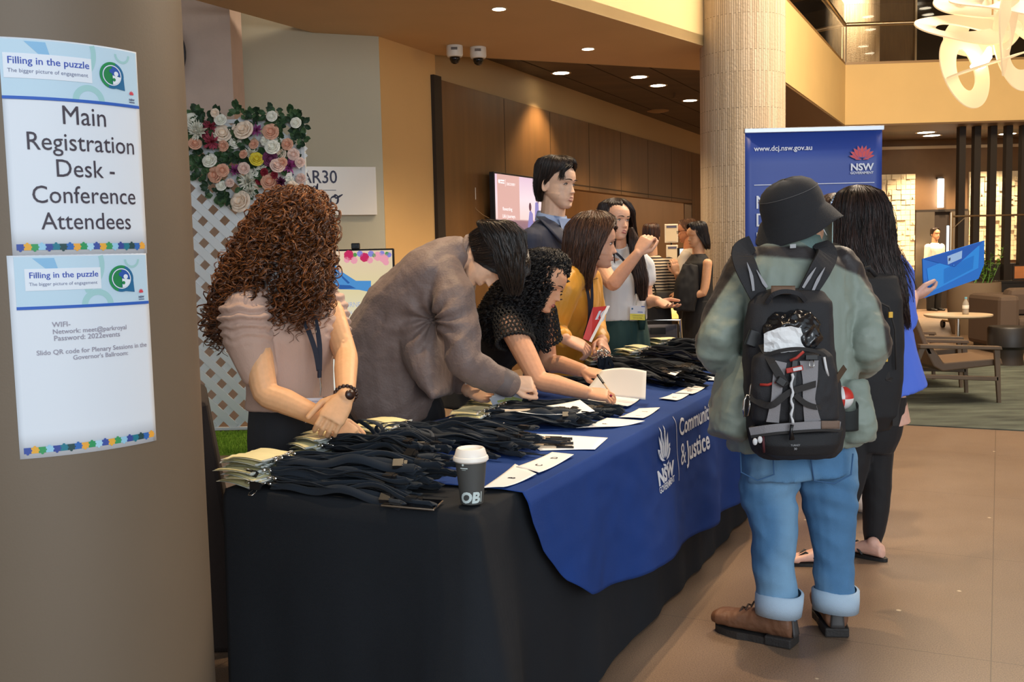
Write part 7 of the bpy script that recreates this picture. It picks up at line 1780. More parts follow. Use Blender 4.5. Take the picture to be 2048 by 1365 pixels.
# shirt front, lapels
vf = lambda u, v: P(1101, 446, 5.74)+f*(.105+.045*v)+r*((u-.5)*.14*(1-v*.75))+Z3*(.02-.26*v)
obj('shirt_front', MB().grid(vf, 8, 8), mat('pale_blue_shirt', None), ph6, smooth=True, fix=False)
nb = P(1101, 446, 5.74)
for sg in (-1, 1):
    def lap(u, v, sg=sg):
        a = (nb+r*(.072*sg)+f*.02+Z3*.035).lerp(nb+r*(.006*sg)+f*.155-Z3*.27, v)+f*(.075*math.sin(math.pi*min(1, v*1.1))**.8); o = (.030+.055*math.sin(math.pi*min(1, v*1.15+.08)))*(1-.75*v)
        return a+r*(sg*o*u*1.4)+f*(.010-.030*u)
    obj('lapel', MB().grid(lap, 5, 12), navy, ph6, smooth=True).modifiers.new('t', 'SOLIDIFY').thickness = .006
tr = MB(); trunk(tr, [(P(1104, 820, 5.72), .18, .13), (P(1104, 740, 5.72), .17, .125)], r)
for sg in (-1, 1):
    a = P(1104, 800, 5.72)+r*.09*sg; limb(tr, [a, V((a.x, a.y, .45)), V((a.x, a.y, .06))], [.10, .078, .065])
organic('trousers', tr, navy, ph6, .010, 3); shoes(ph6, [P(1104, 800, 5.72)+r*.09, P(1104, 800, 5.72)-r*.09], f, dark_shoe)
sx, sy, sz = axes(hM)
hair_mass(ph6, rings_local(hM, [(0, -.01, .132, .01, .01), (0, -.008, .128, .045, .055), (0, -.008, .112, .074, .090), (0, -.012, .085, .083, .103), (0, -.018, .055, .083, .100), (0, -.026, .025, .081, .092), (0, -.036, -.01, .077, .080), (0, -.046, -.05, .068, .062), (0, -.05, -.085, .056, .046)]), sx, sy, (rgb(22, 15, 12), rgb(62, 44, 34)), n=800, K=18, rad=.0019, face=math.pi/2, face_half=(.85, 1.40), hair_ring=3.5, part=.92, seed=18, tmin=.72, jit=.10, shell=.97, wave=.0015, m=hair_mat('dark_short_hair', .36, .5))
# swept fringe on the right temple
fr = []; rgn = np.random.RandomState(4)
for k in range(170):
    a0 = hM @ V((-.015+rgn.uniform(-.02, .055), .050+rgn.uniform(-.015, .015), .108)); a1 = hM @ V((.030+rgn.uniform(-.022, .022), .086+rgn.uniform(-.006, .004), .080)); a2 = hM @ V((.060+rgn.uniform(-.010, .012), .066+rgn.uniform(-.01, .012), .050)); a3 = hM @ V((.060+rgn.uniform(-.016, .016), .068+rgn.uniform(-.02, .012), .024+rgn.uniform(-.016, .016)))
    q = [a0.lerp(a1, s) for s in (0, .33, .66)]+[a1.lerp(a2, s) for s in (0, .5)]+[a2.lerp(a3, s) for s in (0, .5, 1)]; fr.append([list(x) for x in q])
vs, fs = tubes_np(np.array(fr), np.full((170, 8), .0011)*np.array([1, 1, 1, 1, 1, .9, .7, .3])[None, :]); np_mesh('fringe', vs, fs, hair_mat('dark_short_hair'), ph6, np.tile(np.array(rgb(26, 18, 15)[:3]), (len(vs), 1)))
# ================================================================== people in front of the table
# ---------- the man with the bucket hat and backpack
f = V((-.12, .99, 0)).normalized(); r = f.cross(Z3)
H0 = P(1590, 905, 3.52); ph7 = person('person in a black bucket hat, grey green jacket and cuffed blue jeans seen from behind', (H0.x, H0.y))
sk = rgb(206, 158, 128); b = MB()
hM = head(b, P(1602, 430, 3.56), (.88, .45, -.1), (-.10, .05, 1), 1.0)
limb(b, [P(1588, 500, 3.53), P(1590, 480, 3.54), P(1594, 455, 3.55)], [.066, .060, .062])
trunk(b, [(P(1592, 900, 3.52), .15, .11), (P(1592, 760, 3.52), .15, .11), (P(1590, 620, 3.52), .16, .11), (P(1588, 530, 3.52), .17, .08), (P(1588, 500, 3.53), .07, .06)], r)
LS, LE, LW = P(1484, 566, 3.52), P(1438, 690, 3.46), P(1455, 722, 3.72)
RS, RE, RW = P(1690, 566, 3.54), P(1736, 695, 3.48), P(1716, 728, 3.72)
limb(b, [LS, LE, LW], [.05, .043, .030]); limb(b, [RS, RE, RW], [.05, .043, .030])
hand(b, LW, V((.25, .95, -.1)), (-.3, .2, .9), (1, 0, .3), ((.5, .6, .4),)*4); hand(b, RW, V((-.4, .9, -.1)), (.3, .2, .9), (-1, 0, .3), ((.5, .6, .4),)*4)
HL, HR = P(1545, 930, 3.52), P(1652, 930, 3.53)
AL, AR = G(1572, 1295), G(1664, 1283)
AL = P(1558, 1205, 3.44); AR = P(1671, 1197, 3.52); AL.z = AR.z = .09
limb(b, [HL, P(1548, 1060, 3.48), P(1556, 1205, 3.44), V((AL.x, AL.y, .1))], [.08, .055, .042, .036]); limb(b, [HR, P(1664, 1060, 3.52), P(1670, 1195, 3.51), V((AR.x, AR.y, .1))], [.08, .055, .042, .036])
organic('body', b, SKIN, ph7, .0040, 3, paint=skin_paint(sk))
# jacket
jm = mat('jacket_cloth', rgb(112, 128, 118), .55, attr='Col', bump=.12, bscale=60, sheen=.1)
jg, jd = rgb(132, 143, 132), rgb(48, 42, 42)
jk = MB()
trunk(jk, [(P(1592, 888, 3.50), .240, .165), (P(1590, 850, 3.50), .238, .165), (P(1588, 770, 3.51), .220, .155), (P(1588, 680, 3.52), .222, .150), (P(1588, 600, 3.52), .215, .145), (P(1587, 552, 3.52), .200, .125), (P(1586, 515, 3.53), .150, .100), (P(1587, 500, 3.535), .100, .082), (P(1588, 490, 3.54), .088, .075)], r, p=2.4)
limb(jk, [P(1502, 540, 3.53), P(1476, 578, 3.52), P(1450, 640, 3.48), P(1436, 690, 3.45), P(1448, 712, 3.6), P(1458, 720, 3.72)], [.082, .080, .076, .078, .072, .062])
limb(jk, [P(1672, 540, 3.55), P(1694, 578, 3.54), P(1722, 640, 3.50), P(1734, 690, 3.46), P(1724, 716, 3.6), P(1710, 724, 3.72)], [.082, .080, .076, .078, .072, .062])
trunk(jk, [(P(1488, 720, 3.45), .06, .09), (P(1474, 790, 3.43), .075, .12), (P(1452, 872, 3.40), .055, .10)], r)          # flaring left hem
trunk(jk, [(P(1690, 770, 3.46), .06, .10), (P(1700, 830, 3.43), .070, .11), (P(1704, 880, 3.42), .066, .09)], r)
def jk_paint(co, c):
    pr_ = np.array([project(V(p)) for p in co]); x, y = pr_[:, 0], pr_[:, 1]
    # dark yoke over the shoulders and along the outer sleeves
    yoke = np.interp(x, [1400, 1440, 1470, 1500, 1520, 1660, 1690, 1720, 1760, 1800], [655, 590, 545, 520, 512, 524, 540, 552, 610, 660])
    edge = np.interp(y, [500, 560, 640, 700, 760], [1715, 1748, 1775, 1782, 1800])
    w = np.clip((yoke-y)/6+.5, 0, 1); w = np.maximum(w, np.clip((x-(edge-12))/5, 0, 1)*(y < 745)); w = np.maximum(w, np.clip((np.interp(y, [560, 640, 720, 760], [1436, 1406, 1390, 1380])-x)/5, 0, 1))
    col = np.clip((494-y)/5, 0, 1)*(y > 455)                     # collar stays green
    w = w*(1-col); return c*(1-w[:, None])+np.array(jd[:3])*w[:, None]
def jk_post(co, no):
    d = np.zeros(len(co))
    for i, p in enumerate(co):
        px, py = project(V(p)); arm = px < 1490 or px > 1690
        q = V((p[0]*9, p[1]*9, p[2]*(12 if arm else 3.5)))
        d[i] = .012*(1-2.2*abs(noise.noise(q)))*.6+.006*noise.noise(q*2.1)+.002*noise.noise(q*5)
    return co+no*d[:, None]
organic('jacket', jk, jm, ph7, .007, 3, post=jk_post, paint=(jg, [jk_paint]))
cb_ = MB(); rows = []
nc = P(1588, 486, 3.54)
for off, rr_ in ((-.03, .092), (.0, .086), (.018, .080), (.032, .080), (.030, .086), (.0, .096), (-.03, .102)):
    rows.append([nc+Z3*(off+.006*math.sin(a*3))+r*math.cos(a)*rr_*1.05+f*math.sin(a)*rr_*.9 for a in np.linspace(0, 2*math.pi, 30, endpoint=False)])
obj('collar', cb_.loft(rows, cap=False), mat('collar_green', rgb(92, 116, 112), .6, bump=.2, bscale=60), ph7, smooth=True)
obj('collar_tab', MB().quad(P(1580, 489, 3.42), P(1592, 488, 3.42), P(1592, 496, 3.415), P(1580, 497, 3.415)), mat('grey_print', None), ph7, fix=False)
# jeans
jn = mat('faded_denim', rgb(96, 140, 178), .85, attr='Col', var=.10, vscale=9, bump=.35, bscale=500)
js = MB()
trunk(js, [(P(1592, 850, 3.52), .175, .125), (P(1592, 900, 3.52), .190, .140), (P(1595, 945, 3.52), .200, .145)], r)
limb(js, [HL+V((0, 0, .02)), P(1536, 990, 3.51), P(1548, 1060, 3.48), P(1546, 1120, 3.46), P(1556, 1205, 3.44)], [.105, .098, .080, .070, .070])
limb(js, [HR+V((0, 0, .02)), P(1658, 990, 3.53), P(1664, 1060, 3.52), P(1666, 1120, 3.52), P(1670, 1195, 3.51)], [.105, .098, .078, .069, .070])
def jn_post(co, no):
    d = np.zeros(len(co))
    for i, p in enumerate(co):
        q = V((p[0]*8+p[2]*4, p[1]*8, p[2]*9)); d[i] = .009*(1-2.2*abs(noise.noise(q)))*.6+.004*noise.noise(q*2.2)
        px, py = project(V(p)); d[i] += .0045*math.sin((py-960)*.14+(px-1590)*.05*(1 if px < 1590 else -1))*math.exp(-((py-985)/45)**2)
    return co+no*d[:, None]
def jn_fade(co, c):
    n = np.array([noise.noise(V((p[0]*6, p[1]*6, p[2]*3))) for p in co]); w = np.clip(n*1.2, 0, .6)[:, None]; return c*(1-w)+np.array(rgb(140, 180, 208)[:3])*w
organic('jeans', js, jn, ph7, .007, 3, post=jn_post, paint=(rgb(78, 124, 166), [jn_fade]))
pale = mat('denim_inside', rgb(176, 198, 218), .85, bump=.35, bscale=500)
for c_, ax_ in ((P(1558, 1205, 3.44), V((.06, 0, 1))), (P(1671, 1197, 3.51), V((-.02, 0, 1)))):
    rows = []
    for off, rr_ in ((-.038, .070), (-.040, .081), (0.0, .084), (.034, .084), (.038, .074)):
        rows.append([c_+ax_.normalized()*off+V((math.cos(a)*rr_, math.sin(a)*rr_*.95, .004*math.sin(a*2))) for a in np.linspace(0, 2*math.pi, 28, endpoint=False)])
    obj('cuff', MB().loft(rows, cap=False), pale, ph7, smooth=True)
seam = mat('denim_seam', rgb(60, 98, 140), .85)
def on_back(px, py, Y): return P(px, py, Y)
for pts in (((1481, 905), (1482, 945), (1515, 962), (1548, 950), (1546, 912)), ((1620, 905), (1628, 962), (1668, 968), (1702, 950), (1706, 908))):
    obj('pocket', MB().tube([P(x, y, 3.365+.00010*abs(x-1592)**1.4*.25) for x, y in pts], .0028, 5), seam, ph7, smooth=True)
# hat
hatm = mat('black_canvas', rgb(34, 33, 36), .9, bump=.3, bscale=500, sheen=.1)
hu = V((-.34, -.14, 1)).normalized(); q_ = hu.to_track_quat('Z', 'Y').to_matrix(); hc0 = P(1587, 425, 3.55)
hr = []
for rr_, z_ in ((.150, -.066), (.146, -.060), (.122, -.016), (.109, .002), (.108, .012), (.106, .045), (.099, .072), (.086, .094), (.064, .110), (.036, .119), (.003, .122)):
    ring = []
    for k in range(48):
        a = 2*math.pi*k/48; w = .010*math.sin(a*2+.8)*(1 if z_ < -.01 else 0)+.004*math.sin(a*5)*(1 if z_ < 0 else .3)
        ring.append(hc0+q_ @ V((math.cos(a)*rr_*(.96+.04*math.sin(a+1)), math.sin(a)*rr_*1.08, z_+w)))
    hr.append(ring)
inner = [[hc0+(p-hc0)*.965-hu*.002 for p in ring] for ring in hr[:4]]
hat = obj('bucket_hat', MB().loft(inner[::-1][:0]+hr, cap=False), hatm, ph7, smooth=True); hat.modifiers.new('t', 'SOLIDIFY').thickness = .004
st_ = [hc0+q_ @ V((math.cos(a)*.1000, math.sin(a)*.1000*1.08, .072)) for a in np.linspace(0, 2*math.pi, 40, endpoint=False)]
obj('hat_stitching', MB().tube(st_, .0011, 4, closed=True), mat('grey_thread', rgb(96, 96, 98), .8), hat, smooth=True)
# mask and its strap
mk = mat('pale_mask', rgb(186, 210, 204), .8, bump=.2, bscale=200)
obj('face_mask', MB().grid(lambda u, v: hM @ V((.070-.100*u, .055+.062*math.sin(math.pi*min(1, .15+u*.6)), -.015-.085*v)), 10, 8), mk, ph7, smooth=True).modifiers.new('t', 'SOLIDIFY').thickness = .003
obj('mask_strap', MB().tube([hM @ V((.068, .06, -.02)), hM @ V((.078, .02, -.005)), hM @ V((.082, -.016, -.02)), hM @ V((.076, .03, -.055)), hM @ V((.068, .055, -.075))], .002, 6), mat('white_paper', None), ph7, smooth=True)
# boots
boot_l = mat('brown_boot', rgb(112, 76, 54), .6, var=.14, vscale=18, bump=.15, bscale=90); sole_m = mat('boot_sole', rgb(40, 36, 34), .7, bump=.2, bscale=120); bl_m = mat('boot_blue', rgb(70, 120, 160), .5)
def boot(a, fd):
    fd = V((fd[0], fd[1], 0)).normalized(); sd = fd.cross(Z3); a = V((a.x, a.y, 0)); mb = MB(); rings = []
    for u, hw, z0, h in ((-.30, .026, .03, .05), (-.27, .040, .03, .095), (-.15, .045, .03, .12), (.1, .046, .03, .105), (.35, .049, .03, .075), (.65, .054, .03, .058), (.88, .048, .03, .052), (.99, .026, .03, .036)):
        c = a+fd*(.29*u*.82)+Z3*(z0+h/2); rings.append(ring3(c, sd, Z3, hw, h/2, 16, 2.7))
    mb.loft(rings); limb(mb, [a+fd*.005+Z3*.07, a-fd*.012+Z3*.14, a-fd*.014+Z3*.175], [.046, .043, .040])
    bo = organic('boot', mb, boot_l, ph7, .005, 3, post=wrinkles(.002, 30, 30, 30))
    s_ = MB(); pts = []
    for k in range(36):
        t = 2*math.pi*k/36; u = math.cos(t); v = math.sin(t); L_ = .135; w = (.052 if u > 0 else .043)*(1-.12*max(0, u)); pts.append(a+fd*(.082+L_*math.copysign(abs(u)**.75, u)*1.06)+sd*w*math.copysign(abs(v)**.75, v)*1.06)
    s_.prism([p.to_2d() for p in pts], .001, .026); so = obj('sole', s_, sole_m, bo)
    # tread lugs, heel counter, laces
    obj('heel_block', MB().prism([(a+fd*x+sd*y).to_2d() for x, y in ((-.075, -.042), (.02, -.05), (.02, .05), (-.075, .042))], .001, .036), sole_m, bo, bevel=.006)
    hcM = Matrix.Translation(a-fd*.079+Z3*.04)
    obj('heel_guard', MB().grid(lambda u, v: a-fd*(.081+.004*math.sin(math.pi*u)-.010*v)+sd*((u-.5)*.05*(1-.25*v))+Z3*(.04+.075*v), 6, 6), mat('grey_rubber', rgb(64, 62, 62), .5), bo, smooth=True).modifiers.new('t', 'SOLIDIFY').thickness = .006
    obj('heel_patch', MB().grid(lambda u, v: a-fd*(.0885-.010*(.75+.25*v))+sd*((u-.5)*.034)+Z3*(.098+.014*v), 3, 2), bl_m, bo, fix=False).modifiers.new('t', 'SOLIDIFY').thickness = .004
    for k in range(4):
        c = a+fd*(.055+.022*k)+Z3*(.135-.014*k); obj('lace', MB().tube([c-sd*.026, c+Z3*.012, c+sd*.026], .0032, 6), mat('boot_lace', rgb(60, 44, 36), .8), bo, smooth=True)
    return bo
boot(V((AL.x-.015, AL.y+.0, 0)), (-.72, .55)); boot(V((AR.x-.003, AR.y+.015, 0)), (.12, .98))
# ---------- the backpack he carries
Yb = 3.385
def B(px, py, d): return P(px, py, Yb-d)
bp0 = B(1590, 915, .1); bk = thing('backpack', 'worn black and grey backpack carried by the person in the bucket hat', 'backpack', bp0)
bpm = mat('black_pack_cloth', rgb(38, 37, 40), .75, bump=.3, bscale=400, var=.08, vscale=20); bgm = mat('grey_pack_cloth', rgb(138, 134, 136), .75, bump=.3, bscale=400); webm = mat('strap_webbing', rgb(44, 41, 40), .75, bump=.3, bscale=900); tanm = mat('tan_pack_cloth', rgb(122, 100, 86), .8, bump=.3, bscale=400)
def body_rings(rows, p=2.8):
    out = []
    for py, cx, hw, d0, d1 in rows:
        c = B(cx, py, (d0+d1)/2); hwm = hw*(Yb-(d0+d1)/2)/F; out.append(ring3(c, V((1, 0, 0)), V((0, 1, 0)), hwm, (d1-d0)/2, 28, p))
    return out
mb = MB().loft(body_rings([(578, 1580, 40, .0, .03), (584, 1580, 66, .0, .07), (605, 1579, 82, .0, .11), (650, 1577, 88, .0, .13), (700, 1577, 90, .0, .14), (760, 1582, 94, .0, .16), (820, 1588, 98, .0, .17), (855, 1590, 98, .0, .17), (900, 1594, 90, .0, .15), (914, 1596, 74, .02, .12)]))
organic('body', mb, bpm, bk, .006, 3, post=wrinkles(.004, 16, 16, 10))
mb = MB().loft(body_rings([(700, 1588, 60, .13, .20), (712, 1586, 78, .12, .225), (740, 1586, 84, .12, .235), (790, 1588, 86, .12, .245), (835, 1590, 86, .12, .235), (848, 1590, 78, .12, .20)]))
organic('front_pocket', mb, bpm, bk, .005, 3, post=wrinkles(.004, 20, 20, 14))
mb = MB().loft(body_rings([(850, 1590, 92, .13, .20), (862, 1592, 96, .12, .24), (885, 1596, 86, .12, .25), (905, 1600, 72, .12, .235), (916, 1602, 52, .12, .18)], 2.4))
organic('base_pouch', mb, mat('black_pouch', rgb(24, 24, 27), .7, bump=.3, bscale=400), bk, .005, 3)
def strip(name, pts, w, d, m, t=.003, parent=bk, N=V((0, -1, 0))):
    P3 = []; pp = [B(x, y, d if not hasattr(d, '__len__') else d[i]) for i, (x, y) in enumerate(pts)]; n = len(pp)
    for k in range(n-1):
        for s in range(5):
            t_ = s/5; p0, p1, p2, p3 = pp[max(k-1, 0)], pp[k], pp[k+1], pp[min(k+2, n-1)]
            P3.append((p1*2+(p2-p0)*t_+(p0*2-p1*5+p2*4-p3)*t_*t_+(p1*3-p0-p2*3+p3)*t_**3)*.5)
    P3.append(pp[-1]); ww = w
    if hasattr(w, '__len__'): ww = list(np.interp(np.linspace(0, 1, len(P3)), np.linspace(0, 1, len(w)), w))
    return obj(name, MB().ribbon(P3, N, ww, t), m, parent, smooth=False)
px3 = 3.15/2000
strip('band', [(1500, 864), (1540, 858), (1590, 854), (1640, 851), (1680, 852)], 17*px3, [.215, .245, .252, .245, .215], bgm, .004)
strip('zipper', [(1502, 874), (1545, 868), (1590, 864), (1640, 861), (1680, 862)], 5*px3, [.22, .25, .257, .25, .22], webm, .003)
strip('panel_stripe', [(1562, 724), (1556, 760), (1552, 800), (1545, 845)], [24*px3, 22*px3, 20*px3, 26*px3], [.232, .244, .250, .238], bgm, .003)
strip('panel_stripe', [(1618, 722), (1620, 760), (1618, 800), (1625, 845)], [38*px3, 30*px3, 24*px3, 34*px3], [.232, .244, .250, .238], bgm, .003)
strip('panel_zip', [(1590, 722), (1586, 770), (1583, 845)], 10*px3, [.240, .252, .250], mat('black_zip', rgb(16, 16, 18), .5), .003)
strip('pocket_edge', [(1530, 712), (1560, 702), (1600, 698), (1640, 706), (1662, 726)], 7*px3, [.20, .222, .228, .218, .19], webm, .005)
# shoulder straps over the jacket
for nm, pts, dd in (('shoulder_strap', [(1502, 488), (1484, 504), (1492, 535), (1512, 580), (1522, 604)], [-.085, -.02, .035, .045, .04]), ('shoulder_strap', [(1640, 488), (1654, 508), (1640, 540), (1620, 575), (1606, 596)], [-.085, -.02, .035, .045, .04])):
    so = strip(nm, pts, [36*px3, 46*px3, 46*px3, 40*px3, 34*px3], dd, bpm, .012)
silver = mat('reflective_grey', rgb(150, 148, 152), .5)
for pts in (((1494, 525), (1503, 553), (1507, 582)), ((1513, 540), (1527, 565), (1534, 575)), ((1632, 535), (1618, 556), (1606, 576)), ((1650, 535), (1636, 560), (1624, 586))):
    strip('reflective_flash', pts, [.001, 7*px3, 5*px3], .056, silver, .0015)
strip('grab_handle', [(1533, 606), (1546, 590), (1570, 583), (1596, 588), (1610, 602)], 9*px3, [.115, .135, .14, .135, .115], bpm, .012)
obj('tan_patch', MB().grid(lambda u, v: B(1542+48*u, 575+14*v, .062+.05*v), 6, 3), tanm, bk, smooth=True, fix=False).modifiers.new('t', 'SOLIDIFY').thickness = .006
obj('tan_patch', MB().grid(lambda u, v: B(1642+36*u, 842+16*v, .247-.03*u), 6, 3), tanm, bk, smooth=True, fix=False).modifiers.new('t', 'SOLIDIFY').thickness = .004
# compression straps crossing the pocket
strip('compression_strap', [(1524, 690), (1545, 728), (1572, 772)], 16*px3, [.15, .235, .258], webm, .003)
strip('compression_strap', [(1500, 795), (1540, 812), (1578, 786), (1620, 772), (1654, 762)], 13*px3, [.19, .255, .262, .258, .21], webm, .003)
strip('compression_strap', [(1590, 790), (1612, 808), (1640, 815), (1660, 800)], 11*px3, [.262, .258, .24, .20], webm, .003)
strip('compression_strap', [(1690, 735), (1672, 762), (1660, 790)], 12*px3, [.10, .16, .19], mat('brown_webbing', rgb(70, 52, 36), .8), .003)
obj('side_buckle', MB().box((-.022, -.012, -.028), (.022, .012, .028), Matrix.Translation(B(1507, 678, .11)) @ Matrix.Rotation(.35, 4, 'Y')), buckle_m, bk, bevel=.005)
obj('side_buckle', MB().box((-.015, -.008, -.012), (.015, .008, .012), Matrix.Translation(B(1562, 764, .262)) @ Matrix.Rotation(.6, 4, 'Y')), buckle_m, bk, bevel=.003)
cdm = mat('white_cord', rgb(214, 214, 216), .6); redm = mat('red_tag', rgb(176, 50, 40), .6)
obj('zip_cord', MB().tube([B(1584+2*math.sin(k*1.3), 748+6.2*k, .268) for k in range(17)], [.0042+.0012*math.sin(k*2.1) for k in range(17)], 7), cdm, bk, smooth=True)
obj('zip_toggle', MB().tube([B(1584, 850, .27), B(1582, 862, .27), B(1584, 880, .27)], [.006, .005, .009], 8), blk, bk, smooth=True)
obj('logo_tag', MB().box((-.027, -.004, -.008), (.027, .004, .008), Matrix.Translation(B(1589, 739, .255)) @ Matrix.Rotation(-.18, 4, 'Y')), redm, bk, bevel=.002)
obj('logo_text', MB().box((-.006, -.006, -.005), (.022, -.0035, .005), Matrix.Translation(B(1589, 739, .257)) @ Matrix.Rotation(-.18, 4, 'Y')), cdm, bk)
for a, c, m_ in (((1580, 722), (1607, 704), redm), ((1648, 715), (1656, 752), cdm), ((1520, 770), (1552, 765), redm), ((1526, 868), (1528, 905), mat('maroon_cord', rgb(80, 28, 34), .7))):
    obj('zip_pull', MB().tube([B(*a, .245 if a[0] > 1530 and a[0] < 1640 else .225), B((a[0]+c[0])/2, (a[1]+c[1])/2+3, .25 if a[0] > 1530 and a[0] < 1640 else .235), B(*c, .245 if c[0] > 1530 and c[0] < 1640 else .225)], .0045, 7), m_, bk, smooth=True)
for x, y in ((1510, 884), (1520, 880)): obj('zip_slider', MB().ell(B(x, y, .235), (.008, .006, .012), None, 10, 8), cdm, bk, smooth=True)
car = [B(x, y, .17) for x, y in ((1489, 800), (1494, 790), (1500, 792), (1500, 812), (1497, 832), (1489, 834), (1487, 818))]
obj('carabiner', MB().tube(car, .004, 8, closed=True), hook_m, bk, smooth=True); obj('carabiner', MB().tube([p+V((.022, .005, .045)) for p in car], .0035, 8, closed=True), hook_m, bk, smooth=True)
pq_ = B(1622, 714, .246); 
obj('pack_clip', MB().box(pq_+V((-.018, -.008, -.008)), pq_+V((.018, .006, .006)), None), buckle_m, bk)
for sg in (-1, 1): obj('clip_wire', MB().tube([pq_+V((.006*sg, -.004, -.006)), pq_+V((.007*sg, -.008, -.028)), pq_+V((.002*sg, -.009, -.034))], .0016, 6), hook_m, bk, smooth=True)
pt_ = plane_map(B(1591, 893, .262), (1, 0, 0), (0, 0, 1)); obj('lettering', Flat().text('TURKEY', 0, 0, .012, wfit=.03).text('30', 0, -.012, .01).mapped(pt_), mat('grey_print', None), bk, fix=False)
# mesh side pocket with a ball in it
ball_c = B(1683, 796, .05); t = thing('ball', 'red and white ball in the side pocket of the backpack', 'ball', ball_c)
ballm = mat('red_white_ball', rgb(220, 220, 220), .35); nt_ = ballm.node_tree; ck = nt_.nodes.new('ShaderNodeTexChecker'); ck.inputs['Scale'].default_value = 26; ck.inputs['Color1'].default_value = rgb(205, 52, 44); ck.inputs['Color2'].default_value = rgb(232, 228, 226)
tc2 = nt_.nodes.new('ShaderNodeTexCoord'); nt_.links.new(tc2.outputs['Object'], ck.inputs['Vector']); nt_.links.new(ck.outputs['Color'], nt_.nodes['Principled BSDF'].inputs['Base Color'])
obj('ball', MB().ell(ball_c, (.040, .038, .040), None, 28, 20), ballm, t, smooth=True)
mesh_m = mat('mesh_pocket', rgb(30, 34, 34), .7, alpha=.8)
obj('side_pocket', MB().grid(lambda u, v: ball_c+V((.050*math.cos(math.pi*(1-u)*1.1-.3), -.048*math.sin(math.pi*u), -.012-.095*v+.028*math.sin(math.pi*u)*(1-v)*-1)), 14, 8), mesh_m, bk, smooth=True, fix=False).modifiers.new('t', 'SOLIDIFY').thickness = .002
# plastic bag and paper stuffed in the open top
pb = MB(); c = B(1584, 668, .135)
pb.ell(c, (.088, .050, .070), None, 30, 20)
def bag_post(co, no):
    d = np.array([.014*(1-2.4*abs(noise.noise(V((p[0]*22, p[1]*22, p[2]*22)))))+.008*noise.noise(V((p[0]*45, p[1]*45, p[2]*45))) for p in co]); return co+no*d[:, None]
t = thing('plastic_bag', 'crumpled shiny black plastic bag in the open top of the backpack', 'bag', c); organic('bag', pb, mat('black_plastic_film', rgb(26, 27, 30), .18, bump=.3, bscale=40, spec=.8), t, .004, 1, post=bag_post)
t = thing('crumpled_paper', 'crumpled white paper in front of the black plastic bag', 'paper', B(1565, 690, .19))
wp = [(1527, 672), (1562, 668), (1580, 662), (1594, 676), (1612, 684), (1604, 702), (1540, 706)]
def wpf(u, v): return B(1528+82*u, 668+38*v-14*math.sin(math.pi*u*.8)*(1-v)+5*noise.noise(V((u*4, v*4, 1))), .185+.02*math.sin(math.pi*u)+.012*noise.noise(V((u*5, v*5, 3))))
obj('page', MB().grid(wpf, 12, 6), paper_m, t, smooth=False, fix=False).modifiers.new('t', 'SOLIDIFY').thickness = .001
# ---------- the woman in the blue shirt
f = V((-.30, .95, 0)).normalized(); r = f.cross(Z3)
B0 = P(1757, 820, 4.38); ph8 = person('person in a bright blue shirt and black leggings holding out a folder', (B0.x, B0.y))
sk = rgb(226, 178, 158); b = MB()
hM = head(b, P(1722, 436, 4.42), (-.45, .88, -.1), (-.05, 0, 1), 1.0, female=True)
limb(b, [P(1722, 505, 4.40), P(1722, 485, 4.41), P(1722, 460, 4.42)], [.06, .052, .055])
trunk(b, [(P(1757, 850, 4.38), .14, .11), (P(1748, 740, 4.38), .12, .09), (P(1735, 620, 4.39), .13, .09), (P(1724, 540, 4.40), .14, .07), (P(1722, 508, 4.40), .06, .05)], r)
RS, RE, RW = P(1796, 540, 4.46), P(1806, 640, 4.38), P(1826, 592, 4.56)
LS, LE, LW = P(1655, 535, 4.36), P(1640, 640, 4.40), P(1660, 690, 4.6)
limb(b, [RS, RE, RE.lerp(RW, .4), RW], [.046, .040, .037, .026]); limb(b, [LS, LE, LW], [.046, .04, .027])
h1 = hand(b, RW, P(1866, 584, 4.62)-RW, (.1, -.55, -.83), (.2, -.3, 1), ((.25, .3, .2),)*4, (.0, .1), .98, .05, .55); hand(b, LW, V((-.2, .9, -.2)), (-.9, 0, .3), Z3)
HL, HR = P(1712, 850, 4.37), P(1748, 850, 4.40); AR = G(1746, 1118); AR.z = .07; AL = G(1652, 1130); AL.z = .07
limb(b, [HL, P(1690, 985, 4.36), AL], [.085, .055, .038]); limb(b, [HR, P(1752, 980, 4.41), P(1748, 1040, 4.42), P(1746, 1092, 4.43), AR], [.08, .05, .044, .031, .030])
toes = []
def foot(a, fd, mb):
    fd = V((fd[0], fd[1], 0)).normalized(); sd = fd.cross(Z3); a0 = V((a.x, a.y, 0)); rings = []
    for u, hw, h in ((-.24, .016, .03), (-.2, .028, .055), (-.05, .032, .075), (.2, .033, .062), (.45, .038, .04), (.65, .042, .028)):
        c = a0+fd*.24*u*.9+Z3*(.014+h/2); rings.append(ring3(c, sd, Z3, hw, h/2, 14, 2.4))
    mb.loft(rings)
    for k, (o_, L_, r_) in enumerate(((-.030, .058, .0115), (-.012, .054, .009), (.004, .048, .0085), (.018, .041, .008), (.031, .032, .0075))):
        p = a0+fd*.125+sd*o_*(1 if True else -1)+Z3*.024; mb.tube([p, p+fd*L_*.6+Z3*.002, p+fd*L_-Z3*.004], [r_, r_, r_*.85], 8, round_ends=True)
    return a0, fd, sd
fr_ = foot(AR, (-.62, .75), b); fl_ = foot(AL, (-.97, .12), b)
organic('body', b, SKIN, ph8, .0038, 3, paint=skin_paint(sk, [h1['tip']], [(fl_[0]+fl_[1]*(.125+L_)+fl_[2]*o_+Z3*.024, .010, rgb(190, 40, 50), .9) for o_, L_ in ((-.030, .058), (-.012, .054), (.004, .048))]))
thong = mat('black_thong', rgb(24, 22, 22), .6)
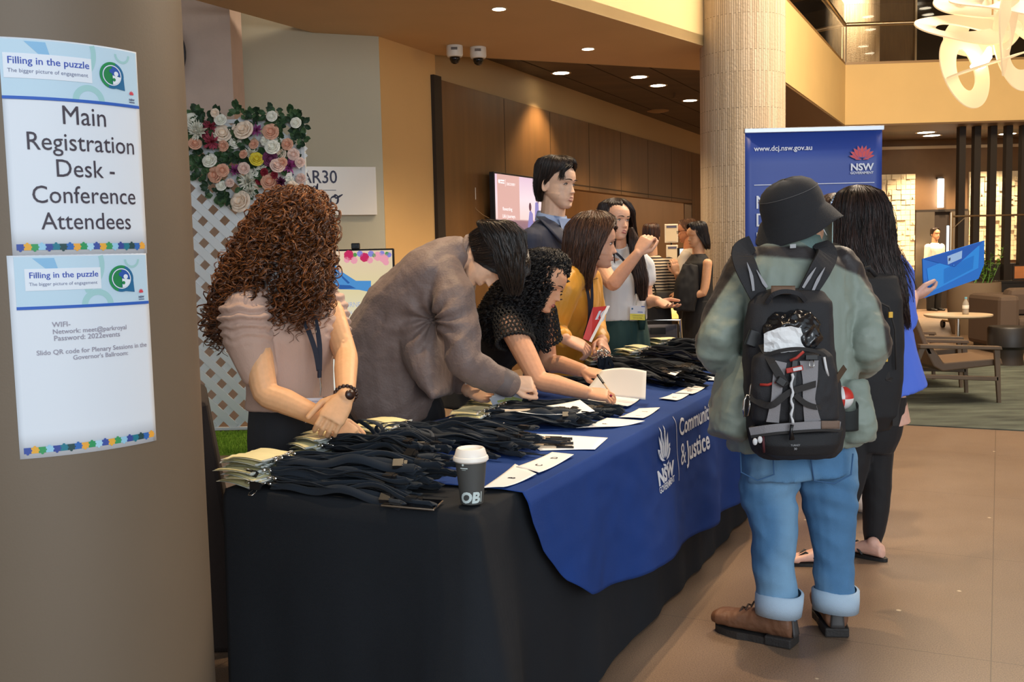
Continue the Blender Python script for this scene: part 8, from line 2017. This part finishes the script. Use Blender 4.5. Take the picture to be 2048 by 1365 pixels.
for a0, fd, sd in (fr_, fl_):
    pts = []
    for k in range(30):
        t = 2*math.pi*k/30; pts.append((a0+fd*(.055+.125*math.cos(t))+sd*(.040+.006*math.cos(t))*math.sin(t)).to_2d())
    so = obj('sandal', MB().prism(pts, .001, .015), thong, ph8)
    for sg in (-1, 1): obj('sandal_strap', MB().tube([a0+fd*.135+sd*-.018+Z3*.032, a0+fd*.09+sd*.018*sg+Z3*.060, a0+fd*.03+sd*.040*sg+Z3*.02], .005, 8), thong, so, smooth=True)
lg = mat('black_leggings', rgb(20, 20, 24), .75, bump=.1, bscale=500, sheen=.05)
lgm = MB(); trunk(lgm, [(P(1738, 900, 4.38), .10, .10), (P(1742, 860, 4.38), .125, .12), (P(1748, 790, 4.38), .14, .12)], r)
limb(lgm, [HL, P(1692, 985, 4.36), P(1655, 1085, 4.37)], [.098, .064, .046]); limb(lgm, [HR, P(1753, 980, 4.41), P(1750, 1040, 4.42), P(1746, 1078, 4.43)], [.092, .062, .054, .040])
organic('leggings', lgm, lg, ph8, .007, 3, post=wrinkles(.003, 10, 10, 9))
bs = MB(); trunk(bs, [(P(1768, 785, 4.38), .185, .16), (P(1760, 740, 4.38), .172, .145), (P(1745, 650, 4.39), .160, .120), (P(1732, 580, 4.40), .165, .115), (P(1725, 535, 4.40), .160, .09), (P(1722, 508, 4.40), .085, .065)], r)
limb(bs, [P(1780, 530, 4.44), P(1797, 550, 4.46), P(1803, 600, 4.42), P(1806, 645, 4.40), P(1812, 630, 4.48)], [.062, .064, .058, .054, .046]); limb(bs, [P(1668, 528, 4.37), P(1652, 545, 4.36), P(1640, 600, 4.38), P(1640, 645, 4.40), P(1655, 680, 4.56)], [.062, .064, .058, .05, .045])
organic('shirt', bs, mat('cornflower_shirt', rgb(84, 118, 226), .7, bump=.1, bscale=300), ph8, .007, 3, post=wrinkles(.007, 9, 9, 4, 8))
k4 = 4.4/2000
hair_mass(ph8, [(P(1716, 370, 4.42), .01, .01), (P(1717, 374, 4.42), 24*k4, .05), (P(1719, 386, 4.42), 44*k4, .095), (P(1722, 410, 4.41), 55*k4, .118), (P(1724, 445, 4.40), 60*k4, .125), (P(1726, 485, 4.37), 62*k4, .125), (P(1738, 530, 4.33), 60*k4, .11), (P(1758, 575, 4.31), 50*k4, .10), (P(1778, 620, 4.30), 36*k4, .08), (P(1798, 660, 4.30), 20*k4, .05)], (1, 0, 0), (0, -1, 0),
    (rgb(22, 15, 14), rgb(72, 50, 44)), n=1100, K=30, rad=.0020, seed=21, tmin=.70, jit=.16, shell=.93, shell_t=.86, wave=.004, drift=.12, m=hair_mat('dark_hair'), face=math.radians(250), face_half=(.5, .6), hair_t=.3)
# stray locks blown to the right
hair_mass(ph8, [(P(1775, 470, 4.38), .02, .03), (P(1790, 520, 4.36), .04, .04), (P(1808, 560, 4.35), .05, .04), (P(1824, 605, 4.35), .03, .03)], (1, 0, 0), (0, -1, 0), (rgb(26, 18, 16), rgb(84, 58, 48)), n=46, K=16, rad=.0014, seed=22, tmin=.5, jit=.9, shell=.01, wave=.004, name='hair_lock', m=hair_mat('dark_hair'))
# her backpack
b2 = thing('backpack', 'plain black backpack worn by the person in the blue shirt', 'backpack', P(1750, 860, 4.2))
Y2 = 4.27
def B2(px, py, d): return P(px, py, Y2-d)
rows = []
for py, cx, hw, d1 in ((545, 1748, 30, .05), (556, 1748, 46, .09), (600, 1750, 52, .13), (680, 1750, 54, .15), (760, 1748, 54, .16), (830, 1742, 50, .15), (860, 1738, 40, .10)):
    rows.append(ring3(B2(cx, py, d1/2), V((1, .2, 0)).normalized(), V((-.2, 1, 0)).normalized(), hw*k4, d1/2, 24, 2.8))
bp2 = mat('black_pack_plain', rgb(30, 30, 33), .75, bump=.3, bscale=400)
organic('body', MB().loft(rows), bp2, b2, .006, 3, post=wrinkles(.003, 14, 14, 10))
def strip2(nm, pts, w, d, m, t=.006): return obj(nm, MB().ribbon([B2(x, y, dd) for (x, y), dd in zip(pts, d)], V((0, -1, 0)), w, t), m, b2)
strip2('shoulder_strap', [(1664, 487), (1672, 500), (1692, 525), (1712, 548)], 26*k4, [-.03, .05, .06, .05], bp2, .012)
strip2('strap_stripe', [(1676, 498), (1694, 522), (1712, 545)], 4*k4, [.068, .075, .065], silver, .002)
obj('carry_handle', MB().tube([B2(1716, 556, .09), B2(1722, 540, .11), B2(1738, 536, .12), B2(1752, 552, .11)], .010, 8), bp2, b2, smooth=True)
obj('pocket_seam', MB().tube([B2(x, y, .165) for x, y in ((1712, 640), (1720, 610), (1748, 600), (1778, 615), (1790, 660), (1792, 740))], .004, 6), webm, b2, smooth=True)
yl = mat('yellow_tab', rgb(232, 180, 50), .5)
for x, y in ((1781, 630), (1771, 718)): obj('zip_tab', MB().box(B2(x-3, y+6, .175), B2(x+3, y-6, .165)), yl, b2)
strip2('hanging_strap', [(1790, 740), (1792, 790), (1791, 852)], 12*k4, [.10, .12, .12], webm, .004); strip2('hanging_strap', [(1772, 735), (1776, 758), (1792, 764), (1800, 744)], 10*k4, [.14, .16, .14, .10], webm, .004)
# blue plastic folder she holds out
fq = [P(1845, 518, 4.64), P(1969, 481, 4.70), P(1968, 530, 4.69), P(1957, 558, 4.68), P(1848, 597, 4.62)]
t = thing('document_folder', 'translucent blue plastic folder held out by the person in blue', 'folder', fq[4]); fm = mat('blue_folder', rgb(16, 118, 214), .25, spec=.6); fn_ = (fq[1]-fq[0]).cross(fq[4]-fq[0]).normalized(); fn_ = fn_ if fn_.y > 0 else -fn_
def fprism(name, pts, d0, d1, m): n = len(pts); return obj(name, MB().add([p+fn_*d0 for p in pts]+[p+fn_*d1 for p in pts], [tuple(range(n)), tuple(range(2*n-1, n-1, -1))]+[(i, n+i, n+(i+1) % n, (i+1) % n) for i in range(n)]), m, t)
fprism('back', fq, 0, .006, fm)
fe = lambda u, v: (fq[0]*(1-u)+fq[1]*u)*(1-v)+(fq[4]*(1-u)+(fq[3]*.6+fq[2]*.4)*u)*v
fprism('page', [fe(.06, .28), fe(.92, .12), fe(.94, .80), fe(.10, .92)], -.002, -.0005, mat('folder_page', rgb(30, 150, 238), .4))
fprism('flap', [fe(.02, .02), fe(.97, .03), fe(.52, .50)], -.0035, -.0022, mat('folder_flap', rgb(10, 92, 190), .3))
fprism('label', [fe(.39, .13), fe(.63, .10), fe(.63, .32), fe(.40, .36)], -.005, -.0036, mat('folder_label', rgb(176, 206, 240), .5)); fprism('label_mark', [fe(.41, .20), fe(.44, .19), fe(.44, .27), fe(.41, .28)], -.0056, -.005, mat('navy_print', None))
for k in range(14): fprism('print_line', [fe(.34, .46+.028*k), fe(.84, .37+.028*k), fe(.84, .378+.028*k), fe(.34, .468+.028*k)], -.0045, -.004, mat('folder_print', rgb(12, 104, 190), .5))
obj('stud', MB().ell(fe(.50, .44)-fn_*.004, (.006, .003, .006), None, 12, 8), fm, t, smooth=True)
# ---------- the woman behind, only her hair and white trousers show
f = V((-.5, .85, 0)).normalized(); r = f.cross(Z3); O0 = P(1700, 800, 5.1)
ph9 = person('person in white trousers half hidden behind the person in blue', (O0.x, O0.y)); b = MB(); sk = rgb(220, 176, 150)
hM = head(b, P(1672, 432, 5.0), (-.6, .78, -.05), Z3, 1.0, female=True); limb(b, [P(1680, 510, 5.08), P(1676, 465, 5.02)], [.06, .056])
trunk(b, [(P(1700, 800, 5.1), .13, .10), (P(1692, 680, 5.1), .12, .09), (P(1684, 560, 5.1), .14, .09), (P(1681, 515, 5.08), .07, .055)], r)
for sg in (-1, 1):
    a = P(1682, 545, 5.1)+r*.165*sg; limb(b, [a, a+V((0, 0, -.28)), a+V((0, 0, -.5))+f*.12], [.045, .04, .028]); hand(b, a+V((0, 0, -.5))+f*.12, f*.5-Z3*.8, r*sg, f)
organic('body', b, SKIN, ph9, .0045, 3, paint=skin_paint(sk))
tp = MB(); trunk(tp, [(P(1698, 760, 5.1), .16, .125), (P(1690, 660, 5.1), .15, .115), (P(1684, 560, 5.1), .165, .11), (P(1681, 518, 5.08), .09, .07)], r)
for sg in (-1, 1):
    a = P(1682, 545, 5.1)+r*.16*sg; limb(tp, [a, a+V((0, 0, -.28)), a+V((0, 0, -.46))+f*.11], [.06, .052, .042])
organic('top', tp, mat('plum_top', rgb(52, 46, 60), .8), ph9, .009, 3)
tr = MB(); trunk(tr, [(P(1700, 850, 5.1), .17, .13), (P(1698, 750, 5.1), .15, .12)], r)
for sg in (-1, 1):
    a = P(1702, 830, 5.1)+r*.085*sg; limb(tr, [a, V((a.x, a.y, .42)), V((a.x, a.y, .10))], [.10, .095, .10])
organic('trousers', tr, mat('white_trousers', rgb(214, 196, 182), .8), ph9, .009, 3); shoes(ph9, [P(1702, 830, 5.1)+r*.085, P(1702, 830, 5.1)-r*.085], f, mat('white_shoe', rgb(206, 190, 178), .6))
k5 = 5.0/2000
hair_mass(ph9, [(P(1672, 386, 5.0), .01, .01), (P(1672, 390, 5.0), 22*k5, .05), (P(1672, 402, 5.0), 38*k5, .10), (P(1672, 430, 5.0), 46*k5, .12), (P(1672, 470, 5.0), 48*k5, .12), (P(1672, 520, 5.0), 48*k5, .11), (P(1676, 570, 5.0), 40*k5, .08)], (1, 0, 0), (0, -1, 0), (rgb(46, 26, 20), rgb(96, 62, 46)), n=420, K=18, rad=.0024, seed=25, tmin=.8, jit=.12, shell=.94, shell_t=.9, wave=.003, face=math.radians(230), face_half=(.6, .8), hair_t=.3, m=hair_mat('brown_hair'))
hq = P(1667, 398, 4.885); ho = MB()
for k in range(4): ho.ell(P(1663+3*k, 406-5*k, 4.875), (.008, .006, .010), None, 10, 8)
obj('hair_clip', ho, mat('silver_blue_clip', rgb(170, 190, 214), .15, .9), ph9, smooth=True)

# ================================================================== people at the reception, farther away
def simple_person(label, hx, hy, Y, f, hsc, skin, hair, hair_rows=None, top=None, bottom=None, arms='down', sleeve=True, bald=False, up=Z3, seed=40, long=.0, stripes=False):
    f = V(f).normalized(); r = f.cross(Z3); hc = P(hx, hy, Y); g = V((hc.x, hc.y, 0)); root = person(label, (hc.x, hc.y)); b = MB()
    M = head(b, hc, f, up, hsc); zh = hc.z; nk = zh-.17*hsc; sh_ = nk-.05; hip = zh*.53
    c = lambda z, o=0: V((hc.x, hc.y, z))-f*.02
    limb(b, [c(nk-.02), c(zh-.08)], [.06, .056]); trunk(b, [(c(hip-.02), .14, .11), (c((hip+sh_)/2), .125, .095), (c(sh_-.06), .15, .095), (c(nk-.02), .06, .05)], r)
    A = []
    for sg in (-1, 1):
        a = c(sh_-.055)+r*.17*sg
        if arms == 'down': e = a+V((0, 0, -.29))+r*.03*sg; w = e+V((0, 0, -.22))+f*.08; hd = V((0, 0, -1))+f*.2
        elif arms == 'counter': e = a+V((0, 0, -.26))+f*.06+r*.04*sg; w = e+f*.22+V((0, 0, .02)); hd = f
        else:
            if sg > 0: e = a+V((0, 0, -.27))+f*.06; w = e+f*.14-r*.10+V((0, 0, .20)); hd = V((0, 0, 1))+f*.2
            else: e = a+V((0, 0, -.27))+f*.05; w = e+f*.20+r*.12+V((0, 0, .02)); hd = r
        A.append((a, e, w)); limb(b, [a, e, w], [.046, .04, .028]); hand(b, w, hd, r*sg*-.4+f*.2+V((0, 0, .5)), f, sc=1.0)
    for sg in (-1, 1):
        a = c(hip-.03)+r*.09*sg; limb(b, [a, V((a.x, a.y, .45)), V((a.x, a.y, .08))], [.08, .055, .04])
    organic('body', b, SKIN, root, .005, 3, paint=skin_paint(skin, (), lip_nostril_paint(M, rgb(160, 90, 84), .7, hsc)))
    t_ = MB(); trunk(t_, [(c(hip+.0), .165, .125), (c((hip+sh_)/2), .15, .115), (c(sh_-.08), .172, .118), (c(sh_-.03), .15, .09), (c(nk-.015), .07, .06)], r)
    if sleeve:
        for a, e, w in A: limb(t_, [a+V((0, 0, .01)), e, w.lerp(e, .12)], [.064, .054, .042])
    organic('shirt', t_, top, root, .009, 3, post=wrinkles(.005, 9, 9, 5, seed))
    tr_ = MB(); trunk(tr_, [(c(hip-.14), .18, .135), (c(hip+.03), .155, .12)], r)
    for sg in (-1, 1):
        a = c(hip-.08)+r*.088*sg; limb(tr_, [a, V((a.x, a.y, .45)), V((a.x, a.y, .05))], [.105, .085, .075])
    organic('trousers', tr_, bottom, root, .010, 3); shoes(root, [c(0)+r*.09, c(0)-r*.09], f, dark_shoe)
    sx, sy, sz = axes(M)
    rows = hair_rows or [(0, -.01, .126, .01, .01), (0, -.01, .122, .045, .055), (0, -.01, .106, .072, .088), (0, -.015, .08, .082, .10), (0, -.02, .04, .083, .098), (0, -.028, .0, .08, .088), (0, -.04, -.05, .066, .064)]
    if long: rows = rows[:5]+[(0, -.03, -.03, .085, .09), (0, -.04, -.10, .09, .08), (0, -.06, -.10-long, .075, .05)]
    hair_mass(root, rings_local(M, rows), sx, sy, hair, n=320, K=14, rad=.0026, face=math.pi/2, face_half=(.8, 1.3), hair_t=.42, seed=seed, tmin=.8, jit=.1, shell=.96, shell_t=.95, m=hair_mat('dark_hair'))
    return root, M, A, c, r
strp = mat('striped_top', rgb(220, 200, 170), .8); nt_ = strp.node_tree; tcs = nt_.nodes.new('ShaderNodeTexCoord'); wv = nt_.nodes.new('ShaderNodeTexWave'); wv.bands_direction = 'Z'; wv.inputs['Scale'].default_value = 11; wv.inputs['Distortion'].default_value = .6
rm = nt_.nodes.new('ShaderNodeValToRGB'); rm.color_ramp.elements[0].position = .45; rm.color_ramp.elements[0].color = rgb(40, 32, 30); rm.color_ramp.elements[1].position = .52; rm.color_ramp.elements[1].color = rgb(220, 196, 160)
nt_.links.new(tcs.outputs['Object'], wv.inputs['Vector']); nt_.links.new(wv.outputs['Color'], rm.inputs[0]); nt_.links.new(rm.outputs[0], nt_.nodes['Principled BSDF'].inputs['Base Color'])
bt_ = mat('black_dress', rgb(20, 18, 18), .8)
rt, M, A, c, r = simple_person('person in a striped top and black skirt seen from behind at the reception', 1303, 473, 9.8, (.25, .97, 0), 1.0, rgb(206, 156, 118), (rgb(40, 22, 14), rgb(110, 66, 40)), top=strp, bottom=bt_, seed=41, arms='counter')
sk_ = MB(); trunk(sk_, [(c(.62), .20, .16), (c(.82), .185, .15), (c(.92), .165, .13)], r); organic('skirt', sk_, bt_, rt, .01, 3)
t = thing('handbag', 'small dark handbag on the shoulder strap of the person in stripes', 'bag', P(1330, 600, 9.7)); q = P(1330, 592, 9.62)
obj('bag', MB().box(q+V((-.10, -.03, -.12)), q+V((.13, .04, .05))), mat('olive_bag', rgb(62, 54, 38), .5), t, bevel=.02); obj('strap', MB().tube([q+V((-.09, 0, .05)), P(1298, 540, 9.62), P(1286, 503, 9.66), P(1290, 496, 9.8)], .008, 6), bt_, t, smooth=True)
wsm = mat('white_shirt', rgb(226, 216, 200), .7)
rt, M, A, c, r = simple_person('person in glasses and a white shirt leaning on the reception desk', 1374, 462, 10.75, (-.85, .35, -.1), 1.05, rgb(206, 142, 104), (rgb(92, 62, 44), rgb(150, 112, 86)), top=wsm, bottom=bt_, seed=43, arms='counter',
    hair_rows=[(0, -.01, .119, .01, .01), (0, -.01, .116, .045, .055), (0, -.012, .103, .068, .084), (0, -.016, .08, .078, .095), (0, -.02, .04, .079, .095), (0, -.03, .0, .075, .084), (0, -.04, -.03, .064, .066)])
gm_ = MB()
for sg in (-1, 1): gm_.tube([M @ V((sg*.031+.022*math.cos(a), .095, -.004+.016*math.sin(a))) for a in [2*math.pi*i/14 for i in range(14)]], .0018, 5, closed=True)
gm_.tube([M @ V((.053, .092, .0)), M @ V((.075, .03, .004)), M @ V((.078, -.01, .0))], .0018, 5).tube([M @ V((-.053, .092, .0)), M @ V((-.075, .03, .004)), M @ V((-.078, -.01, .0))], .0018, 5)
obj('glasses', gm_, blk, rt)
rt, M, A, c, r = simple_person('person in a sleeveless black dress with one hand at the chin by the reception', 1393, 470, 9.6, (-.88, -.30, -.12), 1.0, rgb(222, 168, 128), (rgb(16, 12, 12), rgb(50, 36, 32)), top=bt_, bottom=bt_, seed=45, arms='chin', sleeve=False, long=.06)
sk_ = MB(); trunk(sk_, [(c(.25), .19, .17), (c(.62), .19, .16), (c(.9), .165, .13)], r); organic('dress', sk_, bt_, rt, .01, 3)
t = thing('coat', 'black coat hanging over the arm of the person in the black dress', 'coat', P(1372, 640, 9.4)); cmb = MB(); trunk(cmb, [(P(1368, 622, 9.45), .10, .05), (P(1373, 575, 9.45), .11, .06), (P(1381, 530, 9.48), .07, .05)], V((1, 0, 0))); organic('coat', cmb, bt_, t, .01, 2, post=wrinkles(.01, 14, 14, 6))
rt, M, A, c, r = simple_person('person in a white shirt standing inside the lift', 1871, 468, 20.6, (.3, -.95, 0), 1.0, rgb(196, 146, 112), (rgb(30, 22, 18), rgb(70, 50, 40)), top=wsm, bottom=bt_, seed=47)
